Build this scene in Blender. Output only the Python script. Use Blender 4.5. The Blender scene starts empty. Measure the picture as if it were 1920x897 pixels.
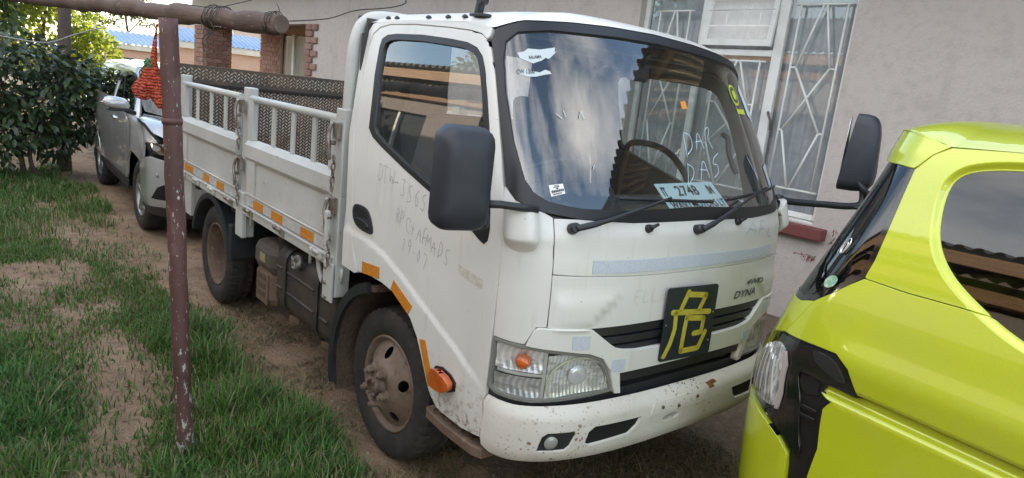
import bpy, bmesh, math, random
import numpy as np
from mathutils import Matrix, Vector
from mathutils.geometry import delaunay_2d_cdt

scene = bpy.context.scene
COL = scene.collection
R = math.radians
rng = np.random.default_rng(7)
random.seed(7)

# ---------------------------------------------------------------- camera
cam_data = bpy.data.cameras.new('camera')
cam_data.sensor_width = 36.0
cam_data.lens = 24.064
cam_data.clip_start = 0.05
cam_data.clip_end = 2000.0
cam = bpy.data.objects.new('camera', cam_data)
COL.objects.link(cam)
CAM_AXES = [(0.625103, -0.231048, 0.745562), (0.772438, 0.045824, -0.633435), (0.112189, 0.971863, 0.207115)]
cam.matrix_world = Matrix.Translation((2.6337, -2.3324, 1.7643)) @ Matrix(CAM_AXES).to_4x4()
scene.camera = cam

# ---------------------------------------------------------------- sky, sun, exposure
SUN_ELEV, SUN_AZ = R(11.0), R(126.0)          # azimuth counted from +x towards +y
world = bpy.data.worlds.new('World')
scene.world = world
world.use_nodes = True
wn, wl = world.node_tree.nodes, world.node_tree.links
wn.clear()
w_out = wn.new('ShaderNodeOutputWorld')
w_bg = wn.new('ShaderNodeBackground')
w_bg.inputs['Strength'].default_value = 0.15
w_sky = wn.new('ShaderNodeTexSky')
w_sky.sky_type = 'NISHITA'
w_sky.sun_disc = False
w_sky.sun_elevation = SUN_ELEV
w_sky.sun_rotation = R(90) - SUN_AZ
w_sky.altitude = 1400
w_sky.air_density = 1.0
w_sky.dust_density = 1.6
w_sky.ozone_density = 1.0
# broken cloud over the whole sky
w_tc = wn.new('ShaderNodeTexCoord')
w_map = wn.new('ShaderNodeMapping')
w_map.inputs['Scale'].default_value = (1.0, 1.0, 1.5)
w_map.inputs['Location'].default_value = (0.6, 4.2, 1.3)
w_noise = wn.new('ShaderNodeTexNoise')
w_noise.inputs['Scale'].default_value = 1.25
w_noise.inputs['Detail'].default_value = 7.0
w_noise.inputs['Roughness'].default_value = 0.58
w_ramp = wn.new('ShaderNodeValToRGB')
w_ramp.color_ramp.elements[0].position = 0.47
w_ramp.color_ramp.elements[1].position = 0.70
w_mix = wn.new('ShaderNodeMix')
w_mix.data_type = 'RGBA'
w_mix.inputs[7].default_value = (6.5, 6.25, 5.9, 1)
wl.new(w_tc.outputs['Generated'], w_map.inputs['Vector'])
wl.new(w_map.outputs['Vector'], w_noise.inputs['Vector'])
wl.new(w_noise.outputs['Fac'], w_ramp.inputs['Fac'])
wl.new(w_ramp.outputs['Color'], w_mix.inputs[0])
wl.new(w_sky.outputs['Color'], w_mix.inputs[6])
wl.new(w_mix.outputs[2], w_bg.inputs['Color'])
wl.new(w_bg.outputs['Background'], w_out.inputs['Surface'])

sun_data = bpy.data.lights.new('sun', 'SUN')
sun_data.energy = 3.0
sun_data.angle = R(0.5)
sun_data.color = (1.0, 0.88, 0.70)
sun = bpy.data.objects.new('sun', sun_data)
COL.objects.link(sun)
sun.rotation_euler = Vector((math.cos(SUN_ELEV)*math.cos(SUN_AZ), math.cos(SUN_ELEV)*math.sin(SUN_AZ), math.sin(SUN_ELEV))).to_track_quat('Z', 'Y').to_euler()
sun.location = (-12, 16, 9)

scene.view_settings.view_transform = 'Standard'
scene.view_settings.look = 'None'
scene.view_settings.exposure = 2.1
scene.view_settings.gamma = 1.0
scene.view_settings.use_curve_mapping = False
scene.cycles.use_denoising = True
scene.cycles.max_bounces = 10
scene.cycles.transparent_max_bounces = 24
scene.cycles.glossy_bounces = 5
scene.cycles.sample_clamp_indirect = 6.0
# ---------------------------------------------------------------- object helpers
def link(o, parent=None):
    COL.objects.link(o)
    if parent is not None:
        o.parent = parent
    return o

def tag(o, label=None, cat=None, group=None, kind=None):
    if label: o['label'] = label
    if cat: o['category'] = cat
    if group: o['group'] = group
    if kind: o['kind'] = kind
    return o

def thing(name, label, cat, loc=(0, 0, 0), rz=0.0, group=None):
    o = bpy.data.objects.new(name, None)
    o.empty_display_size = 0.2
    o.location = loc
    o.rotation_euler = (0, 0, rz)
    link(o)
    return tag(o, label, cat, group)

def group_part(name, parent, loc=(0, 0, 0), rot=(0, 0, 0)):
    o = bpy.data.objects.new(name, None)
    o.empty_display_size = 0.1
    o.location = loc
    o.rotation_euler = rot
    return link(o, parent)

def new_obj(name, me, mat=None, parent=None):
    if mat is not None and len(me.materials) == 0:
        me.materials.append(mat)
    return link(bpy.data.objects.new(name, me), parent)

def mesh_obj(name, verts, faces, mat=None, parent=None, smooth=False, normals=None):
    me = bpy.data.meshes.new(name)
    me.from_pydata([tuple(map(float, v)) for v in verts], [], faces)
    if smooth:
        me.polygons.foreach_set('use_smooth', [True]*len(me.polygons))
    me.update()
    if normals is not None:
        me.normals_split_custom_set_from_vertices([tuple(map(float, n)) for n in normals])
    return new_obj(name, me, mat, parent)

def copy_tree(o, parent=None):
    c = o.copy()
    COL.objects.link(c)
    c.parent = parent
    for ch in list(o.children):
        copy_tree(ch, c)
    return c

class Build:
    """Collects pieces of ONE part and links them as one mesh."""
    def __init__(self):
        self.v, self.f, self.sm = [], [], []
    def add(self, verts, faces, smooth=False):
        b = len(self.v)
        self.v.extend([tuple(map(float, p)) for p in verts])
        self.f.extend([tuple(b + i for i in f) for f in faces])
        self.sm.extend([smooth]*len(faces))
        return self
    def box(self, lo, hi, bevel=0.0):
        return self.obox(((lo[0]+hi[0])/2, (lo[1]+hi[1])/2, (lo[2]+hi[2])/2), [abs(h-l) for l, h in zip(lo, hi)], bevel)
    def obox(self, c, size, bevel=0.0, rot=None):
        """bevelled box as stacked rings; rot: 3x3 Matrix"""
        hx, hy, hz = (q/2 for q in size)
        b = min(bevel, hx*.98, hy*.98, hz*.98)
        if b <= 0:
            vs = [(x, y, z) for z in (-hz, hz) for x, y in ((-hx, -hy), (hx, -hy), (hx, hy), (-hx, hy))]
            fs = [(3, 2, 1, 0), (4, 5, 6, 7)] + [(i, (i+1) % 4, 4+(i+1) % 4, 4+i) for i in range(4)]
        else:
            vs, fs = [], []
            k = 0.3*b
            def ring(ix, z):
                x, y = hx-ix, hy-ix
                c_ = max(b-ix, 0.0)*.7 + 1e-5
                return [(-x+c_, -y, z), (x-c_, -y, z), (x, -y+c_, z), (x, y-c_, z), (x-c_, y, z), (-x+c_, y, z), (-x, y-c_, z), (-x, -y+c_, z)]
            rings = [ring(b, -hz), ring(k, -hz+k), ring(0, -hz+b), ring(0, hz-b), ring(k, hz-k), ring(b, hz)]
            for r_ in rings: vs += r_
            n = 8
            for j in range(len(rings)-1):
                for i in range(n):
                    fs.append((j*n+i, j*n+(i+1) % n, (j+1)*n+(i+1) % n, (j+1)*n+i))
            fs.append(tuple(range(n))[::-1])
            fs.append(tuple((len(rings)-1)*n+i for i in range(n)))
        m = rot if rot is not None else Matrix.Identity(3)
        vs = [tuple(m @ Vector(p) + Vector(c)) for p in vs]
        return self.add(vs, fs, False)
    def tube(self, pts, rad, seg=10, cap=True, closed=False):
        P = [Vector(p) for p in pts]
        n = len(P)
        rads = rad if hasattr(rad, '__len__') else [rad]*n
        tang = []
        for i in range(n):
            a = P[(i-1) % n] if (closed or i > 0) else P[i]
            b = P[(i+1) % n] if (closed or i < n-1) else P[i]
            d = (b-a)
            tang.append(d.normalized() if d.length > 1e-9 else Vector((0, 0, 1)))
        ref = Vector((0, 0, 1)) if abs(tang[0].z) < .9 else Vector((1, 0, 0))
        u = tang[0].cross(ref).normalized()
        vs, fs = [], []
        for i in range(n):
            u = (u - tang[i]*u.dot(tang[i])).normalized()
            w = tang[i].cross(u)
            for k in range(seg):
                a = 2*math.pi*k/seg
                vs.append(P[i] + (u*math.cos(a) + w*math.sin(a))*rads[i])
        m = n if closed else n-1
        for i in range(m):
            j = (i+1) % n
            for k in range(seg):
                fs.append((i*seg+k, i*seg+(k+1) % seg, j*seg+(k+1) % seg, j*seg+k))
        self.add(vs, fs, True)
        if cap and not closed:
            b = len(self.v) - n*seg
            self.f.append(tuple(b+k for k in range(seg))[::-1]); self.sm.append(False)
            self.f.append(tuple(b+(n-1)*seg+k for k in range(seg))); self.sm.append(False)
        return self
    def lathe(self, prof, seg=32, origin=(0, 0, 0), axis='y', sharp=()):
        """prof: list of (radius, along)"""
        vs, fs = [], []
        n = len(prof)
        for r_, a_ in prof:
            for k in range(seg):
                t = 2*math.pi*k/seg
                c, s = r_*math.cos(t), r_*math.sin(t)
                p = {'y': (c, a_, s), 'z': (c, s, a_), 'x': (a_, c, s)}[axis]
                vs.append((p[0]+origin[0], p[1]+origin[1], p[2]+origin[2]))
        for i in range(n-1):
            for k in range(seg):
                q = (i*seg+k, i*seg+(k+1) % seg, (i+1)*seg+(k+1) % seg, (i+1)*seg+k)
                fs.append(q)
        return self.add(vs, fs, True)
    def prism(self, poly, lo, hi, axis='y', bevel=0.0):
        """poly of 2D points extruded along an axis. axis y: (x,z); axis x: (y,z); axis z: (x,y)"""
        def P(p, h):
            return {'y': (p[0], h, p[1]), 'x': (h, p[0], p[1]), 'z': (p[0], p[1], h)}[axis]
        n = len(poly)
        levels = [(poly, lo), (poly, hi)]
        if bevel > 0:
            ins = inset(poly, bevel)
            levels = [(ins, lo), (poly, lo+math.copysign(bevel, hi-lo)), (poly, hi-math.copysign(bevel, hi-lo)), (ins, hi)]
        vs = [P(p, h) for pl, h in levels for p in pl]
        fs = []
        for l in range(len(levels)-1):
            for i in range(n):
                fs.append((l*n+i, l*n+(i+1) % n, (l+1)*n+(i+1) % n, (l+1)*n+i))
        fs.append(tuple(range(n))[::-1])
        fs.append(tuple((len(levels)-1)*n+i for i in range(n)))
        return self.add(vs, fs, False)
    def obj(self, name, mat=None, parent=None, fix=True, auto=None):
        me = bpy.data.meshes.new(name)
        me.from_pydata(self.v, [], self.f)
        me.polygons.foreach_set('use_smooth', self.sm)
        if fix:
            bm = bmesh.new()
            bm.from_mesh(me)
            bmesh.ops.recalc_face_normals(bm, faces=bm.faces[:])
            if auto is not None:
                for e in bm.edges:
                    if len(e.link_faces) == 2 and e.calc_face_angle(0) > auto:
                        e.smooth = False
                for f_ in bm.faces: f_.smooth = True
            bm.to_mesh(me)
            bm.free()
        me.update()
        return new_obj(name, me, mat, parent)

def area2(poly):
    return sum(poly[i][0]*poly[(i+1) % len(poly)][1] - poly[(i+1) % len(poly)][0]*poly[i][1] for i in range(len(poly)))

def inset(poly, d):
    n = len(poly)
    sgn = 1 if area2(poly) > 0 else -1
    out = []
    for i in range(n):
        a, b, c = Vector(poly[i-1]), Vector(poly[i]), Vector(poly[(i+1) % n])
        e1, e2 = (b-a), (c-b)
        e1 = e1.normalized() if e1.length > 1e-9 else Vector((1, 0))
        e2 = e2.normalized() if e2.length > 1e-9 else e1
        n1, n2 = Vector((-e1.y, e1.x))*sgn, Vector((-e2.y, e2.x))*sgn
        m = (n1+n2)
        m = m.normalized() if m.length > 1e-6 else n1
        k = d/max(m.dot(n1), .4)
        out.append((b.x+m.x*k, b.y+m.y*k))
    return out

def rounded(poly, it=2, closed=True):
    """Chaikin corner cutting; mildly rounds a drawn outline"""
    for _ in range(it):
        out = []
        n = len(poly)
        rngi = range(n) if closed else range(n-1)
        if not closed: out.append(poly[0])
        for i in rngi:
            a, b = poly[i], poly[(i+1) % n]
            out.append(tuple(a[k]*.75+b[k]*.25 for k in range(len(a))))
            out.append(tuple(a[k]*.25+b[k]*.75 for k in range(len(a))))
        if not closed: out.append(poly[-1])
        poly = out
    return poly

def dense(poly, step, closed=True):
    out = []
    n = len(poly)
    for i in range(n if closed else n-1):
        a, b = np.array(poly[i], float), np.array(poly[(i+1) % n], float)
        k = max(1, int(np.ceil(np.linalg.norm(b-a)/step)))
        out += [tuple(a+(b-a)*t/k) for t in range(k)]
    if not closed: out.append(tuple(poly[-1]))
    return out

def spline(pts, n=8, closed=False):
    """Catmull-Rom through points of any dimension"""
    P = [np.array(p, float) for p in pts]
    m = len(P)
    out = []
    for i in range(m if closed else m-1):
        if closed:
            p0, p1, p2, p3 = P[(i-1) % m], P[i], P[(i+1) % m], P[(i+2) % m]
        else:
            p0, p1, p2, p3 = P[max(i-1, 0)], P[i], P[i+1], P[min(i+2, m-1)]
        for k in range(n):
            t = k/n
            out.append(tuple(.5*((2*p1)+(-p0+p2)*t+(2*p0-5*p1+4*p2-p3)*t*t+(-p0+3*p1-3*p2+p3)*t**3)))
    if not closed: out.append(tuple(P[-1]))
    return out

def inside(poly, x, y):
    poly = np.asarray(poly, float)
    x, y = np.asarray(x, float), np.asarray(y, float)
    c = np.zeros(x.shape, bool)
    j = len(poly)-1
    for i in range(len(poly)):
        xi, yi, xj, yj = poly[i][0], poly[i][1], poly[j][0], poly[j][1]
        if yi != yj:
            c ^= ((yi > y) != (yj > y)) & (x < (xj-xi)*(y-yi)/(yj-yi)+xi)
        j = i
    return c

def edge_dist(poly, x, y):
    d = np.full(x.shape, 1e9)
    n = len(poly)
    for i in range(n):
        ax, ay = poly[i]; bx, by = poly[(i+1) % n]
        dx, dy = bx-ax, by-ay
        L = dx*dx+dy*dy
        t = np.clip(((x-ax)*dx+(y-ay)*dy)/max(L, 1e-12), 0, 1)
        d = np.minimum(d, np.hypot(x-ax-t*dx, y-ay-t*dy))
    return d

def fill2d(poly, holes=(), step=.03, extra=None):
    loops = [dense(poly, step)] + [dense(h, step) for h in holes]
    pts, edges, loop_idx = [], [], []
    for lp in loops:
        b = len(pts)
        pts += lp
        edges += [(b+i, b+(i+1) % len(lp)) for i in range(len(lp))]
    P = np.array(pts)
    lo, hi = P.min(0), P.max(0)
    gx, gy = np.meshgrid(np.arange(lo[0]+step/2, hi[0], step), np.arange(lo[1]+step/2, hi[1], step))
    gx, gy = gx.ravel(), gy.ravel()
    ok = inside(loops[0], gx, gy)
    for h in loops[1:]: ok &= ~inside(h, gx, gy)
    gx, gy = gx[ok], gy[ok]
    if len(gx):
        d = np.full(gx.shape, 1e9)
        for lp in loops: d = np.minimum(d, edge_dist(lp, gx, gy))
        k = d > step*.45
        gx, gy = gx[k], gy[k]
        if extra is not None and len(extra):
            E_ = np.array(extra)
            near_ = np.full(gx.shape, 1e9)
            for a_ in range(0, len(E_), 400):
                near_ = np.minimum(near_, np.sqrt((gx[:, None]-E_[None, a_:a_+400, 0])**2+(gy[:, None]-E_[None, a_:a_+400, 1])**2).min(1))
            far_ = near_ > step*.6
            gx, gy = gx[far_], gy[far_]
            ok_ = inside(loops[0], E_[:, 0], E_[:, 1])
            E_ = E_[ok_]
            if len(E_):
                de = np.full(len(E_), 1e9)
                for lp in loops: de = np.minimum(de, edge_dist(lp, E_[:, 0], E_[:, 1]))
                pts += [tuple(q) for q in E_[de > .0025]]
        pts += list(zip(gx, gy))
    vco, ed, fa, *_ = delaunay_2d_cdt([Vector((float(a), float(b))) for a, b in pts], edges, [], 0, 1e-6)
    vco = np.array([(v.x, v.y) for v in vco])
    F = np.array([f for f in fa if len(f) == 3])
    c = vco[F].mean(1)
    ok = inside(loops[0], c[:, 0], c[:, 1])
    for h in loops[1:]: ok &= ~inside(h, c[:, 0], c[:, 1])
    return vco, F[ok]

def panel(skin, poly, name, mat, parent=None, holes=(), off=0.0, depth=.012, step=.035, edge=.004, extra=None):
    """A sheet of the skin cut to an outline in (s, z), with turned-in edges."""
    uv, F = fill2d(poly, holes, step, extra)
    s, z = uv[:, 0], uv[:, 1]
    P = skin.pts(s, z, off)
    N = skin.normals(s, z, off)
    # orient
    a, b, c = P[F[:, 0]], P[F[:, 1]], P[F[:, 2]]
    flip = (np.cross(b-a, c-a)*N[F[:, 0]]).sum(1) < 0
    F[flip] = F[flip][:, ::-1]
    verts, norms = list(P), list(N)
    faces = [tuple(int(i) for i in f) for f in F]
    if depth > 0:
        cnt = {}
        for f in faces:
            for i in range(3):
                e = (f[i], f[(i+1) % 3])
                cnt[e] = cnt.get(e, 0)+1
        bound = [e for e in cnt if (e[1], e[0]) not in cnt]
        ids = sorted({i for e in bound for i in e})
        out_dir = {i: np.zeros(3) for i in ids}
        for a_, b_ in bound:
            t = P[b_]-P[a_]
            o = np.cross(t, N[a_]+N[b_])
            o /= max(np.linalg.norm(o), 1e-12)
            out_dir[a_] += o; out_dir[b_] += o
        m1, m2 = {}, {}
        for i in ids:
            o = out_dir[i]/max(np.linalg.norm(out_dir[i]), 1e-12)
            m1[i] = len(verts); verts.append(P[i]+o*edge*.5-N[i]*edge*.55); norms.append((o+N[i]*.4)/np.linalg.norm(o+N[i]*.4))
            m2[i] = len(verts); verts.append(P[i]+o*edge*.5-N[i]*depth); norms.append(o)
        for a_, b_ in bound:
            faces.append((b_, a_, m1[a_], m1[b_]))
            faces.append((m1[b_], m1[a_], m2[a_], m2[b_]))
    return mesh_obj(name, verts, faces, mat, parent, smooth=True, normals=norms)

def skin_line(skin, pts, off=0.0, step=.02, closed=False):
    q = np.array(dense(pts, step, closed))
    return skin.pts(q[:, 0], q[:, 1], off)

def ribbon(skin, pts, width, name, mat, parent=None, off=.002, height=.001):
    """flat stroke (paint, marker) on a skin"""
    b = Build()
    add_stroke(b, skin, pts, width, off)
    return b.obj(name, mat, parent, fix=False)

def add_stroke(b, skin, pts, width, off, step=.012):
    q = np.array(dense(pts, step, False))
    if len(q) < 2: return
    t = np.gradient(q, axis=0)
    t /= np.maximum(np.linalg.norm(t, axis=1, keepdims=True), 1e-9)
    n = np.stack([-t[:, 1], t[:, 0]], 1)*width/2
    l, r_ = q+n, q-n
    ext = t[[0, -1]]*width*.35
    l[0] -= ext[0]; r_[0] -= ext[0]; l[-1] += ext[1]; r_[-1] += ext[1]
    A, B_ = skin.pts(l[:, 0], l[:, 1], off), skin.pts(r_[:, 0], r_[:, 1], off)
    k = len(q)
    b.add(list(A)+list(B_), [(i, i+1, k+i+1, k+i) for i in range(k-1)], True)

def text_mesh(body, size=1.0, shear=0.0, bold=0.0, extrude=0.0, align='LEFT'):
    """returns 2D/3D mesh data of a text built from Blender's own font"""
    cu = bpy.data.curves.new('lettering', 'FONT')
    cu.body = body
    cu.size = size
    cu.shear = shear
    cu.offset = bold
    cu.extrude = extrude
    cu.align_x = align
    cu.resolution_u = 3
    o = bpy.data.objects.new('lettering', cu)
    COL.objects.link(o)
    dg = bpy.context.evaluated_depsgraph_get()
    me = bpy.data.meshes.new_from_object(o.evaluated_get(dg))
    bpy.data.objects.remove(o)
    bpy.data.curves.remove(cu)
    return me

def text_on(name, body, mat, parent, fn, size=1.0, shear=0.0, bold=0.0):
    """text laid out in the plane, then every vertex sent through fn(u, v) -> point"""
    me = text_mesh(body, size, shear, bold)
    for v in me.vertices:
        v.co = Vector([float(c) for c in fn(v.co.x, v.co.y)])
    me.name = name
    me.update()
    return new_obj(name, me, mat, parent)

# ---------------------------------------------------------------- materials
MATS = {}
def nodes_of(m):
    return m.node_tree.nodes, m.node_tree.links

def ramp(n, l, src, a, b, ca=(0, 0, 0, 1), cb=(1, 1, 1, 1)):
    r_ = n.new('ShaderNodeValToRGB')
    r_.color_ramp.elements[0].position = a
    r_.color_ramp.elements[1].position = b
    r_.color_ramp.elements[0].color = ca
    r_.color_ramp.elements[1].color = cb
    l.new(src, r_.inputs['Fac'])
    return r_.outputs['Color']

def noise(n, l, co, scale, detail=4.0, rough=.55, dist=0.0):
    t = n.new('ShaderNodeTexNoise')
    t.inputs['Scale'].default_value = scale
    t.inputs['Detail'].default_value = detail
    t.inputs['Roughness'].default_value = rough
    t.inputs['Distortion'].default_value = dist
    if co is not None: l.new(co, t.inputs['Vector'])
    return t.outputs['Fac']

def mixc(n, l, fac, a, b, mode='MIX'):
    m = n.new('ShaderNodeMix')
    m.data_type = 'RGBA'
    m.blend_type = mode
    for sock, v in ((0, fac), (6, a), (7, b)):
        if isinstance(v, (int, float)):
            m.inputs[sock].default_value = v
        elif isinstance(v, tuple):
            m.inputs[sock].default_value = v if len(v) == 4 else v+(1,)
        else:
            l.new(v, m.inputs[sock])
    return m.outputs[2]

def math_node(n, l, op, a, b=None):
    m = n.new('ShaderNodeMath')
    m.operation = op
    for i, v in enumerate((a, b)):
        if v is None: continue
        if isinstance(v, (int, float)): m.inputs[i].default_value = v
        else: l.new(v, m.inputs[i])
    return m.outputs[0]

def coords(n, l, kind='Object', scale=None):
    tc = n.new('ShaderNodeTexCoord')
    if scale is None: return tc.outputs[kind]
    mp = n.new('ShaderNodeMapping')
    mp.inputs['Scale'].default_value = scale
    l.new(tc.outputs[kind], mp.inputs['Vector'])
    return mp.outputs['Vector']

def M(name, color, rough=.5, metal=0.0, var=None, spots=None, bump=None, coat=0.0, spec=.5, stretch=None, trans=0.0, rough_var=None, sheen=0.0):
    """var=(scale, colour2, lo, hi); spots=list of (scale, colour, lo, hi, detail); bump=(scale, strength, distance)"""
    if name in MATS: return MATS[name]
    m = bpy.data.materials.new(name)
    m.use_nodes = True
    n, l = nodes_of(m)
    p = n['Principled BSDF']
    p.inputs['Roughness'].default_value = rough
    p.inputs['Metallic'].default_value = metal
    p.inputs['Specular IOR Level'].default_value = spec
    p.inputs['Coat Weight'].default_value = coat
    p.inputs['Coat Roughness'].default_value = .06
    p.inputs['Transmission Weight'].default_value = trans
    p.inputs['Sheen Weight'].default_value = sheen
    c4 = tuple(color)+(1,)
    p.inputs['Base Color'].default_value = c4
    co = coords(n, l, 'Object', stretch) if (var or spots or bump or rough_var) else None
    col = c4
    if var:
        f = ramp(n, l, noise(n, l, co, var[0], 6), var[2], var[3])
        col = mixc(n, l, f, col, tuple(var[1]))
    for sp in spots or ():
        f = ramp(n, l, noise(n, l, co, sp[0], sp[4] if len(sp) > 4 else 3, .6), sp[2], sp[3])
        col = mixc(n, l, f, col, tuple(sp[1]))
    if not isinstance(col, tuple): l.new(col, p.inputs['Base Color'])
    if rough_var:
        f = ramp(n, l, noise(n, l, co, rough_var[0], 4), .35, .65, (rough_var[1],)*3+(1,), (rough_var[2],)*3+(1,))
        l.new(f, p.inputs['Roughness'])
    if bump:
        b = n.new('ShaderNodeBump')
        b.inputs['Strength'].default_value = bump[1]
        b.inputs['Distance'].default_value = bump[2]
        l.new(noise(n, l, co, bump[0], 5, .6), b.inputs['Height'])
        l.new(b.outputs['Normal'], p.inputs['Normal'])
    MATS[name] = m
    return m

def sheet_fresnel(n, l, ior):
    """Fresnel that treats both faces of a thin sheet alike"""
    fr = n.new('ShaderNodeFresnel')
    g = n.new('ShaderNodeNewGeometry')
    mr_ = n.new('ShaderNodeMapRange')
    mr_.inputs['To Min'].default_value = ior
    mr_.inputs['To Max'].default_value = 1.0/ior
    l.new(g.outputs['Backfacing'], mr_.inputs['Value'])
    l.new(mr_.outputs['Result'], fr.inputs['IOR'])
    return fr

def glass(name, tint=(.8, .85, .84), ior=1.75, dirt=0.0, dirt_col=(.45, .44, .40), gloss=(1, 1, 1)):
    """a single sheet of glass: clear, mirrored by Fresnel, a little dusty"""
    if name in MATS: return MATS[name]
    m = bpy.data.materials.new(name)
    m.use_nodes = True
    n, l = nodes_of(m)
    n.remove(n['Principled BSDF'])
    out = n['Material Output']
    tr = n.new('ShaderNodeBsdfTransparent'); tr.inputs['Color'].default_value = tuple(tint)+(1,)
    gl = n.new('ShaderNodeBsdfGlossy'); gl.inputs['Roughness'].default_value = .01; gl.inputs['Color'].default_value = tuple(gloss)+(1,)
    fr = sheet_fresnel(n, l, ior)
    mx = n.new('ShaderNodeMixShader')
    l.new(fr.outputs[0], mx.inputs[0]); l.new(tr.outputs[0], mx.inputs[1]); l.new(gl.outputs[0], mx.inputs[2])
    last = mx.outputs[0]
    if dirt > 0:
        df = n.new('ShaderNodeBsdfDiffuse'); df.inputs['Color'].default_value = tuple(dirt_col)+(1,)
        m2 = n.new('ShaderNodeMixShader')
        co = coords(n, l, 'Object')
        f = ramp(n, l, noise(n, l, co, 5.0, 6), .35, .8, (dirt*.4,)*3+(1,), (dirt,)*3+(1,))
        l.new(f, m2.inputs[0]); l.new(last, m2.inputs[1]); l.new(df.outputs[0], m2.inputs[2])
        last = m2.outputs[0]
    l.new(last, out.inputs['Surface'])
    MATS[name] = m
    return m
# ---------------------------------------------------------------- body surfaces
R = math.radians
# Each vehicle skin is a smooth surface S(s, z): z is height, s is the distance measured round the
# horizontal outline (0 at the middle of the end face, negative towards -y, positive towards +y).
def smooth_table(rows):
    rows = np.array(rows, float)
    zt = rows[:, 0]
    slopes = np.gradient(rows[:, 1:], zt, axis=0)
    def f(z):
        z = np.clip(np.asarray(z, float), zt[0], zt[-1])
        i = np.clip(np.searchsorted(zt, z) - 1, 0, len(zt) - 2)
        h = zt[i + 1] - zt[i]
        t = ((z - zt[i]) / h)[..., None]
        h = h[..., None]
        a, b = rows[i, 1:], rows[i + 1, 1:]
        ma, mb = slopes[i] * h, slopes[i + 1] * h
        return (2*t**3 - 3*t**2 + 1)*a + (t**3 - 2*t**2 + t)*ma + (-2*t**3 + 3*t**2)*b + (t**3 - t**2)*mb
    return f

class Skin:
    """rows: (z, end x, half width, corner depth). sign=+1 when the end face looks along +x."""
    def __init__(self, rows, power, z0, sign=1.0, bump=None, place=None):
        self.tab = smooth_table(rows)
        self.sign = sign
        self.bump = bump
        self.place = place
        f, w, d = self.tab(z0)
        phi = np.linspace(0, math.pi/2, 800)
        e = np.cos(phi)**(2/power)
        x = np.sin(phi)**(2/power)          # e: 1 at side -> 0 at middle
        seg = np.hypot(np.diff(e*w), np.diff(x*d))
        arc = np.concatenate([[0], np.cumsum(seg)])
        self.s0 = arc[-1]
        self.arc = self.s0 - arc            # distance from the middle
        self.e, self.x = e, x
    def raw(self, s, z):
        s, z = np.broadcast_arrays(np.asarray(s, float), np.asarray(z, float))
        t = self.tab(z)
        f, w, d = t[..., 0], t[..., 1], t[..., 2]
        a = np.abs(s)
        e = np.interp(a, self.arc[::-1], self.e[::-1])
        x = np.interp(a, self.arc[::-1], self.x[::-1])
        over = np.maximum(a - self.s0, 0.0)
        px = (f - d) + d*x - over
        py = np.sign(s)*w*e
        return np.stack([px*self.sign, py, z], -1)
    def normal0(self, s, z):
        h = 2e-3
        du = self.raw(np.asarray(s) + h, z) - self.raw(np.asarray(s) - h, z)
        dv = self.raw(s, np.asarray(z) + h) - self.raw(s, np.asarray(z) - h)
        n = np.cross(du, dv)*self.sign
        return n/np.maximum(np.linalg.norm(n, axis=-1, keepdims=True), 1e-9)
    def pts(self, s, z, off=0.0):
        p = self.raw(s, z)
        n = self.normal0(s, z)
        o = np.asarray(off(np.asarray(s, float), np.asarray(z, float)) if callable(off) else off, float)
        if self.bump is not None:
            o = o + self.bump(np.asarray(s, float), np.asarray(z, float))
        p = p + n*np.asarray(o)[..., None]
        if self.place is not None:
            p = self.place(p)
        return p
    def normals(self, s, z, off=0.0):
        h = 1.5e-3
        du = self.pts(np.asarray(s) + h, z, off) - self.pts(np.asarray(s) - h, z, off)
        dv = self.pts(s, np.asarray(z) + h, off) - self.pts(s, np.asarray(z) - h, off)
        n = np.cross(du, dv)*self.sign
        return n/np.maximum(np.linalg.norm(n, axis=-1, keepdims=True), 1e-9)

def sstep(a, b, t):
    t = np.clip((t - a)/(b - a), 0, 1)
    return t*t*(3 - 2*t)

CAB_ROWS = [(.40, 1.07, .848, .31), (.60, 1.083, .855, .31), (.75, 1.088, .857, .31), (.95, 1.085, .8575, .31),
            (1.12, 1.078, .8575, .305), (1.26, 1.064, .857, .30), (1.36, 1.040, .854, .295), (1.50, .978, .839, .28),
            (1.75, .848, .806, .255), (1.95, .735, .774, .245), (2.06, .665, .757, .24), (2.12, .62, .747, .235)]
CREASE = np.array([(.90, .700), (.959, .720), (1.16, .812), (1.41, .907), (1.58, .975), (1.74, 1.026), (1.90, 1.052), (2.115, 1.064), (2.4, 1.066)])
def cab_bump(s, z):
    a = np.abs(s)
    zc = np.interp(a, CREASE[:, 0], CREASE[:, 1])
    flare = .0085*sstep(0, .034, zc-z)*sstep(.92, 1.10, a)*sstep(.45, .6, z)
    # folds at the lower corners of the front lid
    d = (a-.575)*.68 + (z-.975)*.735
    fold = .010*sstep(-.012, .022, d)*sstep(.74, .70, a)*sstep(.955, .98, z)*sstep(1.12, 1.05, z)
    # soft lip under the windscreen
    lip = .006*np.exp(-((z-1.30)/.03)**2)*sstep(.92, .7, a)
    return flare + fold + lip
CAB = Skin(CAB_ROWS, 2.9, 1.0, bump=cab_bump)

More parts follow.
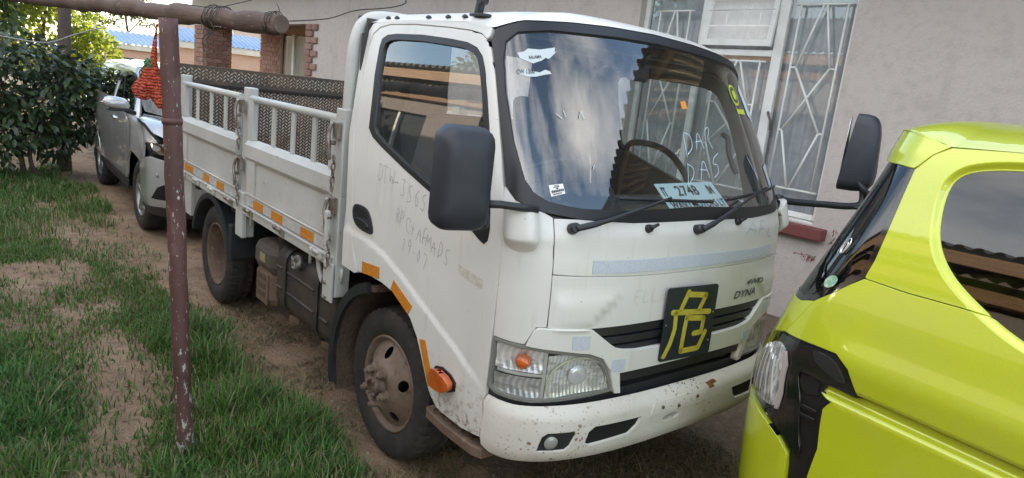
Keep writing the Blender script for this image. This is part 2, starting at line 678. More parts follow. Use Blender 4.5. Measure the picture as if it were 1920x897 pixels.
LIME_ORIGIN, LIME_YAW = (1.42, .727), math.radians(-7)
def lime_place(p):
    c, s = math.cos(LIME_YAW), math.sin(LIME_YAW)
    return np.stack([LIME_ORIGIN[0] + c*p[..., 0] - s*p[..., 1], LIME_ORIGIN[1] + s*p[..., 0] + c*p[..., 1], p[..., 2]], -1)
LIME_ROWS = [(.25, .0, .82, .30), (.45, .02, .85, .30), (.62, .027, .862, .30), (.80, .03, .865, .30), (.95, .018, .864, .30),
             (1.08, -.02, .856, .30), (1.18, -.05, .842, .29), (1.35, -.115, .806, .28), (1.55, -.19, .757, .26), (1.70, -.235, .715, .25), (1.80, -.26, .68, .24)]
LIME_WIN = [(-3.05, 1.30), (-3.0, 1.55), (-2.75, 1.705), (-2.2, 1.735), (-1.6, 1.735), (-1.255, 1.722), (-1.145, 1.703), (-1.105, 1.675), (-1.103, 1.625), (-1.140, 1.532), (-1.178, 1.474), (-1.232, 1.421), (-1.301, 1.375), (-1.401, 1.326), (-1.463, 1.300), (-1.55, 1.272), (-1.75, 1.235), (-2.1, 1.205), (-2.6, 1.20)]
def chaikin(poly, it):
    for _ in range(it):
        poly = [tuple(a[k]*w+b[k]*(1-w) for k in (0, 1)) for a, b in zip(poly, poly[1:]+poly[:1]) for w in (.75, .25)]
    return poly
LIME_WIN = chaikin(LIME_WIN, 2)
def poly_dist(poly, x, y):
    d = np.full(np.shape(x), 1e9)
    for (ax, ay), (bx, by) in zip(poly, poly[1:]+poly[:1]):
        dx, dy = bx-ax, by-ay
        t = np.clip(((x-ax)*dx+(y-ay)*dy)/max(dx*dx+dy*dy, 1e-12), 0, 1)
        d = np.minimum(d, np.hypot(x-ax-t*dx, y-ay-t*dy))
    return d
def lime_bump(s, z):
    a = np.abs(s)
    groove = (-.022*sstep(.978, .969, z)*sstep(.916, .944, z)-.014*sstep(.978, .969, z)*sstep(.50, .86, z))*sstep(1.05, 1.10, a)
    roll = -.013*sstep(.020, 0, poly_dist(LIME_WIN, -a, z))
    shoulder = .010*np.exp(-((z-1.06)/.06)**2)*sstep(.95, 1.2, a)
    return groove + roll + shoulder
LIME = Skin(LIME_ROWS, 2.6, .95, sign=-1.0, bump=lime_bump, place=lime_place)
LIME_PLAIN = Skin(LIME_ROWS, 2.6, .95, sign=-1.0, place=lime_place)

SUV_Y = .055
def suv_place(p):
    c, s = math.cos(R(-1.2)), math.sin(R(-1.2))
    x, y = p[..., 0]+4.95, p[..., 1]
    return np.stack([-4.95 + c*x - s*y, SUV_Y + s*x + c*y, p[..., 2]], -1)
SUV_ROWS = [(.24, -4.16, .86, .45), (.36, -4.09, .895, .46), (.55, -4.06, .905, .48), (.72, -4.07, .910, .50), (.86, -4.10, .908, .52), (.98, -4.17, .900, .55), (1.06, -4.26, .892, .60), (1.12, -4.45, .885, .62)]
SUV = Skin(SUV_ROWS, 2.4, .7, place=suv_place)
SUVC_ROWS = [(1.00, -4.86, .895, .62), (1.10, -4.98, .885, .60), (1.25, -5.20, .845, .56), (1.42, -5.50, .775, .50), (1.54, -5.78, .715, .46), (1.62, -6.02, .665, .44)]
SUVC = Skin(SUVC_ROWS, 2.5, 1.1, place=suv_place)

BUMP_ROWS = [(.45, 1.085, .845, .33), (.47, 1.112, .851, .33), (.50, 1.130, .857, .33), (.56, 1.141, .860, .33), (.62, 1.142, .860, .33), (.655, 1.135, .858, .33), (.675, 1.120, .855, .33), (.69, 1.098, .851, .32)]
BUMPER = Skin(BUMP_ROWS, 2.9, .58)
# ---------------------------------------------------------------- the setting
def value_noise(x, y, scale, seed=0):
    """cheap smooth 2D noise in numpy, 0..1"""
    r_ = np.random.default_rng(seed)
    T = r_.random((64, 64))
    u, v = np.asarray(x)*scale+100, np.asarray(y)*scale+100
    i, j = np.floor(u).astype(int), np.floor(v).astype(int)
    a, b = u-i, v-j
    a, b = a*a*(3-2*a), b*b*(3-2*b)
    g = lambda p, q: T[p % 64, q % 64]
    return (g(i, j)*(1-a)+g(i+1, j)*a)*(1-b)+(g(i, j+1)*(1-a)+g(i+1, j+1)*a)*b

def ground_z(x, y):
    x, y = np.asarray(x, float), np.asarray(y, float)
    z = (value_noise(x, y, 1.3, 1)-.5)*.05 + (value_noise(x, y, 4.0, 2)-.5)*.022 + (value_noise(x, y, 11.0, 3)-.5)*.010
    near = np.exp(-((x-0.0)**2+(y+.75)**2)/.12) + np.exp(-((x+2.52)**2+(y+.7)**2)/.12) + np.exp(-((x+4.95)**2+(y+.8)**2)/.15)
    return z*np.clip(1-near, 0, 1)*np.clip((12-np.hypot(x+2, y))/6, .15, 1) - .012*np.clip(near, 0, 1)

def make_ground():
    def axis(lo, hi, mid_lo, mid_hi, fine):
        mid = np.arange(mid_lo, mid_hi, fine)
        def out(d):
            k = [0.0]; st = fine
            while k[-1] < d: st *= 1.25; k.append(k[-1]+st)
            return np.array(k[1:])
        return np.concatenate([mid_lo-out(mid_lo-lo)[::-1], mid, mid_hi+out(hi-mid_hi)-fine])
    xs, ys = axis(-220, 160, -8, 2.6, .045), axis(-160, 200, -4.0, 2.5, .045)
    X, Y_ = np.meshgrid(xs, ys)
    Z = ground_z(X, Y_)
    v = np.stack([X, Y_, Z], -1).reshape(-1, 3)
    ny, nx = X.shape
    idx = np.arange(nx*ny).reshape(ny, nx)
    f = np.stack([idx[:-1, :-1], idx[:-1, 1:], idx[1:, 1:], idx[1:, :-1]], -1).reshape(-1, 4)
    me = bpy.data.meshes.new('ground')
    me.vertices.add(len(v)); me.vertices.foreach_set('co', v.ravel())
    me.loops.add(f.size); me.loops.foreach_set('vertex_index', f.ravel())
    me.polygons.add(len(f)); me.polygons.foreach_set('loop_start', np.arange(0, f.size, 4)); me.polygons.foreach_set('loop_total', np.full(len(f), 4))
    me.polygons.foreach_set('use_smooth', np.ones(len(f), bool))
    me.update()
    m = bpy.data.materials.new('sandy soil'); m.use_nodes = True
    n, l = nodes_of(m); p = n['Principled BSDF']
    co = coords(n, l)
    base = mixc(n, l, ramp(n, l, noise(n, l, co, 1.6, 8), .35, .65), (.26, .175, .11), (.385, .275, .18))
    base = mixc(n, l, ramp(n, l, noise(n, l, co, 9, 8, .65), .45, .7), base, (.19, .13, .09))
    base = mixc(n, l, ramp(n, l, noise(n, l, co, 70, 4, .7), .60, .75), base, (.10, .075, .055))
    base = mixc(n, l, ramp(n, l, noise(n, l, co, 110, 3, .8), .55, .68), base, (.13, .095, .07))
    base = mixc(n, l, ramp(n, l, noise(n, l, co, 150, 2, .7), .60, .68), base, (.46, .38, .30))
    # dead thatch, plus shade under the vehicles put into a darker soil colour
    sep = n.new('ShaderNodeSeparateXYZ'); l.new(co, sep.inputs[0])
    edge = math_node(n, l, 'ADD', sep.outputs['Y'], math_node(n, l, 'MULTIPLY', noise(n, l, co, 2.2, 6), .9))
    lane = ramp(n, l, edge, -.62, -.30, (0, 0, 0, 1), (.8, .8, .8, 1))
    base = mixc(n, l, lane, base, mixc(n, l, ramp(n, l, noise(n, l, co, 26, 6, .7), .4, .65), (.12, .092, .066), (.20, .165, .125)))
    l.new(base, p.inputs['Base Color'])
    p.inputs['Roughness'].default_value = .95
    p.inputs['Specular IOR Level'].default_value = .2
    b = n.new('ShaderNodeBump'); b.inputs['Strength'].default_value = 1.0; b.inputs['Distance'].default_value = .022
    l.new(noise(n, l, co, 38, 8, .7), b.inputs['Height'])
    l.new(b.outputs['Normal'], p.inputs['Normal'])
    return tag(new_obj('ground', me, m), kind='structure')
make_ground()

# ---- plaster and shared building materials
def plaster(name, a, b_):
    if name in MATS: return MATS[name]
    m = M(name, a, .92, var=(.9, b_, .3, .72), spots=[(14, tuple(c*.90 for c in a), .48, .75, 6), (3.2, tuple(c*.86 for c in a), .56, .74, 7), (60, tuple(min(1, c*1.07) for c in a), .58, .70, 3)], bump=(46, .7, .010), spec=.25)
    n, l = nodes_of(m); p = n['Principled BSDF']
    old = p.inputs['Base Color'].links[0].from_socket
    run = ramp(n, l, noise(n, l, coords(n, l, 'Object', (2.6, 2.6, .22)), 2.4, 6, .6), .55, .78, (0, 0, 0, 1), (.55, .55, .55, 1))
    l.new(mixc(n, l, run, old, tuple(c*.78 for c in a)), p.inputs['Base Color'])
    return m
PLASTER = plaster('rough pinkish grey plaster', (.475, .418, .385), (.525, .467, .43))
WHITE_STEEL = M('white painted steel', (.72, .71, .68), .5, var=(6, (.60, .58, .54), .45, .75))
RED_PAINT = M('dark red painted cement', (.15, .035, .035), .6, var=(7, (.20, .06, .05), .4, .7), bump=(30, .3, .004))
BRICK_A = M('rough face brick', (.33, .185, .145), .9, var=(5, (.25, .13, .105), .35, .65), bump=(40, .9, .012))
BRICK_B = M('rough face brick paler', (.40, .25, .20), .9, var=(5, (.30, .17, .135), .35, .65), bump=(40, .9, .012))
MORTAR = M('grey mortar', (.30, .26, .23), .95, bump=(60, .3, .003))
DARK_ROOM = M('dark interior', (.05, .048, .045), .9)
TIN = M('weathered roof sheet', (.20, .19, .185), .55, .35, var=(1.5, (.12, .11, .105), .3, .7))
TIMBER = M('sawn timber', (.34, .20, .105), .8, var=(6, (.24, .13, .07), .3, .7), stretch=(.4, 6, 6))

def corrugated(name, x0, x1, eave, ridge, pitch, amp, mat, parent, axis='x', seg=6):
    """sheet whose corrugations run from eave (y, z) to ridge (y, z); waves along x"""
    n = int((x1-x0)/pitch*seg)
    v, f = [], []
    for i in range(n+1):
        t = i/n
        x = x0+(x1-x0)*t
        w = math.sin(2*math.pi*(x-x0)/pitch)
        h = amp*(math.copysign(min(abs(w)*1.5, 1), w))
        for (y, z) in (eave, ridge):
            v.append((x, y, z+h) if axis == 'x' else (y, x, z+h))
    for i in range(n):
        f.append((2*i, 2*i+2, 2*i+3, 2*i+1))
    return mesh_obj(name, v, f, mat, parent, smooth=False)

def wall_with_holes(b, x0, x1, z0, z1, holes, y0, y1):
    """vertical slab between y0 (front) and y1 with rectangular openings (hx0, hx1, hz0, hz1)"""
    xs = sorted({x0, x1, *[h[0] for h in holes], *[h[1] for h in holes]})
    for a, c in zip(xs[:-1], xs[1:]):
        col = sorted([h for h in holes if h[0] <= a+1e-6 and h[1] >= c-1e-6], key=lambda h: h[2])
        z = z0
        for h in col:
            if h[2] > z: b.append((a, c, z, h[2]))
            z = h[3]
        if z < z1: b.append((a, c, z, z1))

def slab_wall(name, x0, x1, z0, z1, holes, y0, y1, mat, parent):
    """one welded wall mesh with openings"""
    vs, F = fill2d([(x0, z0), (x1, z0), (x1, z1), (x0, z1)], [[(h[0], h[2]), (h[1], h[2]), (h[1], h[3]), (h[0], h[3])] for h in holes], 1.5)
    B = Build()
    n = len(vs)
    V = [(x, y0, z) for x, z in vs]+[(x, y1, z) for x, z in vs]
    faces = [tuple(int(i) for i in f) for f in F]+[tuple(int(i)+n for i in f[::-1]) for f in F]
    cnt = {}
    for f in F:
        for i in range(3): cnt[(int(f[i]), int(f[(i+1) % 3]))] = 1
    for a, c in cnt:
        if (c, a) not in cnt: faces.append((c, a, a+n, c+n))
    B.add(V, faces)
    return B.obj(name, mat, parent)

# ---- the house along the right-hand side of the yard
WALL_Y = 3.63
house = thing('house', 'long single-storey house with pinkish grey plaster wall behind the white truck', 'house', (0, WALL_Y, 0))
house.location = (0, 0, 0)
WIN_A = (-2.66, -.28, .92, 3.02)
WIN_B = (-9.43, -7.10, 1.0, 2.83)
slab_wall('wall', -11.69, 6.5, -.2, 3.98, [WIN_A, WIN_B], WALL_Y, WALL_Y+.24, PLASTER, house)
Build().box((-20.5, WALL_Y, 2.69), (-11.692, WALL_Y+.24, 3.98)).obj('porch_beam', PLASTER, house)
Build().box((-19.2, 5.3, -.2), (-11.5, 5.5, 3.75)).obj('porch_back_wall', plaster('pink plaster', (.43, .27, .20), (.47, .30, .23)), house)
Build().box((-20.5, WALL_Y+.24, 2.86), (-11.5, 5.30, 2.92)).obj('porch_ceiling', M('grey ceiling board', (.28, .26, .25), .9), house)
Build().box((-11.5, WALL_Y+.24, -.2), (6.5, 8.0, -.05)).obj('inner_floor', DARK_ROOM, house)
Build().box((-19.2, 7.9, -.2), (6.5, 8.1, 3.75)).obj('rear_wall', PLASTER, house)
Build().box((6.3, WALL_Y+.242, -.2), (6.5, 7.898, 3.75)).obj('end_wall', PLASTER, house)
Build().box((-11.7, 5.502, -.2), (-11.5, 7.898, 3.75)).obj('cross_wall', PLASTER, house)
corrugated('roof', -20.9, 6.9, (2.12, 3.86), (8.4, 5.24), .19, .034, TIN, house)
Build().box((-20.9, 2.40, 3.73), (6.9, 2.44, 3.885)).obj('fascia_board', TIMBER, house)
for k in range(14):
    b = Build(); x = -20.4+k*2.07
    b.add([(x, 2.444, 3.75), (x+.05, 2.444, 3.75), (x+.05, 2.444, 3.87), (x, 2.444, 3.87), (x, 8.3, 5.04), (x+.05, 8.3, 5.04), (x+.05, 8.3, 5.16), (x, 8.3, 5.16)],
          [(0, 1, 2, 3), (4, 7, 6, 5), (0, 4, 5, 1), (3, 2, 6, 7), (0, 3, 7, 4), (1, 5, 6, 2)])
    b.obj('rafter', TIMBER, house)

# porch brickwork: rock-faced bricks, each one its own piece
def rock_brick(name):
    b = Build()
    b.obox((0, 0, 0), (1, 1, 1), .10)
    me = b.obj(name, BRICK_A).data
    o = [q for q in COL.objects if q.data == me][0]
    bpy.data.objects.remove(o)
    return me
BRICK_ME = rock_brick('brick')
BRICK_ME_B = BRICK_ME.copy(); BRICK_ME_B.materials.clear(); BRICK_ME_B.materials.append(BRICK_B)
def brick(parent, c, size):
    o = bpy.data.objects.new('brick', BRICK_ME if random.random() < .6 else BRICK_ME_B)
    o.location = c
    o.scale = size
    return link(o, parent)
Build().box((-20.15, WALL_Y+.03, -.2), (-19.24, WALL_Y+.80, 2.69)).obj('porch_pillar', MORTAR, house)
H = .1315
for r_ in range(5, 20):
    z = 2.69-(r_+.5-5)*H
    if z < .75: break
    sh = .15 if r_ % 2 else 0.0
    for k in range(4):
        x0 = -20.16+k*.305-sh; x1 = x0+.29
        x0, x1 = max(x0, -20.16), min(x1, -19.235)
        if x1-x0 > .05: brick(house, ((x0+x1)/2, WALL_Y+.03, z), (x1-x0, .07+random.random()*.02, H-.014))
    for k in range(4):
        y0 = WALL_Y+.02+k*.27-sh; y1 = y0+.255
        y0, y1 = max(y0, WALL_Y+.066), min(y1, WALL_Y+.80)
        if y1-y0 > .05: brick(house, (-19.24, (y0+y1)/2, z), (.07+random.random()*.02, y1-y0, H-.014))
    for k in range(8):
        x0 = -19.2+k*.31-sh; x1 = x0+.295
        x0, x1 = max(x0, -19.2), min(x1, -17.30)
        if x1-x0 > .05 and z < 2.66: brick(house, ((x0+x1)/2, 5.30, z), (x1-x0, .06+random.random()*.02, H-.014))
    L = .55 if r_ % 2 else .33
    for (a, c) in (((0, .27), (.28, .55)) if r_ % 2 else ((0, .33),)):
        brick(house, (-11.70+(a+c)/2, WALL_Y-.005, z), (c-a-.012, .09+random.random()*.02, H-.014))
pw = Build(); pw.box((-17.2, 5.24, .9), (-15.5, 5.29, 2.62)).obj('porch_window', M('curtained dim glass', (.33, .32, .26), .25, var=(3, (.22, .20, .15), .35, .65), stretch=(6, 1, .5)), house)
for a, c in ((-17.3, -17.16), (-16.5, -16.36), (-15.5, -15.40)):
    Build().box((a, 5.20, .85), (c, 5.30, 2.66), .01).obj('window_post', WHITE_STEEL if a > -17.2 else M('brown painted timber', (.10, .05, .035), .6), house)

# big window: steel frame, panes, burglar bars, lace curtain
FY = WALL_Y+.10
wA = group_part('window', house)
def bar(b, p, q, w=.012, y=FY-.045):
    b.tube([(p[0], y, p[1]), (q[0], y, q[1])], w/2, 6)
fb = Build()
for (a, c, z0, z1) in ((-2.66, -2.60, .94, 3.01), (-1.90, -1.83, .94, 3.01), (-1.04, -.94, .94, 3.01), (-.335, -.29, .94, 3.01)):
    fb.box((a, FY-.02, z0), (c, FY+.03, z1), .006)
for (a, c, z0, z1) in ((-2.598, -1.902, .94, .99), (-1.828, -1.042, .94, .99), (-.938, -.337, .94, .99), (-1.828, -1.042, 2.37, 2.43), (-2.598, -1.902, 2.96, 3.01), (-1.828, -1.042, 2.96, 3.01), (-.938, -.337, 2.96, 3.01)):
    fb.box((a, FY-.018, z0), (c, FY+.028, z1), .006)
fb.obj('frame', WHITE_STEEL, wA)
PANE = glass('window glass', (.93, .95, .95), 1.9, dirt=.10, dirt_col=(.5, .5, .48))
for (a, c, z0, z1) in ((-2.598, -1.902, .99, 2.96), (-1.828, -1.042, .99, 2.37), (-.938, -.337, .99, 2.96)):
    Build().add([(a, FY+.005, z0), (c, FY+.005, z0), (c, FY+.005, z1), (a, FY+.005, z1)], [(0, 1, 2, 3)]).obj('pane', PANE, wA, fix=False)
# hopper light standing a little open
tilt = .10
hb = Build()
def hop(x, z): return (x, FY-.03-(2.96-z)*tilt, z)
for (xa, za, xb, zb) in ((-1.83, 2.46, -1.04, 2.52), (-1.83, 2.90, -1.04, 2.96), (-1.83, 2.521, -1.78, 2.899), (-1.09, 2.521, -1.04, 2.899)):
    v = [hop(xa, za), hop(xb, za), hop(xb, zb), hop(xa, zb)]
    hb.add(v+[(p[0], p[1]+.03, p[2]) for p in v], [(0, 1, 2, 3), (7, 6, 5, 4), (0, 4, 5, 1), (1, 5, 6, 2), (2, 6, 7, 3), (3, 7, 4, 0)])
hb.obj('hopper_frame', WHITE_STEEL, wA)
Build().add([hop(-1.78, 2.52), hop(-1.09, 2.52), hop(-1.09, 2.90), hop(-1.78, 2.90)], [(0, 1, 2, 3)]).obj('pane', PANE, wA, fix=False)
def grille_panel(x0, x1, ztop, zbot, mirror=False):
    """the burglar bars of one light, drawn after the right-hand one"""
    fx = lambda u: x0+(x1-x0)*((1-u) if mirror else u)
    h = (ztop-zbot)
    P = lambda u, t: (fx(u), ztop-h*t)
    segs = [(P(-.12, 0), P(1.12, 0)), (P(-.12, 1), P(1.12, 1)), (P(0, 0), P(0, 1)), (P(1, 0), P(1, 1)),
            (P(.49, 0), P(.13, .335)), (P(.56, 0), P(.86, .335)), (P(0, .335), P(.13, .335)), (P(.86, .335), P(1, .335)),
            (P(.13, .335), P(.90, .68)), (P(.86, .335), P(.08, .68)), (P(.90, .68), P(1, .68)), (P(0, .68), P(.08, .68)),
            (P(.90, .68), P(.48, 1)), (P(.08, .68), P(.44, 1))]
    for p, q in segs:
        b = Build(); bar(b, p, q, .021); b.obj('burglar_bar', WHITE_STEEL, wA, fix=False)
grille_panel(-.815, -.385, 2.83, 1.19)
grille_panel(-1.62, -1.13, 2.32, 1.10)
grille_panel(-2.42, -2.03, 2.80, 1.10)
for (a, c, z) in ((-1.80, -1.06, 2.80), (-1.80, -1.06, 2.65)):
    b = Build(); bar(b, (a, z), (c, z), .014); b.obj('burglar_bar', WHITE_STEEL, wA, fix=False)
for x in (-1.58, -1.21):
    b = Build(); bar(b, (x, 2.80), (x, 2.65), .014); b.obj('burglar_bar', WHITE_STEEL, wA, fix=False)
def curtain(name, x0, x1, z0, z1, y, mat, parent, waves=16, amp=.03):
    nx, nz = waves*8, 6
    v, f = [], []
    for j in range(nz+1):
        for i in range(nx+1):
            u, t = i/nx, j/nz
            a = amp*(.6+.4*math.sin(u*9.1+1))*math.sin(2*math.pi*waves*u+.8*math.sin(u*13)+.4*t)
            v.append((x0+(x1-x0)*u+.012*math.sin(u*41+t*2), y+a, z0+(z1-z0)*t))
    for j in range(nz):
        for i in range(nx):
            k = j*(nx+1)+i
            f.append((k, k+1, k+nx+2, k+nx+1))
    return mesh_obj(name, v, f, mat, parent, smooth=True)
LACE = M('white lace curtain', (.40, .41, .43), .9, var=(9, (.32, .33, .35), .4, .65))
curtain('curtain', -2.70, -.24, .85, 3.05, FY+.075, LACE, wA)
Build().tube([(-.96, FY-.03, 1.86), (-.93, FY-.07, 1.84), (-.905, FY-.05, 1.78), (-.895, FY-.04, 1.70)], .012, 8).obj('window_latch', M('dark worn latch', (.10, .085, .07), .6), wA)
Build().box((-2.78, WALL_Y-.10, .80), (-.14, WALL_Y+.08, .905), .008).obj('window_sill', RED_PAINT, house)
Build().box((-2.655, WALL_Y+.002, .907), (-.285, WALL_Y+.12, .935), .004).obj('sill_strip', WHITE_STEEL, house)
# red paint splashed on the wall by the sill: thin raised coats with ragged outlines
def splash(name, cx, cz, w, h, seed, y=WALL_Y-.002):
    r_ = np.random.default_rng(seed)
    b = Build()
    for k in range(26):
        a = r_.uniform(-1, 1); px = cx+w*a*.5; pz = cz+h*(r_.uniform(-.5, .5))*(1-abs(a)*.5)
        L, wd = r_.uniform(.02, .07), r_.uniform(.002, .007)
        t = r_.normal(1.1, .5)
        dx, dz = math.cos(t)*L/2, math.sin(t)*L/2
        nx, nz = -math.sin(t)*wd, math.cos(t)*wd
        b.add([(px-dx, y, pz-dz), (px+nx, y-.0004*k/26, pz+nz), (px+dx, y, pz+dz), (px-nx, y-.0004*k/26, pz-nz)], [(0, 1, 2, 3)])
    return b.obj(name, RED_PAINT, house, fix=False)
splash('paint_splash', -.07, .80, .10, .26, 4)
splash('paint_splash', -.30, .62, .22, .07, 5)
# window further along, mostly hidden by the cab
wB = Build(); wB.box((-9.40, WALL_Y+.10, 1.0), (-7.12, WALL_Y+.13, 2.82)).obj('window', M('dim window', (.05, .055, .06), .15), house)

# ---- building on the near side of the yard, seen in the glass of the vehicles
other = thing('roadside_building', 'low building with timber fascia and corrugated roof across the yard', 'building')
slab_wall('wall', -18, 9, -.2, 3.4, [(-9.3, -7.3, 1.25, 2.5), (-3.9, -2.4, 1.25, 2.5)], -5.75, -5.5, plaster('brownish plaster', (.27, .235, .21), (.31, .27, .24)), other)
corrugated('roof', -18.6, 9.6, (-4.75, 3.36), (-10.2, 4.9), .19, .030, M('pale roof sheet', (.42, .41, .39), .5, .3, var=(1.2, (.30, .29, .27), .35, .65)), other)
Build().box((-18.6, -4.86, 3.10), (9.6, -4.82, 3.30)).obj('fascia_board', M('orange timber', (.42, .27, .15), .75, var=(4, (.30, .18, .10), .35, .65), stretch=(.3, 5, 5)), other)
Build().box((-18.3, -5.49, 2.80), (9.4, -5.35, 2.98)).obj('wall_plate', TIMBER, other)
for xa, xb in ((-9.3, -7.3), (-3.9, -2.4)):
    w = Build()
    for a, c in ((xa, xa+.07), ((xa+xb)/2-.035, (xa+xb)/2+.035), (xb-.07, xb)):
        w.box((a, -5.62, 1.25), (c, -5.56, 2.5))
    f_ = w.obj('window_frame', WHITE_STEEL, other)
    Build().box((xa, -5.66, 1.25), (xb, -5.63, 2.5)).obj('window_pane', M('dim window', (.05, .055, .06), .15), other)
    Build().box((xa-.1, -5.5, 1.12), (xb+.1, -5.36, 1.24), .01).obj('window_sill', RED_PAINT, other)

# ---- neighbours beyond the end of the house
SALMON = plaster('salmon plaster', (.52, .31, .21), (.56, .35, .25))
CREAM = M('cream painted fascia', (.62, .56, .45), .7, var=(1.5, (.50, .44, .34), .35, .7))
BLUE = M('blue roof sheet', (.17, .26, .40), .5, .1, var=(.6, (.24, .32, .45), .35, .65))
nb = thing('neighbour_house', 'salmon walled house with blue corrugated roof seen past the porch pillar', 'house', (-45, 13, 0))
nb.location = (0, 0, 0)
Build().box((-49.5, 9.2, -.2), (-45, 22, 2.25)).obj('wall', SALMON, nb)
Build().box((-44.95, 9.0, 2.22), (-44.75, 22.2, 2.60), .01).obj('fascia_board', CREAM, nb)
corrugated('roof', 9.0, 22.2, (-44.7, 2.62), (-48.5, 3.55), .33, .04, BLUE, nb, axis='y')
Build().box((-45.02, 11.0, .9), (-44.98, 12.2, 1.3)).obj('window', M('dim window', (.05, .055, .06), .15), nb)
g2 = thing('neighbour_outbuilding', 'low salmon outbuilding with blue roof behind the crashed silver car', 'building', (0, 0, 0))
Build().box((-50, 4.2, -.2), (-45.5, 9.6, 1.85)).obj('wall', SALMON, g2)
Build().box((-45.42, 4.0, 1.72), (-45.25, 8.95, 2.02), .01).obj('fascia_board', CREAM, g2)
corrugated('roof', 4.0, 8.98, (-45.2, 2.04), (-50.5, 2.85), .33, .04, BLUE, g2, axis='y')
Build().box((-45.52, 6.1, .9), (-45.47, 6.8, 1.25)).obj('window', M('dim window', (.05, .055, .06), .15), g2)
nb2 = thing('tan_roof_house', 'house with pale tan roof rising behind the blue-roofed house', 'house', (0, 0, 0))
Build().box((-66, 13, -.2), (-58, 26, 2.9)).obj('wall', SALMON, nb2)
Build().add([(-57.5, 12, 2.9), (-57.5, 27, 2.9), (-62, 24, 6.0), (-62, 15.5, 6.0), (-66.5, 12, 2.9), (-66.5, 27, 2.9)],
            [(0, 1, 2, 3), (0, 3, 4), (1, 5, 2), (3, 2, 5, 4)]).obj('roof', M('tan roof', (.42, .32, .24), .8, var=(2, (.34, .25, .19), .35, .65)), nb2)
for y in (14.2, 16.6, 19.0, 21.5):
    Build().tube([(-57.4, y, 2.98), (-61.9, y+.6, 6.05)], .06, 5).obj('roof_batten', CREAM, nb2)
# ---------------------------------------------------------------- the flatbed truck
def truck_white(name, base, spots=True):
    m = bpy.data.materials.new(name); m.use_nodes = True
    n, l = nodes_of(m); p = n['Principled BSDF']
    co = coords(n, l)
    c = mixc(n, l, ramp(n, l, noise(n, l, co, 2.2, 7, .6), .35, .7), base, tuple(v*.90 for v in base))
    c = mixc(n, l, ramp(n, l, noise(n, l, coords(n, l, 'Object', (9, 9, 1.2)), 3.0, 5, .6), .58, .80, (0, 0, 0, 1), (.35, .35, .35, 1)), c, (.42, .37, .29))
    # stone chips and fly specks
    vo = n.new('ShaderNodeTexVoronoi'); vo.inputs['Scale'].default_value = 26; l.new(co, vo.inputs['Vector'])
    chip = math_node(n, l, 'MULTIPLY', ramp(n, l, vo.outputs['Distance'], .035, .06, (1, 1, 1, 1), (0, 0, 0, 1)), ramp(n, l, vo.outputs['Color'], .72, .74))
    c = mixc(n, l, chip, c, (.06, .05, .045))
    # mud thrown up behind the wheels: ragged, low on the body
    sep = n.new('ShaderNodeSeparateXYZ'); l.new(co, sep.inputs[0])
    low = ramp(n, l, sep.outputs['Z'], .50, .74, (1, 1, 1, 1), (0, 0, 0, 1))
    mud = math_node(n, l, 'MULTIPLY', low, ramp(n, l, noise(n, l, co, 34, 6, .7), .50, .64))
    c = mixc(n, l, mud, c, (.20, .125, .075))
    l.new(c, p.inputs['Base Color'])
    p.inputs['Roughness'].default_value = .38
    l.new(ramp(n, l, noise(n, l, co, 3.0, 5), .3, .7, (.28,)*3+(1,), (.48,)*3+(1,)), p.inputs['Roughness'])
    p.inputs['Coat Weight'].default_value = .35
    p.inputs['Coat Roughness'].default_value = .12
    MATS[name] = m
    return m
CAB_WHITE = truck_white('cab white paint', (.70, .70, .665))
FRONT_WHITE = CAB_WHITE
def rusty_white():
    m = bpy.data.materials.new('chipped white bumper'); m.use_nodes = True
    n, l = nodes_of(m); p = n['Principled BSDF']
    co = coords(n, l)
    c = mixc(n, l, ramp(n, l, noise(n, l, co, 3, 6), .35, .7), (.68, .67, .62), (.56, .54, .48))
    patch = ramp(n, l, noise(n, l, co, 2.6, 3), .46, .62)
    for sc, lo, hi, col in ((20, .09, .19, (.17, .075, .03)), (38, .12, .24, (.24, .11, .035)), (60, .16, .28, (.13, .065, .03))):
        vo = n.new('ShaderNodeTexVoronoi'); vo.inputs['Scale'].default_value = sc; l.new(co, vo.inputs['Vector'])
        f = math_node(n, l, 'MULTIPLY', ramp(n, l, vo.outputs['Distance'], lo, hi, (1, 1, 1, 1), (0, 0, 0, 1)), ramp(n, l, vo.outputs['Color'], .28, .40))
        f = math_node(n, l, 'MULTIPLY', f, math_node(n, l, 'ADD', patch, .12))
        c = mixc(n, l, f, c, col)
    stain = ramp(n, l, noise(n, l, co, 11, 6, .7), .60, .78, (0, 0, 0, 1), (.55, .55, .55, 1))
    c = mixc(n, l, stain, c, (.34, .19, .06))
    l.new(c, p.inputs['Base Color'])
    p.inputs['Roughness'].default_value = .5
    return m
BUMPER_WHITE = rusty_white()
BED_WHITE = M('worn bed paint', (.55, .555, .53), .55, var=(2.2, (.44, .44, .41), .35, .7), spots=[(28, (.30, .26, .21), .66, .72, 5), (7, (.42, .38, .30), .63, .78, 6)], rough_var=(4, .4, .65))
TANK = M('dusty black fuel tank', (.035, .033, .032), .55, var=(5, (.075, .055, .042), .4, .7), spots=[(20, (.12, .09, .07), .60, .75, 5)])
MUD = M('dried mud', (.085, .058, .042), .95, var=(8, (.13, .09, .065), .35, .65), bump=(55, 1.0, .02))
DUSTY = M('dusty brown steel', (.17, .115, .08), .8, var=(6, (.11, .07, .05), .35, .65), spots=[(30, (.24, .18, .13), .58, .72, 5)], bump=(45, .25, .004))
RIM = M('dusty painted wheel', (.215, .165, .125), .6, var=(7, (.135, .092, .066), .35, .65), spots=[(18, (.085, .05, .034), .56, .70, 5)], bump=(60, .15, .003))
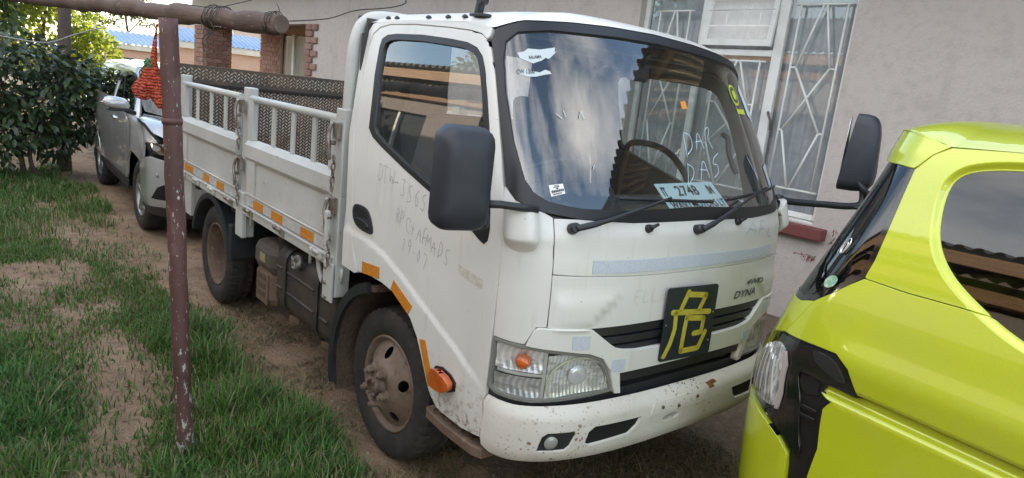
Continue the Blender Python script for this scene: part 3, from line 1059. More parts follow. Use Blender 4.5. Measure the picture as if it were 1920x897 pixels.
RUBBER = M('tyre rubber', (.022, .021, .021), .82, var=(9, (.045, .038, .032), .4, .7), spots=[(40, (.075, .06, .048), .60, .78, 4)])
BLACK = M('black plastic', (.016, .018, .022), .45, var=(6, (.028, .03, .034), .4, .7))
SEAL = M('black rubber seal', (.012, .013, .016), .40)
BLACK_HOLE = M('dark hollow', (.006, .006, .006), .9)
MIRROR_PLASTIC = M('grained mirror plastic', (.020, .024, .034), .50, var=(14, (.030, .034, .045), .4, .7), bump=(220, .10, .001))
CHASSIS = M('chassis black', (.018, .017, .016), .8, var=(5, (.05, .04, .032), .45, .7))
STEEL = M('worn bare steel', (.36, .34, .31), .45, .7, var=(20, (.20, .15, .11), .4, .65))
ORANGE_TAPE = M('orange reflective tape', (.62, .24, .02), .5, var=(60, (.50, .18, .015), .4, .6))
WHITE_TAPE = M('white reflective tape', (.56, .61, .68), .35, var=(200, (.47, .52, .60), .45, .55))
AMBER = M('amber lens', (.55, .12, .015), .18, var=(9, (.42, .07, .01), .4, .6), coat=.6)
TRIM = M('dark grey cabin trim', (.045, .044, .045), .8, var=(12, (.06, .058, .056), .4, .6))
SEAT = M('grey seat cloth', (.075, .075, .08), .95)
INNER = M('cabin liner', (.09, .088, .085), .9)
WINDSCREEN = glass('windscreen glass', (.84, .90, .90), 2.25, dirt=.03)
SIDE_GLASS = glass('side glass', (.70, .75, .74), 2.4, dirt=.045)
CHROME = M('lamp reflector', (.86, .87, .88), .16, .85)

def lens_material():
    m = bpy.data.materials.new('ribbed lamp lens'); m.use_nodes = True
    n, l = nodes_of(m); n.remove(n['Principled BSDF'])
    tr = n.new('ShaderNodeBsdfTransparent'); tr.inputs['Color'].default_value = (.95, .96, .95, 1)
    gl = n.new('ShaderNodeBsdfGlossy'); gl.inputs['Roughness'].default_value = .05
    fr = sheet_fresnel(n, l, 1.6)
    wv = n.new('ShaderNodeTexWave'); wv.bands_direction = 'Y'; wv.inputs['Scale'].default_value = 38; wv.inputs['Distortion'].default_value = .0
    l.new(coords(n, l), wv.inputs['Vector'])
    bp = n.new('ShaderNodeBump'); bp.inputs['Strength'].default_value = .6; bp.inputs['Distance'].default_value = .004
    l.new(wv.outputs['Fac'], bp.inputs['Height']); l.new(bp.outputs['Normal'], gl.inputs['Normal']); l.new(bp.outputs['Normal'], fr.inputs['Normal'])
    mx = n.new('ShaderNodeMixShader')
    l.new(fr.outputs[0], mx.inputs[0]); l.new(tr.outputs[0], mx.inputs[1]); l.new(gl.outputs[0], mx.inputs[2])
    df = n.new('ShaderNodeBsdfDiffuse'); df.inputs['Color'].default_value = (.55, .55, .54, 1)
    m2 = n.new('ShaderNodeMixShader'); m2.inputs[0].default_value = .05
    l.new(mx.outputs[0], m2.inputs[1]); l.new(df.outputs[0], m2.inputs[2]); l.new(m2.outputs[0], n['Material Output'].inputs['Surface'])
    return m
M_LENS = lens_material()

def ribbed(name, base, lo):
    m = bpy.data.materials.new(name); m.use_nodes = True
    n, l = nodes_of(m); p = n['Principled BSDF']
    wv = n.new('ShaderNodeTexWave'); wv.bands_direction = 'Y'; wv.inputs['Scale'].default_value = 20; wv.inputs['Distortion'].default_value = .4; wv.inputs['Detail Scale'].default_value = 3
    l.new(coords(n, l), wv.inputs['Vector'])
    w2 = noise(n, l, coords(n, l, 'Object', (1, 1, 2.5)), 16, 2)
    c = mixc(n, l, ramp(n, l, wv.outputs['Fac'], .2, .8), lo, base)
    c = mixc(n, l, ramp(n, l, w2, .48, .60, (0, 0, 0, 1), (.75, .75, .75, 1)), c, tuple(v*.45 for v in base))
    l.new(c, p.inputs['Base Color']); p.inputs['Metallic'].default_value = .30; p.inputs['Roughness'].default_value = .12
    b_ = n.new('ShaderNodeBump'); b_.inputs['Strength'].default_value = .6; b_.inputs['Distance'].default_value = .004
    l.new(wv.outputs['Fac'], b_.inputs['Height']); l.new(b_.outputs['Normal'], p.inputs['Normal'])
    return m
CHROME_RIB = ribbed('ribbed bright reflector', (.92, .93, .94), (.72, .73, .74))
GREY_RIB = ribbed('ribbed grey reflector', (.60, .61, .62), (.42, .425, .43))

truck = thing('flatbed_truck', 'white flatbed truck with cab over the front wheels parked beside the house', 'truck')
mirror_poly = lambda poly: [(-s, z) for s, z in poly][::-1]
def both(half):
    """half outline from the middle round the near side; returns the closed outline over both sides"""
    return half + [(-s, z) for s, z in half[::-1] if abs(s) > 1e-6]

WIN_OUT = [(-1.915, 1.537), (-1.852, 1.777), (-1.800, 1.900), (-1.770, 1.938), (-1.72, 1.955), (-1.64, 1.960), (-1.426, 1.958), (-1.24, 1.946), (-1.105, 1.933), (-1.045, 1.915), (-1.015, 1.885), (-1.002, 1.839),
           (-.998, 1.745), (-.996, 1.638), (-1.004, 1.287), (-1.015, 1.245), (-1.035, 1.229), (-1.065, 1.238), (-1.154, 1.280), (-1.27, 1.319), (-1.395, 1.346), (-1.60, 1.405), (-1.80, 1.470), (-1.88, 1.502)]
WIN_GLASS = [(-1.868, 1.552), (-1.815, 1.779), (-1.765, 1.893), (-1.74, 1.918), (-1.70, 1.931), (-1.637, 1.936), (-1.437, 1.934), (-1.239, 1.921), (-1.123, 1.911), (-1.070, 1.897), (-1.045, 1.876), (-1.034, 1.828),
             (-1.029, 1.743), (-1.030, 1.635), (-1.040, 1.295), (-1.06, 1.275), (-1.199, 1.320), (-1.286, 1.343), (-1.40, 1.372), (-1.60, 1.430), (-1.78, 1.490), (-1.845, 1.518)]
DOOR = [(-.975, 1.943), (-.952, 1.909), (-.940, 1.817), (-.938, 1.643), (-.932, 1.40), (-.942, 1.2), (-.945, 1.06), (-.948, .91), (-.952, .73), (-.958, .636), (-.940, .560), (-.942, .512),
        (-1.06, .495), (-1.19, .497), (-1.235, .503), (-1.284, .538), (-1.318, .591), (-1.359, .66), (-1.414, .741), (-1.475, .801), (-1.547, .846), (-1.642, .873), (-1.74, .885), (-1.846, .885), (-1.960, .874),
        (-2.022, .964), (-2.043, 1.035), (-2.068, 1.2), (-2.075, 1.36), (-2.060, 1.528), (-1.968, 1.776), (-1.900, 1.905), (-1.855, 1.955), (-1.785, 1.985), (-1.69, 1.998), (-1.474, 1.998), (-1.234, 1.987), (-1.075, 1.975), (-1.01, 1.963)]
REAR = [(-1.972, .868), (-2.032, .962), (-2.053, 1.035), (-2.078, 1.2), (-2.085, 1.36), (-2.070, 1.530), (-1.977, 1.780), (-1.908, 1.911), (-1.861, 1.962), (-1.788, 1.993), (-1.69, 2.006), (-1.474, 2.006),
        (-1.234, 1.995), (-1.075, 1.983), (-1.003, 1.970), (-.966, 1.950), (-.945, 1.962), (-.93, 1.99), (-1.0, 2.012), (-1.4, 2.022), (-1.72, 2.022), (-1.85, 2.006), (-1.925, 1.955), (-1.985, 1.860), (-2.055, 1.68), (-2.118, 1.489), (-2.138, 1.24), (-2.135, .86), (-2.0, .855)]
WS_OUT = both([(0, 1.357), (-.40, 1.355), (-.634, 1.364), (-.776, 1.380), (-.877, 1.409), (-.912, 1.45), (-.924, 1.64), (-.930, 1.844), (-.936, 1.940), (-.905, 1.985), (-.779, 2.022), (-.55, 2.044), (-.314, 2.058), (0, 2.066)])
WS_IN = both([(0, 1.404), (-.396, 1.394), (-.632, 1.397), (-.760, 1.413), (-.812, 1.44), (-.840, 1.48), (-.874, 1.605), (-.893, 1.763), (-.889, 1.88), (-.868, 1.945), (-.807, 1.984), (-.654, 2.007), (-.268, 2.027), (0, 2.032)])
LID_U = both([(0, 1.158), (-.35, 1.161), (-.60, 1.167), (-.739, 1.172), (-.739, 1.36), (-.634, 1.361), (-.40, 1.350), (0, 1.352)])
LID_L = both([(0, .976), (-.19, .974), (-.57, .972), (-.739, .979), (-.739, 1.165), (-.60, 1.161), (-.35, 1.155), (0, 1.152)])
CORNER = [(-.935, .919), (-.870, .916), (-.818, .913), (-.796, .960), (-.783, .980), (-.747, .982), (-.746, 1.18), (-.747, 1.362), (-.776, 1.376), (-.877, 1.405), (-.921, 1.445), (-.929, 1.40), (-.937, 1.2), (-.939, 1.06), (-.937, .919)]
HEAD = [(-.940, .911), (-.870, .909), (-.809, .905), (-.686, .890), (-.562, .872), (-.506, .849), (-.466, .801), (-.440, .745), (-.428, .713), (-.519, .706), (-.661, .698), (-.768, .694), (-.846, .700), (-.914, .708), (-.944, .726)]
MOUST = both([(0, .866), (-.188, .866), (-.330, .868), (-.406, .876), (-.440, .884), (-.475, .904), (-.565, .967), (-.773, .975), (-.788, .964), (-.812, .910), (-.686, .896), (-.562, .878), (-.500, .854), (-.458, .803), (-.420, .706), (-.393, .703), (-.405, .752), (-.412, .787), (-.30, .789), (0, .790)])

# black inner shell that shows in the shut lines
panel(CAB, both([(0, .60), (-.93, .60), (-.96, .60), (-.96, 1.33), (-.80, 1.355), (0, 1.345)]), 'inner_shell', BLACK_HOLE, truck, off=-.045, depth=0, step=.06)
for sgn in (1, -1):
    fl = (lambda p: p) if sgn == 1 else mirror_poly
    panel(CAB, fl([(-.93, .50), (-1.2, .49), (-1.37, .66), (-1.48, .79), (-1.64, .865), (-1.95, .87), (-2.13, .87), (-2.13, 1.48), (-1.98, 1.85), (-1.9, 1.98), (-1.0, 1.99), (-.93, 1.93)]),
          'inner_side', TRIM, truck, holes=[fl(WIN_GLASS)], off=-.045, depth=0, step=.06)
    door = panel(CAB, fl(DOOR), 'door', CAB_WHITE, truck, holes=[fl(WIN_OUT)], step=.014, depth=.03)
    panel(CAB, fl(WIN_OUT), 'window_seal', SEAL, door, holes=[fl(WIN_GLASS)], off=.003, depth=.03, step=.03)
    panel(CAB, fl(inset(WIN_GLASS, -.006)), 'window_glass', SIDE_GLASS, door, off=-.008, depth=0, step=.04)
    panel(CAB, fl(REAR), 'door_surround', CAB_WHITE, truck, depth=.05, step=.03)
    panel(CAB, fl(CORNER), 'corner_panel', CAB_WHITE, truck, step=.025)
    # handle: recessed cup and pull
    hp = rounded([(-2.068, 1.176), (-1.955, 1.184), (-1.895, 1.165), (-1.850, 1.085), (-1.885, 1.066), (-2.045, 1.078)], 2)
    hd = panel(CAB, fl(hp), 'door_handle', BLACK, door, off=.006, depth=.012, step=.02)
    panel(CAB, fl(rounded([(-2.03, 1.120), (-1.91, 1.118), (-1.885, 1.085), (-2.02, 1.088)], 2)), 'handle_pull', SEAL, hd, off=.014, depth=.012, step=.02)
    panel(CAB, fl(rounded([(-2.045, 1.165), (-1.965, 1.170), (-1.915, 1.150), (-1.905, 1.132), (-2.035, 1.132)], 2)), 'handle_cup', BLACK_HOLE, hd, off=.0075, depth=.002, step=.02)
    # orange markers
    for poly in ([(-1.923, .931), (-1.761, .945), (-1.759, .893), (-1.922, .878)], [(-1.630, .925), (-1.468, .858), (-1.497, .815), (-1.650, .880)], [(-1.393, .742), (-1.350, .752), (-1.262, .590), (-1.300, .570)]):
        panel(CAB, fl(poly), 'reflector', ORANGE_TAPE, door, off=.0025, depth=.002, step=.03, edge=.001)
    # side indicator
    ind = rounded([(-1.290, .625), (-1.238, .688), (-1.120, .672), (-1.122, .618), (-1.262, .598)], 1)
    panel(CAB, fl(inset(ind, -.006)), 'indicator_base', SEAL, door, off=.006, depth=.01, step=.02)
    c_s = -1.19
    panel(CAB, fl(ind), 'indicator', AMBER, door, off=lambda s, z: .012+.030*np.clip(1-((np.abs(s)-1.17)/.13)**2, 0, 1), depth=.03, step=.015)
    # headlamp
    hl = group_part('headlamp', truck)
    panel(CAB, fl(HEAD), 'housing', M('lamp housing', (.50, .51, .49), .35, .15), hl, off=-.050, depth=.0, step=.03)
    rim_ = panel(CAB, fl(HEAD), 'rim', M('clear lamp edge', (.20, .205, .19), .2), hl, holes=[fl(inset(HEAD, .009))], off=.0, depth=.055, step=.02)
    lens = panel(CAB, fl(inset(HEAD, .005)), 'lens', None, hl, off=.004, depth=0, step=.02)
    lens.data.materials.append(M_LENS)
    panel(CAB, fl([(-.735, .880), (-.725, .880), (-.725, .705), (-.735, .703)]), 'divider', M('lamp housing', (.42, .43, .42)), hl, off=-.012, depth=.03, step=.02)
    panel(CAB, fl([(-.915, .800), (-.735, .795), (-.735, .788), (-.915, .793)]), 'divider', M('lamp housing', (.42, .43, .42)), hl, off=-.012, depth=.03, step=.02)
    def bowl(poly, s0, z0, rs, rz, deep, mat):
        panel(CAB, fl(poly), 'reflector_bowl', mat, hl, off=lambda s, z: -.010-deep*(1-np.clip(((np.abs(s)+s0)/rs)**2+((z-z0)/rz)**2, 0, 1)), depth=0, step=.010)
    bowl([(-.722, .868), (-.655, .876), (-.562, .860), (-.512, .838), (-.474, .792), (-.444, .724), (-.52, .716), (-.66, .708), (-.722, .706)], -.585, .785, .15, .10, .022, CHROME_RIB)
    bowl([(-.925, .898), (-.81, .893), (-.738, .884), (-.738, .802), (-.925, .806)], -.828, .846, .11, .055, .018, CHROME_RIB)
    bowl([(-.925, .786), (-.738, .782), (-.738, .706), (-.846, .708), (-.925, .720)], -.828, .745, .11, .05, .015, GREY_RIB)
    b = Build(); b.tube([CAB.pts((-.590+.128*math.cos(t))*sgn, .760+.098*math.sin(t), -.008) for t in np.linspace(R(-25), R(205), 30)], .0035, 6); b.obj('bowl_edge', M('bowl edge', (.55, .58, .42), .2), hl)
    b = Build(); b.lathe([(.040, 0), (.036, .006), (.026, .010), (.010, .012), (0, .0125)], 20, (0, 0, 0), 'z'); o = b.obj('projector_lens', M('bright lamp lens', (.72, .75, .80), .06, .3, coat=1.0), hl)
    o.matrix_local = Matrix.Translation(Vector(CAB.pts(-.585*sgn, .785, -.026))) @ Vector(CAB.normals(-.585*sgn, .785)).to_track_quat('Z', 'Y').to_matrix().to_4x4()
    for (s0, z0, r0, mt) in ((-.815, .842, .031, AMBER),):
        p0 = CAB.pts(s0*sgn, z0, -.018)
        b = Build(); b.lathe([(0.0, -r0), (r0*.7, -r0*.7), (r0, 0), (r0*.7, r0*.7), (0.0, r0)], 14, tuple(p0), 'x'); b.obj('bulb', mt, hl)
    # mirror pod under the windscreen corner
    pod = [(-.915, 1.385), (-.912, 1.27), (-.895, 1.248), (-.860, 1.238), (-.825, 1.244), (-.802, 1.262), (-.796, 1.30), (-.793, 1.372), (-.85, 1.395)]
    panel(CAB, fl(rounded(pod, 1)), 'mirror_pod', CAB_WHITE, truck, off=lambda s, z: .004+.052*np.clip(1-((np.abs(s)-.856)/.066)**4, 0, 1)*sstep(1.236, 1.285, z), depth=.03, step=.010)
    panel(CAB, fl([(-.748, .905), (-.66, .893), (-.656, .893), (-.748, .905)][:3]) if False else fl([(-.646, .949), (-.572, .949), (-.570, .898), (-.642, .899)]), 'reflector', WHITE_TAPE, truck, off=.0125, depth=.002, step=.03, edge=.001)
    panel(CAB, fl([(-.459, .846), (-.394, .842), (-.393, .793), (-.461, .798)]), 'reflector', WHITE_TAPE, truck, off=.0125, depth=.002, step=.03, edge=.001)

# windscreen
panel(CAB, WS_OUT, 'windscreen_seal', SEAL, truck, holes=[WS_IN], off=.004, depth=.03, step=.03)
windscreen = panel(CAB, inset(WS_IN, -.008), 'windscreen', WINDSCREEN, truck, off=-.006, depth=0, step=.04)
panel(CAB, LID_U, 'front_panel', FRONT_WHITE, truck, step=.03)
panel(CAB, LID_L, 'front_panel', FRONT_WHITE, truck, step=.025)
panel(CAB, MOUST, 'grille_surround', FRONT_WHITE, truck, off=.010, depth=.035, step=.02)
SLOT_U = both([(0, .860), (-.42, .868), (-.49, .90), (-.572, .972), (0, .980)])
panel(CAB, SLOT_U, 'grille_back', BLACK_HOLE, truck, off=-.030, depth=0, step=.04)
panel(CAB, both([(0, .69), (-.42, .69), (-.42, .80), (0, .80)]), 'grille_back', BLACK_HOLE, truck, off=-.040, depth=0, step=.04)
for z0, z1, w in ((.938, .966, .548), (.902, .925, .500), (.872, .888, .44)):
    panel(CAB, both([(0, z0), (-w+.02, z0), (-w, z1), (0, z1)]), 'grille_slat', BLACK, truck, off=-.006, depth=.03, step=.03)
for z0, z1 in ((.745, .776),):
    panel(CAB, both([(0, z0), (-.398, z0), (-.404, z1), (0, z1)]), 'grille_slat', BLACK, truck, off=-.004, depth=.03, step=.03)
panel(CAB, both([(0, 1.171), (-.36, 1.172), (-.588, 1.175), (-.588, 1.222), (-.36, 1.219), (0, 1.220)]), 'reflective_strip', WHITE_TAPE, truck, off=.003, depth=.002, step=.03, edge=.001)

# roof: from the top edge of the skin inwards
def roof():
    top = []
    for s in np.concatenate([np.linspace(-2.04, -1.02, 26), np.linspace(-1.0, 1.0, 61), np.linspace(1.02, 2.04, 26)]):
        a = abs(s)
        z = 2.005 if a > 1.1 else (2.005 - .020*float(sstep(1.1, .96, a)) + .086*float(sstep(.96, .0, a))**.55*1.0 if a > 0 else 2.07)
        if a < .96: z = float(np.interp(a, [0, .314, .55, .779, .905, .96], [2.072, 2.064, 2.050, 2.029, 1.993, 1.988]))
        elif a < 1.1: z = float(np.interp(a, [.96, 1.1], [1.988, 2.008]))
        else: z = 2.012
        top.append(CAB.pts(s, z, .001))
    top = np.array(top)
    back = [np.array([-.405, y, 2.03+.02*(1-(y/.72)**2)]) for y in np.linspace(.70, -.70, 15)]
    loop = np.array(list(top)+back)
    n = len(loop)
    rings = []
    cx = np.clip(loop[:, 0], -.25, .36)
    for t in (0, .012, .03, .06, .11, .18, .30, .48, .72, .96):
        q = loop.copy()
        q[:, 0] += (cx-loop[:, 0])*t
        q[:, 1] *= (1-t)
        q[:, 2] += (2.118-loop[:, 2])*(1-(1-t)**3.2)
        rings.append(q)
    v = np.concatenate(rings)
    f = [(j*n+i, j*n+(i+1) % n, (j+1)*n+(i+1) % n, (j+1)*n+i) for j in range(len(rings)-1) for i in range(n)]
    f.append(tuple((len(rings)-1)*n+i for i in range(n)))
    b = Build(); b.add(v, f, True)
    return b.obj('roof', CAB_WHITE, truck)
roof_ob = roof()
for s in (-1.80, -1.72, -1.30, -1.18, -1.45):
    p = CAB.pts(s, 2.012, 0); b = Build(); b.lathe([(.014, 0), (.012, .008), (.005, .013), (0, .014)], 10, (p[0], p[1]+.05, p[2]+.022), 'z'); b.obj('roof_plug', SEAL, truck)
# cab back and floor
Build().box((-.42, -.80, .86), (-.405, .80, 1.62)).obj('back_wall', TRIM, truck)
Build().box((-.42, -.78, 1.96), (-.405, .78, 2.03)).obj('back_wall', TRIM, truck)
Build().box((-.42, -.80, 1.62), (-.405, -.30, 1.96)).obj('back_wall', TRIM, truck)
Build().box((-.42, .26, 1.62), (-.405, .80, 1.96)).obj('back_wall', TRIM, truck)
Build().box((-.40, -.78, .86), (.45, .78, .90)).obj('cab_floor', CHASSIS, truck)
Build().box((.45, -.78, .62), (1.0, .78, .66)).obj('cab_floor', CHASSIS, truck)
# ceiling liner
Build().box((-.40, -.66, 1.985), (.50, .66, 1.992)).obj('ceiling_liner', INNER, truck)

# cabin
dash = Build(); dash.prism([(.98, 1.325), (.93, 1.345), (.80, 1.352), (.70, 1.385), (.60, 1.375), (.575, 1.30), (.575, .95), (.96, .95)], -.50, .50, 'y', .01)
for y0, y1 in ((-.74, -.502), (.502, .74)): dash.prism([(.84, 1.335), (.80, 1.350), (.70, 1.383), (.60, 1.373), (.577, 1.30), (.577, .95), (.82, .95)], y0, y1, 'y', .01)
dash.obj('dashboard', TRIM, truck)
b = Build(); b.prism([(.80, 1.355), (.74, 1.43), (.62, 1.43), (.58, 1.36)], -.56, -.20, 'y', .015); b.obj('instrument_hood', BLACK, truck)
b = Build(); rim_c = Vector((.46, -.38, 1.40)); ax = Vector((-.62, 0, .78)).normalized(); u_ = Vector((0, 1, 0)); w_ = ax.cross(u_)
b.tube([rim_c+(u_*math.cos(t)+w_*math.sin(t))*.20 for t in np.linspace(0, 2*math.pi, 36, endpoint=False)], .014, 8, closed=True)
for t in (0.2, math.pi-.2, -math.pi/2): b.tube([rim_c-ax*.03, rim_c+(u_*math.cos(t)+w_*math.sin(t))*.20], .013, 6)
b.tube([rim_c, rim_c-ax*.35], .03, 8); b.obj('steering_wheel', BLACK, truck)
for y0, y1 in ((-.66, -.18), (-.10, .62)):
    b = Build(); b.obox((.05, (y0+y1)/2, 1.10), (.48, y1-y0, .14), .04); b.obj('seat', SEAT, truck)
    b = Build(); b.obox((-.24, (y0+y1)/2, 1.36), (.14, y1-y0, .52), .05, Matrix.Rotation(-.2, 3, 'Y')); b.obj('seat_back', SEAT, truck)
    b = Build(); b.obox((-.33, (y0+y1)/2-.05, 1.68), (.09, .22, .15), .035, Matrix.Rotation(-.15, 3, 'Y')); b.obj('headrest', SEAT, truck)
b = Build(); b.tube(spline([(.034, .64, 1.50), (.045, .64, 1.55), (.10, .635, 1.575), (.25, .63, 1.575), (.37, .63, 1.535), (.47, .63, 1.45), (.53, .63, 1.36)], 6), .017, 8); b.obj('grab_handle', BLACK, truck)
b = Build(); b.tube(spline([(.60, .70, 1.68), (.64, .69, 1.665), (.66, .69, 1.60), (.70, .69, 1.53), (.72, .70, 1.50)], 6), .013, 8); b.obj('grab_handle', BLACK, truck)
b = Build(); b.obox((.55, .055, 1.915), (.035, .17, .075), .015, Matrix.Rotation(.25, 3, 'Z')); b.tube([(.56, .055, 1.94), (.60, .06, 2.0)], .012, 8); b.obj('rear_view_mirror', BLACK, truck)
b = Build(); b.prism([(.12, 1.98), (.30, 1.98), (.44, 1.965), (.44, 1.955), (.12, 1.955)], -.62, -.10, 'y', .004); b.obj('sun_visor', INNER, truck)
b = Build(); b.prism([(.12, 1.98), (.30, 1.98), (.44, 1.965), (.44, 1.955), (.12, 1.955)], .14, .64, 'y', .004); b.obj('sun_visor', INNER, truck)

# bumper
FOG = [(-.764, .519), (-.760, .552), (-.752, .584), (-.731, .599), (-.622, .602), (-.614, .588), (-.634, .538), (-.652, .521)]
HOLE = [(-.574, .540), (-.565, .590), (-.537, .610), (-.303, .611), (-.322, .574), (-.362, .543), (-.554, .530)]
BUMP_TOP = both([(0, .688), (-.41, .688), (-.70, .686), (-.85, .683), (-.96, .686), (-.992, .66), (-.992, .52), (-.975, .49), (-.93, .476), (-.85, .468), (-.70, .470), (-.50, .474), (-.25, .478), (0, .479)])
OVAL = rounded([(-.180, .552), (-.170, .586), (-.060, .586), (-.070, .552)], 2)
bump = panel(BUMPER, BUMP_TOP, 'front_bumper', BUMPER_WHITE, truck, holes=[FOG, HOLE, OVAL, mirror_poly(FOG), mirror_poly(HOLE)], step=.022, depth=.035, edge=.008)
panel(BUMPER, both([(0, .49), (-.95, .49), (-.95, .68), (0, .68)]), 'bumper_back', BLACK_HOLE, bump, off=-.05, depth=0, step=.05)
panel(BUMPER, [(-.238, .650), (.118, .650), (.095, .597), (-.255, .597)], 'plate_mount', BUMPER_WHITE, bump, off=.0035, depth=.005, step=.03, edge=.004)
for s, z in ((-.189, .625), (-.088, .613), (.035, .628)):
    p = BUMPER.pts(s, z, .004); b = Build(); b.lathe([(.008, 0), (.007, .004), (.004, .006), (0, .006)], 10, tuple(p), 'x'); b.obj('bolt', M('rusty bolt', (.09, .055, .035), .8), bump)
panel(BUMPER, [(.105, .668), (.165, .672), (.185, .660), (.150, .655), (.165, .645), (.125, .642), (.118, .655)], 'rust_patch', M('bare rust', (.26, .115, .035), .9, var=(30, (.14, .06, .03), .4, .6)), bump, off=.001, depth=0, step=.02)
for sg in (1, -1):
    fl = (lambda p: p) if sg == 1 else mirror_poly
    fg = panel(BUMPER, fl(inset(FOG, .001)), 'fog_bezel', BLACK, bump, off=-.007, depth=0, step=.02)
    panel(BUMPER, fl(inset(HOLE, .001)), 'bumper_vent', BLACK_HOLE, bump, off=-.010, depth=0, step=.03)
    p = BUMPER.pts(-.712*sg, .559, -.006); nrm = BUMPER.normals(-.712*sg, .559)
    q = Vector(nrm).to_track_quat('Z', 'Y').to_matrix()
    b = Build(); b.lathe([(.030, -.01), (.031, .002), (.027, .006)], 22, (0, 0, 0), 'z')
    fm = Matrix.Translation(Vector(p)) @ q.to_4x4()
    o = b.obj('fog_lamp', BLACK, bump); o.matrix_local = fm
    b = Build(); b.lathe([(.027, .004), (.020, .009), (.010, .012), (0, .0125)], 22, (0, 0, 0), 'z')
    o2 = b.obj('fog_glass', M('ribbed fog glass', (.30, .31, .31), .1, 0.0, coat=.8), bump); o2.matrix_local = fm
# black strip standing in for the shaded gap under the lamps
panel(CAB, both([(0, .66), (-.95, .66), (-.95, .722), (-.70, .70), (0, .712)]), 'under_lamp_gap', BLACK, truck, off=-.02, depth=.02, step=.05)

# danger plate with hand painted character
pl = group_part('danger_plate', truck)
PC, PU, PR = np.array([1.112, -.0637, .9529]), np.array([-.0264, 0, .9997]), np.array([.0762, .9971, 0])
PN = np.cross(PR, PU)
def plate_pt(u, v, d=0.0): return PC + PR*u + PU*v + PN*d
b = Build(); rp = rounded([(-.15, -.15), (.15, -.15), (.15, .15), (-.15, .15)], 0)
rp = [(x, y) for cx, cy, a0 in ((.136, -.136, -90), (.136, .136, 0), (-.136, .136, 90), (-.136, -.136, 180)) for x, y in [(cx+.014*math.cos(R(a0+t)), cy+.014*math.sin(R(a0+t))) for t in (0, 30, 60, 90)]]
n_ = len(rp)
b.add([plate_pt(x, y, 0) for x, y in rp]+[plate_pt(x, y, -.004) for x, y in rp], [tuple(range(n_)), tuple(range(2*n_-1, n_-1, -1))]+[(i, i+n_, (i+1) % n_+n_, (i+1) % n_) for i in range(n_)])
b.obj('board', M('dark painted sheet', (.012, .018, .028), .35, var=(8, (.02, .028, .04), .4, .7)), pl)
YEL = M('yellow brush paint', (.50, .44, .055), .5, var=(30, (.42, .36, .04), .4, .6))
def brush(b, pts, w):
    pts = np.array(dense(pts, .006, False)); t = np.gradient(pts, axis=0); t /= np.linalg.norm(t, axis=1, keepdims=True)
    nn = np.stack([-t[:, 1], t[:, 0]], 1)*w/2
    poly = [tuple(p) for p in pts+nn] + [tuple(pts[-1]+(np.cos(a)*nn[-1]/1.0+np.sin(a)*t[-1]*w/2)) for a in np.linspace(0, math.pi, 7)[1:-1]] + [tuple(p) for p in (pts-nn)[::-1]] + [tuple(pts[0]+(-np.cos(a)*nn[0]-np.sin(a)*t[0]*w/2)) for a in np.linspace(0, math.pi, 7)[1:-1]]
    k = len(pts)
    A = [plate_pt(*p, .0012) for p in pts+nn]; B2 = [plate_pt(*p, .0012) for p in pts-nn]
    b.add(A+B2, [(i+1, i, k+i, k+i+1) for i in range(k-1)])
    for e, sg in ((0, -1), (-1, 1)):
        c = pts[e]
        ring = [plate_pt(*(c+(math.cos(a)*nn[e]+sg*math.sin(a)*t[e]*w/2)), .0012) for a in np.linspace(0, math.pi, 8)]
        b.add(ring, [tuple(range(8))])
strokes = [[(-.030, .128), (-.062, .060)], [(-.024, .118), (.078, .108)], [(.078, .108), (.048, .052)], [(-.108, .050), (.112, .036)],
           [(-.088, .044), (-.084, -.02), (-.100, -.08), (-.126, -.128)], [(-.022, .022), (-.026, -.04), (-.030, -.118)], [(-.018, .020), (.084, .010)], [(.084, .010), (.078, -.048), (.034, -.050)],
           [(-.030, -.118), (.070, -.116)], [(.074, -.114), (.104, -.050)]]
for st in strokes:
    b = Build(); brush(b, st, .023); b.obj('brush_stroke', YEL, pl, fix=False)
for u, v in ((-.138, -.132), (.132, -.090), (-.138, .0), (.138, .03)):
    b = Build(); b.lathe([(.0045, 0), (.0035, .002), (0, .0025)], 8, (0, 0, 0), 'x'); o = b.obj('rivet', STEEL, pl); o.location = plate_pt(u, v, .0005)

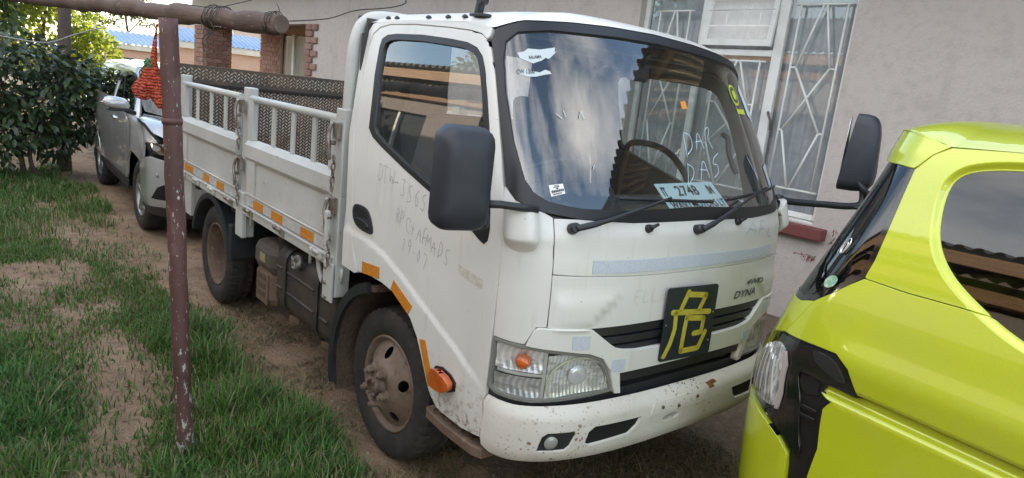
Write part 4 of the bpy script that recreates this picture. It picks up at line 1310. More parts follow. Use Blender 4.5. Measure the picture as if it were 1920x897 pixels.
# lettering and marks on the front
INK = M('dark badge film', (.05, .052, .055), .35)
text_on('badge_lettering', '4WD', INK, truck, lambda u, v: CAB.pts(.368+u*.118, 1.057+v*.058, .0035), .55, .25, .012)
text_on('badge_lettering', 'DYNA', INK, truck, lambda u, v: CAB.pts(.272+u*.126, 1.005+v*.085, .0035), .55, .25, .010)
PEN = M('ballpoint pen marks', (.27, .27, .28), .7)
CHALK = M('white marker', (.50, .60, .68), .7)
BLUE_PEN = M('pale blue marker', (.30, .47, .58), .7)
GL = {  # single-stroke letters on a 0..1 box
 'D': [[(.1, 0), (.15, 1)], [(.15, 1), (.7, .8), (.75, .3), (.1, 0)]], 'T': [[(0, .95), (.9, 1)], [(.45, 1), (.4, 0)]], 'W': [[(0, 1), (.2, 0), (.5, .8), (.7, 0), (1, 1)]], '-': [[(.1, .45), (.8, .5)]],
 '3': [[(.1, .9), (.6, 1), (.3, .55), (.7, .3), (.4, 0), (0, .1)]], 'S': [[(.8, 1), (.3, .9), (.25, .6), (.7, .45), (.6, .05), (.1, 0)]], '6': [[(.7, 1), (.2, .6), (.15, .15), (.5, 0), (.7, .3), (.3, .45)]],
 '5': [[(.8, 1), (.3, 1), (.25, .6), (.65, .5), (.55, .05), (.1, 0)]], 'R': [[(.1, 0), (.2, 1), (.7, .85), (.6, .55), (.2, .5), (.8, 0)]], 'P': [[(.1, 0), (.2, 1), (.75, .85), (.6, .5), (.15, .5)]],
 'C': [[(.8, .9), (.3, 1), (.1, .5), (.25, .05), (.8, .1)]], '+': [[(.1, .5), (.8, .5)], [(.45, .85), (.45, .1)]], 'A': [[(0, 0), (.45, 1), (.8, 0)], [(.15, .4), (.7, .4)]], 'F': [[(.2, 0), (.2, 1), (.8, 1)], [(.2, .5), (.65, .55)]],
 'M': [[(0, 0), (.15, 1), (.45, .3), (.8, 1), (.9, 0)]], '1': [[(.3, .8), (.5, 1), (.45, 0)]], '9': [[(.7, .8), (.3, 1), (.15, .65), (.5, .5), (.7, .8), (.6, 0)]], '0': [[(.4, 1), (.1, .5), (.35, 0), (.7, .5), (.4, 1)]],
 '7': [[(.1, .95), (.75, 1), (.35, 0)]], 'L': [[(.2, 1), (.15, 0), (.8, .05)]], 'E': [[(.7, 1), (.15, 1), (.1, 0), (.7, 0)], [(.12, .5), (.55, .5)]], ' ': []}
def scribble(name, word, mat, skin, o, du, dv, w, off, parent, adv=1.12, jitter=.06, seed=1):
    """o: start (s,z); du: step of one letter box along the line; dv: its height vector"""
    r_ = np.random.default_rng(seed)
    b = Build()
    for i, ch in enumerate(word):
        base = np.array(o)+np.array(du)*i*adv+r_.normal(0, .004, 2)
        for st in GL[ch]:
            pts = [base+np.array(du)*(x+r_.normal(0, jitter))+np.array(dv)*(y+r_.normal(0, jitter)) for x, y in st]
            add_stroke(b, skin, rounded(pts, 2, False) if len(pts) > 2 else pts, w, off)
    return b.obj(name, mat, parent, fix=False)
d0 = [c for c in truck.children if c.name.startswith('door') and not c.name.startswith('door_')][0]
scribble('pen_writing', 'DTW-3S6S', PEN, CAB, (-1.835, 1.335), (.046, -.0085), (.012, .075), .0019, .0015, d0, seed=3)
scribble('pen_writing', 'RPC+AFMADS', PEN, CAB, (-1.665, 1.175), (.0375, -.0085), (.012, .068), .0019, .0015, d0, seed=4)
scribble('pen_writing', '19-07', PEN, CAB, (-1.605, 1.075), (.038, -.008), (.010, .055), .0019, .0015, d0, seed=5)
panel(CAB, [(-1.178, 1.115), (-1.023, 1.098), (-1.028, 1.062), (-1.172, 1.083)], 'tape_residue', M('old tape glue', (.47, .44, .37), .8, var=(50, (.60, .58, .52), .4, .6)), d0, off=.0012, depth=0, step=.03)
scribble('faint_writing', 'AFL', BLUE_PEN, CAB, (.33, 1.275), (.085, -.004), (.012, .058), .0030, .0012, truck, seed=6)
scribble('faint_scratches', 'ELLR', M('scratch', (.56, .56, .53), .7), CAB, (-.385, 1.05), (.045, .0), (.008, .055), .0030, .0012, truck, seed=7)
scribble('marker_writing', 'DAR', CHALK, CAB, (-.005, 1.600), (.068, .013), (.010, .085), .0032, .0008, windscreen, seed=8)
scribble('marker_writing', 'DAS', CHALK, CAB, (-.045, 1.475), (.082, .020), (.010, .085), .0032, .0008, windscreen, seed=9)
PAPER = M('white paper sticker', (.50, .56, .58), .7)
panel(CAB, [(-.822, 1.91), (-.79, 1.918), (-.773, 1.93), (-.72, 1.932), (-.647, 1.948), (-.655, 1.93), (-.64, 1.936), (-.686, 1.902), (-.70, 1.905), (-.72, 1.893), (-.759, 1.879), (-.78, 1.884), (-.813, 1.892)], 'torn_sticker', PAPER, windscreen, off=-.004, depth=0, step=.02)
panel(CAB, [(-.836, 1.836), (-.82, 1.842), (-.796, 1.859), (-.77, 1.852), (-.735, 1.850), (-.71, 1.862), (-.69, 1.859), (-.684, 1.85), (-.71, 1.845), (-.755, 1.833), (-.789, 1.83)], 'torn_sticker', PAPER, windscreen, off=-.004, depth=0, step=.02)
text_on('sticker_print', 'SALAMA', INK, windscreen, lambda u, v: CAB.pts(-.775+u*.05, 1.893+v*.05+u*.008, -.0025), .30, 0, .006)
text_on('sticker_print', 'CW 1300', INK, windscreen, lambda u, v: CAB.pts(-.835+u*.055, 1.835+v*.06+u*.006, -.0025), .35, 0, .006)
st_w = panel(CAB, [(-.752, 1.470), (-.696, 1.479), (-.690, 1.447), (-.746, 1.433)], 'white_sticker', M('white label', (.80, .80, .80), .6), windscreen, off=-.003, depth=0, step=.02)
q_ = lambda u, v: CAB.pts(-.750+.056*u+.006*(1-v), 1.433+.038*v+.009*u+.006*u*(1-v), -.0015)
for (u0, u1, v0, v1) in ((.30, .72, .84, .90), (.22, .80, .72, .78), (.42, .60, .56, .68), (.06, .94, .28, .50), (.10, .9, .10, .18)):
    k = 1 if v1-v0 < .15 else 7
    b = Build()
    for i in range(k):
        a, c = u0+(u1-u0)*i/k, u0+(u1-u0)*(i+.78)/k
        b.add([q_(a, v0), q_(c, v0), q_(c, v1), q_(a, v1)], [(0, 1, 2, 3)])
    b.obj('sticker_print', INK, windscreen, fix=False)
# yellow badge and scraps on the far corner of the screen
def disc(s0, z0, r_, name, mat, parent, off): return panel(CAB, [(s0+r_*math.cos(t), z0+r_*1.05*math.sin(t)) for t in np.linspace(0, 2*math.pi, 20, endpoint=False)], name, mat, parent, off=off, depth=0, step=.02)
YST = M('yellow sticker', (.45, .50, .06), .6)
disc(.560, 1.872, .044, 'round_sticker', YST, windscreen, -.003)
disc(.560, 1.872, .034, 'sticker_print', M('dark green print', (.05, .07, .03), .6), windscreen, -.0018)
disc(.560, 1.872, .020, 'sticker_print', YST, windscreen, -.0008)
panel(CAB, [(.535, 1.79), (.63, 1.79), (.63, 1.812), (.535, 1.812)], 'sticker_tag', YST, windscreen, off=-.003, depth=0, step=.03)
panel(CAB, [(.655, 1.90), (.70, 1.93), (.715, 1.85), (.72, 1.76), (.665, 1.79)], 'paper_scrap', PAPER, windscreen, off=-.003, depth=0, step=.03)
panel(CAB, [(.655, 1.56), (.715, 1.575), (.735, 1.48), (.68, 1.475)], 'paper_scrap', PAPER, windscreen, off=-.003, depth=0, step=.03)
panel(CAB, [(.045, 1.780), (.085, 1.785), (.085, 1.815), (.045, 1.810)], 'orange_sticker', M('orange label', (.65, .27, .04), .6), windscreen, off=-.003, depth=0, step=.03)
for (s0, z0, s1, z1) in ((-.588, 1.705, -.575, 1.730), (-.575, 1.730, -.566, 1.705), (-.69, 1.712, -.668, 1.698), (-.655, 1.725, -.650, 1.705), (-.56, 1.535, -.552, 1.545)):
    b = Build(); add_stroke(b, CAB, [(s0, z0), (s1, z1)], .0028, -.001); b.obj('paper_scrap', PAPER, windscreen, fix=False)

# wipers and washer jets
def wiper(base, elbow, b0, b1):
    g = group_part('wiper', truck)
    P = lambda q, o: CAB.pts(q[0], q[1], o)
    b = Build(); c = P(base, .0); n_ = Vector(CAB.normals(*base))
    b.tube([Vector(c), Vector(c)+n_*.034], [.021, .017], 14); b.obj('pivot', BLACK, g)
    b = Build(); pts = [Vector(P(base, .030)), Vector(P((base[0]*.7+elbow[0]*.3, base[1]*.7+elbow[1]*.3), .036)), Vector(P(elbow, .028))]
    b.tube(spline(pts, 6), [.012]*5+[.009]*4+[.006]*4, 8); b.obj('arm', BLACK, g)
    b = Build(); L = skin_line(CAB, [b0, b1], .014, .03); b.tube(L, .007, 6); L = skin_line(CAB, [b0, b1], .004, .03); b.tube(L, .004, 4); b.obj('blade', BLACK, g)
wiper((-.676, 1.330), (-.21, 1.432), (-.475, 1.434), (.075, 1.420))
wiper((-.043, 1.318), (.40, 1.440), (.20, 1.428), (.70, 1.470))
for q in ((-.33, 1.330), (.254, 1.340)):
    b = Build(); c = Vector(CAB.pts(q[0], q[1], 0)); n_ = Vector(CAB.normals(*q))
    b.tube([c, c+n_*.016], [.017, .014], 12); b.tube([c+n_*.012, c+n_*.022+Vector((0, .035, .012))], [.009, .006], 8); b.obj('washer_jet', BLACK, truck)

# mirrors
def rounded_box_mesh(b, c, size, r_, rot=None, seg=5, taper=0.0):
    """box with rounded vertical outline in (y,z), softened front and back along x"""
    hx, hy, hz = (q/2 for q in size)
    out = []
    for cx, cy, a0 in ((hy-r_, -hz+r_, -90), (hy-r_, hz-r_, 0), (-hy+r_, hz-r_, 90), (-hy+r_, -hz+r_, 180)):
        out += [(cx+r_*math.cos(R(a0+t)), cy+r_*math.sin(R(a0+t))) for t in np.linspace(0, 90, seg)]
    n_ = len(out)
    lv = [(-hx, 1.0), (-hx*.2, 1.0), (hx*.35, .97), (hx*.7, .90), (hx*.9, .78), (hx, .60), (hx*1.03, .3)]
    vs = [(x, y*k, z*k if k > .65 else z*k) for x, k in lv for y, z in out]
    fs = [(j*n_+i, j*n_+(i+1) % n_, (j+1)*n_+(i+1) % n_, (j+1)*n_+i) for j in range(len(lv)-1) for i in range(n_)]
    fs.append(tuple((len(lv)-1)*n_+i for i in range(n_))); fs.append(tuple(range(n_))[::-1])
    vs = [(x*(1-taper*z/hz), y*(1-taper*z/hz), z) for x, y, z in vs]
    m = rot if rot is not None else Matrix.Identity(3)
    b.add([m @ Vector(v)+Vector(c) for v in vs], fs, True)
SILVER_MIRROR = M('mirror glass', (.85, .87, .88), .02, 1.0)
mr = group_part('wing_mirror', truck)
rot = Matrix.Rotation(R(-14), 3, 'Z')
b = Build(); rounded_box_mesh(b, (.855, -1.052, 1.478), (.10, .186, .340), .048, rot); b.obj('housing', MIRROR_PLASTIC, mr, auto=R(50))
b = Build(); c_ = Vector((.855, -1.052, 1.478))+rot @ Vector((-.052, 0, 0)); rounded_box_mesh(b, c_, (.004, .168, .315), .042, rot); b.obj('mirror_glass', SILVER_MIRROR, mr)
b = Build(); b.obox((.825, -.985, 1.335), (.05, .13, .06), .02, rot); b.obj('housing_foot', MIRROR_PLASTIC, mr)
b = Build(); b.tube([(.88, -.99, 1.402), (.905, -.93, 1.404), (.93, -.86, 1.398), (.945, -.80, 1.393)], .0135, 10); b.obj('arm', BLACK, mr)
b = Build(); b.lathe([(.03, 0), (.034, .012), (.028, .022), (0, .024)], 14, (.905, -.80, 1.372), 'z'); b.obj('arm_socket', BLACK, mr)
mf = group_part('wing_mirror', truck)
rot = Matrix.Rotation(R(16), 3, 'Z')
b = Build(); rounded_box_mesh(b, (1.075, 1.225, 1.668), (.135, .150, .385), .055, rot, taper=.22); b.obj('housing', MIRROR_PLASTIC, mf, auto=R(50))
b = Build(); c_ = Vector((1.075, 1.225, 1.668))+rot @ Vector((-.077, 0, 0)); rounded_box_mesh(b, c_, (.004, .130, .35), .045, rot); b.obj('mirror_glass', SILVER_MIRROR, mf)
b = Build(); b.tube(spline([(.87, .86, 1.405), (.90, .93, 1.392), (1.0, 1.06, 1.396), (1.09, 1.16, 1.402), (1.13, 1.20, 1.425), (1.115, 1.215, 1.50)], 5), .0175, 10); b.obj('arm', BLACK, mf)
b = Build(); b.tube(spline([(1.09, 1.16, 1.402), (1.155, 1.19, 1.402), (1.19, 1.205, 1.425), (1.175, 1.205, 1.475)], 5), .011, 8); b.obj('arm_brace', BLACK, mf)
b = Build(); b.tube(spline([(1.05, 1.16, 1.60), (1.08, 1.155, 1.56), (1.13, 1.165, 1.505), (1.165, 1.195, 1.465)], 5), [.004]*5+[.012]*5+[.016]*6, 8); b.obj('clamp', BLACK, mf)
b = Build(); b.lathe([(.024, 0), (.026, .02), (.02, .035), (0, .04)], 12, (.875, .865, 1.385), 'z'); b.obj('arm_socket', BLACK, mf)

# aerial
b = Build(); b.obox((.37, -.70, 2.045), (.085, .05, .012), .004); b.obox((.362, -.70, 2.075), (.03, .03, .06), .008, Matrix.Rotation(.25, 3, 'Y')); b.tube([(.375, -.718, 2.10), (.375, -.682, 2.10)], .016, 12)
b.obj('aerial_base', BLACK, truck)
b = Build(); b.tube([(.37, -.70, 2.10), (.25, -.69, 2.14), (-.40, -.63, 2.36)], .0028, 5); b.obj('aerial_rod', BLACK, truck)
# ---------------------------------------------------------------- truck bed, chassis, wheels
YB = -.845
bed = Build(); bed.box((-3.42, -.80, .815), (-.45, .80, .865)); bed.obj('bed_floor', M('worn bed deck', (.16, .15, .14), .8, var=(4, (.10, .085, .07), .35, .65)), truck)
for y in (-.36, .36):
    Build().box((-3.40, y-.035, .50), (.95, y+.035, .66), .006).obj('chassis_rail', CHASSIS, truck)
for x in (-3.1, -2.2, -1.3, -.6):
    Build().box((x-.04, -.80, .74), (x+.04, .80, .812), .005).obj('cross_bearer', CHASSIS, truck)
Build().box((-.35, -.40, .50), (.75, .40, .84), .03).obj('engine_block', CHASSIS, truck)
b = Build(); b.tube([(.0, -.72, .36), (.0, .72, .36)], .045, 10); b.lathe([(.05, -.12), (.11, -.06), (.13, 0), (.11, .06), (.05, .12)], 16, (0, .18, .36), 'y'); b.obj('front_axle', CHASSIS, truck)
b = Build(); b.tube([(-2.511, -.72, .36), (-2.511, .72, .36)], .05, 10); b.lathe([(.05, -.15), (.14, -.07), (.16, 0), (.14, .07), (.05, .15)], 16, (-2.511, 0, .36), 'y'); b.obj('rear_axle', CHASSIS, truck)

def side(sy):
    """gates and posts of one side; sy=-1 is the near side"""
    Y = lambda y: y*(-sy)          # numbers below are written for the near side
    def bx(bd, lo, hi, bev=.003): bd.box((lo[0], Y(lo[1]), lo[2]), (hi[0], Y(hi[1]), hi[2]), bev); return bd
    # outer rail of the bed
    bx(Build(), (-3.40, -.862, .806), (-.45, -.800, .866), .006).obj('bed_rail', BED_WHITE, truck)
    bx(Build(), (-3.40, -.872, .858), (-.45, -.8622, .870), .002).obj('rail_lip', BED_WHITE, truck)
    for (x0, x1, bars) in ((-3.345, -1.985, (-2.988, -2.640, -2.312)), (-1.785, -.545, (-1.405, -1.110, -.825))):
        g = group_part('side_gate', truck)
        bd = Build()
        bx(bd, (x0, -.850, .872), (x1, -.815, .940))
        bd.obj('lower_rail', BED_WHITE, g)
        bx(Build(), (x0, -.838, .9402), (x1, -.818, 1.17), .002).obj('board', BED_WHITE, g)
        # pressed frame round the board
        bd = Build(); bx(bd, (x0, -.852, .9404), (x0+.13, -.8382, 1.165), .003); bd.obj('frame_member', BED_WHITE, g)
        bd = Build(); bx(bd, (x1-.055, -.852, .9404), (x1, -.8382, 1.165), .003); bd.obj('frame_member', BED_WHITE, g)
        bd = Build()
        pr = [(-.855, 1.165), (-.868, 1.185), (-.868, 1.262), (-.842, 1.294), (-.812, 1.294), (-.812, 1.165)]
        bd.prism([(Y(a), c) for a, c in pr], x0-.01, x1+.01, 'x', .003); bd.obj('cap_rail', BED_WHITE, g)
        bd = Build(); bd.tube([(x0+.01, Y(-.853), .948), (x1-.01, Y(-.853), .948)], .006, 6); bd.obj('bead', BED_WHITE, g)
        bd = Build(); bd.tube([(x0+.0, Y(-.83), 1.547), (x1+.01, Y(-.83), 1.547)], .0215, 12); bd.obj('top_rail', BED_WHITE, g)
        for x in bars:
            bx(Build(), (x-.024, -.836, 1.295), (x+.024, -.824, 1.530), .002).obj('upright', BED_WHITE, g)
        for x in (x0+.035, x1-.02):
            bx(Build(), (x-.035, -.850, 1.295), (x+.035, -.815, 1.545), .004).obj('end_post', BED_WHITE, g)
        # reflective strip: orange and white blocks
        o_bl = ((-3.246, -3.0), (-2.728, -2.578), (-2.400, -2.236)) if x0 < -3 else ((-1.644, -1.475), (-1.331, -1.157), (-.892, -.720))
        edge = x0+.06
        for a, c in o_bl:
            if a-edge > .02: bx(Build(), (edge, -.8525, .876), (a-.004, -.8502, .926), 0).obj('reflector', M('dull white tape', (.52, .53, .52), .5, var=(30, (.42, .42, .40), .4, .6)), g)
            bx(Build(), (a, -.8535, .877), (c, -.8502, .928), 0).obj('reflector', ORANGE_TAPE, g)
            edge = c+.004
        if x1-edge > .05: bx(Build(), (edge, -.8525, .876), (x1-.05, -.8502, .926), 0).obj('reflector', M('dull white tape', (.52, .53, .52)), g)
        # hinges with pins
        for x in np.linspace(x0+.10, x1-.09, 3 if x0 > -3 else 4):
            bd = Build(); bd.tube([(x-.055, Y(-.872), .852), (x+.045, Y(-.872), .852)], .011, 8); bd.tube([(x-.06, Y(-.872), .852), (x-.03, Y(-.872), .852)], .016, 8)
            bx(bd, (x+.02, -.876, .825), (x+.07, -.8625, .868), .003); bd.obj('hinge', STEEL if random.random() < .3 else BED_WHITE, g)
        bx(Build(), (x1-.09, -.862, .985), (x1-.045, -.852, 1.045), .003).obj('stop_block', BED_WHITE, g)
    # posts
    bd = Build(); bx(bd, (-1.938, -.835, .64), (-1.835, -.775, 1.612), .008); bd.obj('bed_post', BED_WHITE, truck)
    bd = Build(); bx(bd, (-1.930, -.868, .645), (-1.800, -.8355, .945), .006); bd.obj('post_shoe', BED_WHITE, truck)
    bd = Build(); bx(bd, (-3.43, -.845, .50), (-3.352, -.775, 1.615), .008); bd.obj('bed_post', BED_WHITE, truck)
    bd = Build(); bx(bd, (-3.30, -.84, .52), (-3.10, -.81, .80), .004); bd.obj('rear_bracket', BED_WHITE, truck)
    bd = Build(); bx(bd, (-.535, -.850, .655), (-.44, -.77, 1.60), .006); bd.obj('bed_post', BED_WHITE, truck)
    # latches: levers, chain links and hooks on the post
    for xp, zs in ((-1.885, (1.50, 1.42)), (-1.885, (1.13, 1.05)), (-.49, (1.50, 1.40)), (-.49, (1.13, 1.02))):
        lt = group_part('gate_latch', truck)
        bd = Build(); bx(bd, (xp-.030, -.872, zs[0]-.05), (xp+.030, -.852, zs[0]+.035), .004); bd.obj('latch_plate', STEEL, lt)
        bd = Build(); bd.tube(spline([(xp-.02, Y(-.880), zs[0]+.03), (xp-.028, Y(-.892), zs[0]-.03), (xp-.012, Y(-.893), zs[0]-.09), (xp-.020, Y(-.886), zs[0]-.15)], 5), .010, 8); bd.obj('lever', STEEL, lt)
        for k in range(5):
            zc = zs[1]-.045-k*.034
            bd = Build()
            a = (k % 2)*math.pi/2
            bd.tube([(xp+.022+.010*math.cos(t)*math.cos(a), Y(-.882)+.010*math.cos(t)*math.sin(a), zc+.022*math.sin(t)) for t in np.linspace(0, 2*math.pi, 12, endpoint=False)], .0042, 5, closed=True)
            bd.obj('chain_link', STEEL, lt)
        bd = Build(); bd.lathe([(.012, -.012), (.012, .012), (0, .013)], 10, (xp+.01, Y(-.885), zs[0]-.065), 'y'); bd.obj('pin', STEEL, lt)
    if sy == 1: return
    # long front lever
    bd = Build(); bx(bd, (-.505, -.898, .92), (-.470, -.874, 1.10), .008); bd.obj('latch_handle', BED_WHITE, truck)
side(1); side(-1)

# guard frame behind the cab
b = Build(); b.tube(spline([(-.475, -.815, .90), (-.475, -.818, 1.40), (-.475, -.812, 1.80), (-.475, -.80, 1.93), (-.475, -.765, 2.01), (-.475, -.69, 2.045), (-.475, -.50, 2.055), (-.475, 0, 2.06), (-.475, .50, 2.055), (-.475, .69, 2.045), (-.475, .765, 2.01), (-.475, .80, 1.93), (-.475, .812, 1.80), (-.475, .818, 1.40), (-.475, .815, .90)], 5), .030, 12)
b.obj('guard_frame', BED_WHITE, truck)
Build().box((-.49, -.79, .86), (-.465, .79, 1.45), .003).obj('headboard', BED_WHITE, truck)
for y in (-.45, 0, .45):
    b = Build(); b.tube([(-.475, y, 1.45), (-.475, y, 2.055)], .014, 8); b.obj('guard_bar', BED_WHITE, truck)

# tail lift platform folded upright behind the bed: tread plate
TREAD = M('rusty tread plate', (.46, .42, .34), .6, .1, var=(3.0, (.36, .28, .20), .40, .62), spots=[(6, (.15, .085, .05), .56, .70, 6), (24, (.09, .06, .045), .60, .70, 4)])
TREAD_D = M('dirty plate ground', (.075, .065, .055), .75, .2, var=(4, (.14, .09, .06), .40, .65))
tl = group_part('tail_lift_platform', truck)
Build().box((-3.50, -.85, .84), (-3.472, .88, 1.70), .003).obj('plate', TREAD_D, tl)
Build().box((-3.470, -.85, 1.532), (-3.456, .88, 1.556), .003).obj('fold_line', M('black hinge line', (.02, .018, .016), .8), tl)
v, f = [], []
def lug(y, z, ang):
    c, s_ = math.cos(ang), math.sin(ang)
    L, w, h = .0200, .0062, .0040
    base = len(v)
    for (a, b_, hh) in ((-L, 0, 0), (0, -w, 0), (L, 0, 0), (0, w, 0), (-L*.6, 0, h), (0, -w*.3, h), (L*.6, 0, h), (0, w*.3, h)):
        v.append((-3.4718+hh, y+a*c-b_*s_, z+a*s_+b_*c))
    f.extend([(base+i, base+(i+1) % 4, base+4+(i+1) % 4, base+4+i) for i in range(4)]); f.append((base+4, base+5, base+6, base+7))
st = .0285
for i in range(int(1.70/st)):
    for j in range(int(.84/st)):
        z = .855+j*st
        if 1.515 < z < 1.575: continue
        lug(-.835+i*st, z+(st*.45 if i % 2 else 0), R(48) if i % 2 == 0 else R(-42))
tp = mesh_obj('tread_pattern', v, f, TREAD, tl); tag(tp, kind='stuff')

# under-bed gear on the near side
def rounded_rect(w0, w1, z0, z1, r_, seg=5):
    out = []
    for cx, cz, a0 in ((w1-r_, z0+r_, -90), (w1-r_, z1-r_, 0), (w0+r_, z1-r_, 90), (w0+r_, z0+r_, 180)):
        out += [(cx+r_*math.cos(R(a0+t)), cz+r_*math.sin(R(a0+t))) for t in np.linspace(0, 90, seg)]
    return out
tank = group_part('fuel_tank', truck)
b = Build()
sec = rounded_rect(-.80, -.40, .315, .715, .085, 6)
xs = [(-1.36, .90), (-1.352, .96), (-1.335, 1.0), (-.525, 1.0), (-.508, .96), (-.50, .90)]
cy, cz = -.60, .515
ns = len(sec)
vs = [(x, cy+(y-cy)*k, cz+(z-cz)*k) for x, k in xs for y, z in sec]
fs = [(j*ns+i, j*ns+(i+1) % ns, (j+1)*ns+(i+1) % ns, (j+1)*ns+i) for j in range(len(xs)-1) for i in range(ns)]
fs += [tuple(range(ns))[::-1], tuple((len(xs)-1)*ns+i for i in range(ns))]
b.add(vs, fs, True); b.obj('shell', TANK, tank, auto=R(35))
for x in (-1.20, -.74):
    b = Build()
    o1 = rounded_rect(-.811, -.389, .304, .726, .09, 6)
    vs = [(x+dx, y, z) for dx in (-.022, .022) for y, z in o1]; n1 = len(o1)
    b.add(vs, [(i, (i+1) % n1, n1+(i+1) % n1, n1+i) for i in range(n1)], True); b.obj('strap', TANK, tank)
for x0, x1 in ((-1.345, -1.245), (-1.165, -.785), (-.695, -.60)):
    for z in (.46, .585):
        b = Build(); b.tube([(x0, -.800, z), (x1, -.800, z)], .010, 6); b.obj('pressed_rib', TANK, tank)
b = Build(); b.tube([(-1.0, -.74, .66), (-1.0, -.80, .685)], .035, 14); b.obj('filler_neck', TANK, tank)
b = Build(); b.tube([(-1.0, -.80, .685), (-1.0, -.828, .697)], .042, 14); b.obox((-1.0, -.836, .70), (.012, .014, .075), .003, Matrix.Rotation(.6, 3, 'Y')); b.obox((-1.0, -.836, .70), (.012, .014, .075), .003, Matrix.Rotation(-.97, 3, 'Y')); b.obj('filler_cap', M('dull alloy cap', (.30, .29, .27), .5, .6), tank)
for x in (-1.17, -.71):
    b = Build(); b.obox((x, -.70, .285), (.10, .12, .05), .012, Matrix.Rotation(.2, 3, 'Z')); b.obj('strap_foot', DUSTY, tank)
bt = group_part('battery_box', truck)
b = Build(); b.obox((-1.60, -.655, .385), (.30, .26, .25), .05); b.obj('tray', DUSTY, bt)
b = Build(); b.obox((-1.58, -.655, .575), (.34, .30, .20), .06); b.obj('lid', M('dusty battery lid', (.085, .075, .062), .7, var=(6, (.14, .11, .085), .4, .7)), bt)
b = Build(); b.obox((-1.60, -.790, .37), (.20, .012, .20), .005); b.obj('tray_panel', DUSTY, bt)
for z in (.33, .385, .44):
    b = Build(); b.obox((-1.60, -.797, z), (.13, .006, .035), .002); b.obj('tray_rib', M('dusty recess', (.09, .06, .042), .9), bt)
b = Build(); b.obox((-1.57, -.808, .575), (.09, .004, .055), .001); b.obj('warning_label', M('faded label', (.30, .24, .14), .8), bt)
b = Build(); b.tube(spline([(-.765, -.80, .82), (-.745, -.80, .74), (-.70, -.80, .68), (-.655, -.80, .668), (-.62, -.80, .668)], 5), .016, 8); b.obj('step_loop', BED_WHITE, truck)
b = Build(); b.obox((-.625, -.80, .675), (.07, .05, .06), .01); b.obj('step_pad', BLACK, truck)
b = Build(); b.box((-.545, -.868, .63), (-.44, -.856, .83), .003); b.obj('bracket_plate', BED_WHITE, truck)
for x, z in ((-.515, .80), (-.515, .72), (-.50, .65)):
    b = Build(); b.lathe([(.010, 0), (.010, -.008), (0, -.009)], 6, (x, -.868, z), 'y'); b.obj('bolt', STEEL, truck)
for x in (-1.77, -.82, -.43):
    b = Build(); b.tube([(x, -.82, .81), (x, -.82, .735)], .009, 6); b.obj('rope_hook', BED_WHITE, truck)

# mud liner behind the front wheel, and rear wings
def arc_guard(name, cx, cz, r0, a0, a1, y0, y1, mat, thick=.02, bump_seed=None):
    b = Build(); k = 22; v_ = []
    for i in range(k+1):
        a = R(a0+(a1-a0)*i/k)
        for r_, y in ((r0, y0), (r0+thick, y0), (r0+thick, y1), (r0, y1)):
            v_.append((cx+r_*math.cos(a), y, cz+r_*math.sin(a)))
    f_ = [(i*4+j, i*4+(j+1) % 4, i*4+4+(j+1) % 4, i*4+4+j) for i in range(k) for j in range(4)]+[(0, 1, 2, 3), (k*4+3, k*4+2, k*4+1, k*4)]
    b.add(v_, f_); return b.obj(name, mat, truck)
for sy in (-1, 1):
    y0, y1 = (-.82, -.45) if sy < 0 else (.45, .82)
    arc_guard('wheel_liner', 0, .36, .44, 100, 205, y0, y1, MUD, .03)
    arc_guard('liner_lip', 0, .36, .435, 105, 200, (-.842 if sy < 0 else .8202), (-.8202 if sy < 0 else .842), BLACK, .05)
    arc_guard('rear_wing', -2.511, .345, .425, 18, 165, (-.865 if sy < 0 else .50), (-.50 if sy < 0 else .865), BLACK, .012)
    ya, yb = (-.868, -.852) if sy < 0 else (.852, .868)
    arc_guard('wing_lip', -2.511, .345, .427, 18, 165, ya, yb, BLACK, .035)
    Build().box((-2.10, min(-.86*-sy, -.50*-sy), .44), (-2.03, max(-.86*-sy, -.50*-sy), .68), .008).obj('wing_flap', BLACK, truck)
# step below the door
for sy in (-1, 1):
    b = Build()
    prof = [(.45, -.835), (.47, -.85), (.62, -.862), (.80, -.858), (.845, -.84), (.845, -.62), (.45, -.62)]
    b.prism([(x, y*-sy) for x, y in prof], .418, .462, 'z', .006); stp = b.obj('step_board', DUSTY, truck)
    for k in range(5):
        b = Build(); b.lathe([(.026, 0), (.030, .004), (.026, .006)], 12, (.52+k*.066, -.815*-sy, .462), 'z'); b.obj('step_tread', MUD, stp)

# wheels: tyre, rim, nuts
def tyre_mesh(R0, half, rim_r):
    """profile across the tyre with real tread blocks"""
    prof = [(rim_r-.012, -.42), (rim_r+.004, -.72), (rim_r+.035, -.92), (R0-.075, -1.0), (R0-.040, -.97), (R0-.018, -.89), (R0-.004, -.78), (R0-.001, -.60), (R0, -.40), (R0, -.38), (R0+.001, -.12), (R0+.001, .12), (R0, .38), (R0, .40), (R0-.001, .60), (R0-.004, .78), (R0-.018, .89), (R0-.040, .97), (R0-.075, 1.0), (rim_r+.035, .92), (rim_r+.004, .72), (rim_r-.012, .42)]
    seg = 168
    v_, f_ = [], []
    n_ = len(prof)
    for k in range(seg):
        t = 2*math.pi*k/seg
        for i, (r_, a) in enumerate(prof):
            rr = r_
            if abs(a) < .90 and i in range(4, 18):
                ph = (k + (2 if i > 10 else 0)) % 4
                if ph == 0 and abs(a) > .3: rr -= .008
                if i in (8, 9, 12, 13) and False: rr -= .01
            if i in (9, 12): rr -= .008
            v_.append((rr*math.cos(t), a*half, rr*math.sin(t)))
    for k in range(seg):
        for i in range(n_-1):
            q = (k+1) % seg
            f_.append((k*n_+i, k*n_+i+1, q*n_+i+1, q*n_+i))
    return v_, f_
TV, TF = tyre_mesh(.362, .096, .218)
TYRE_ME = None
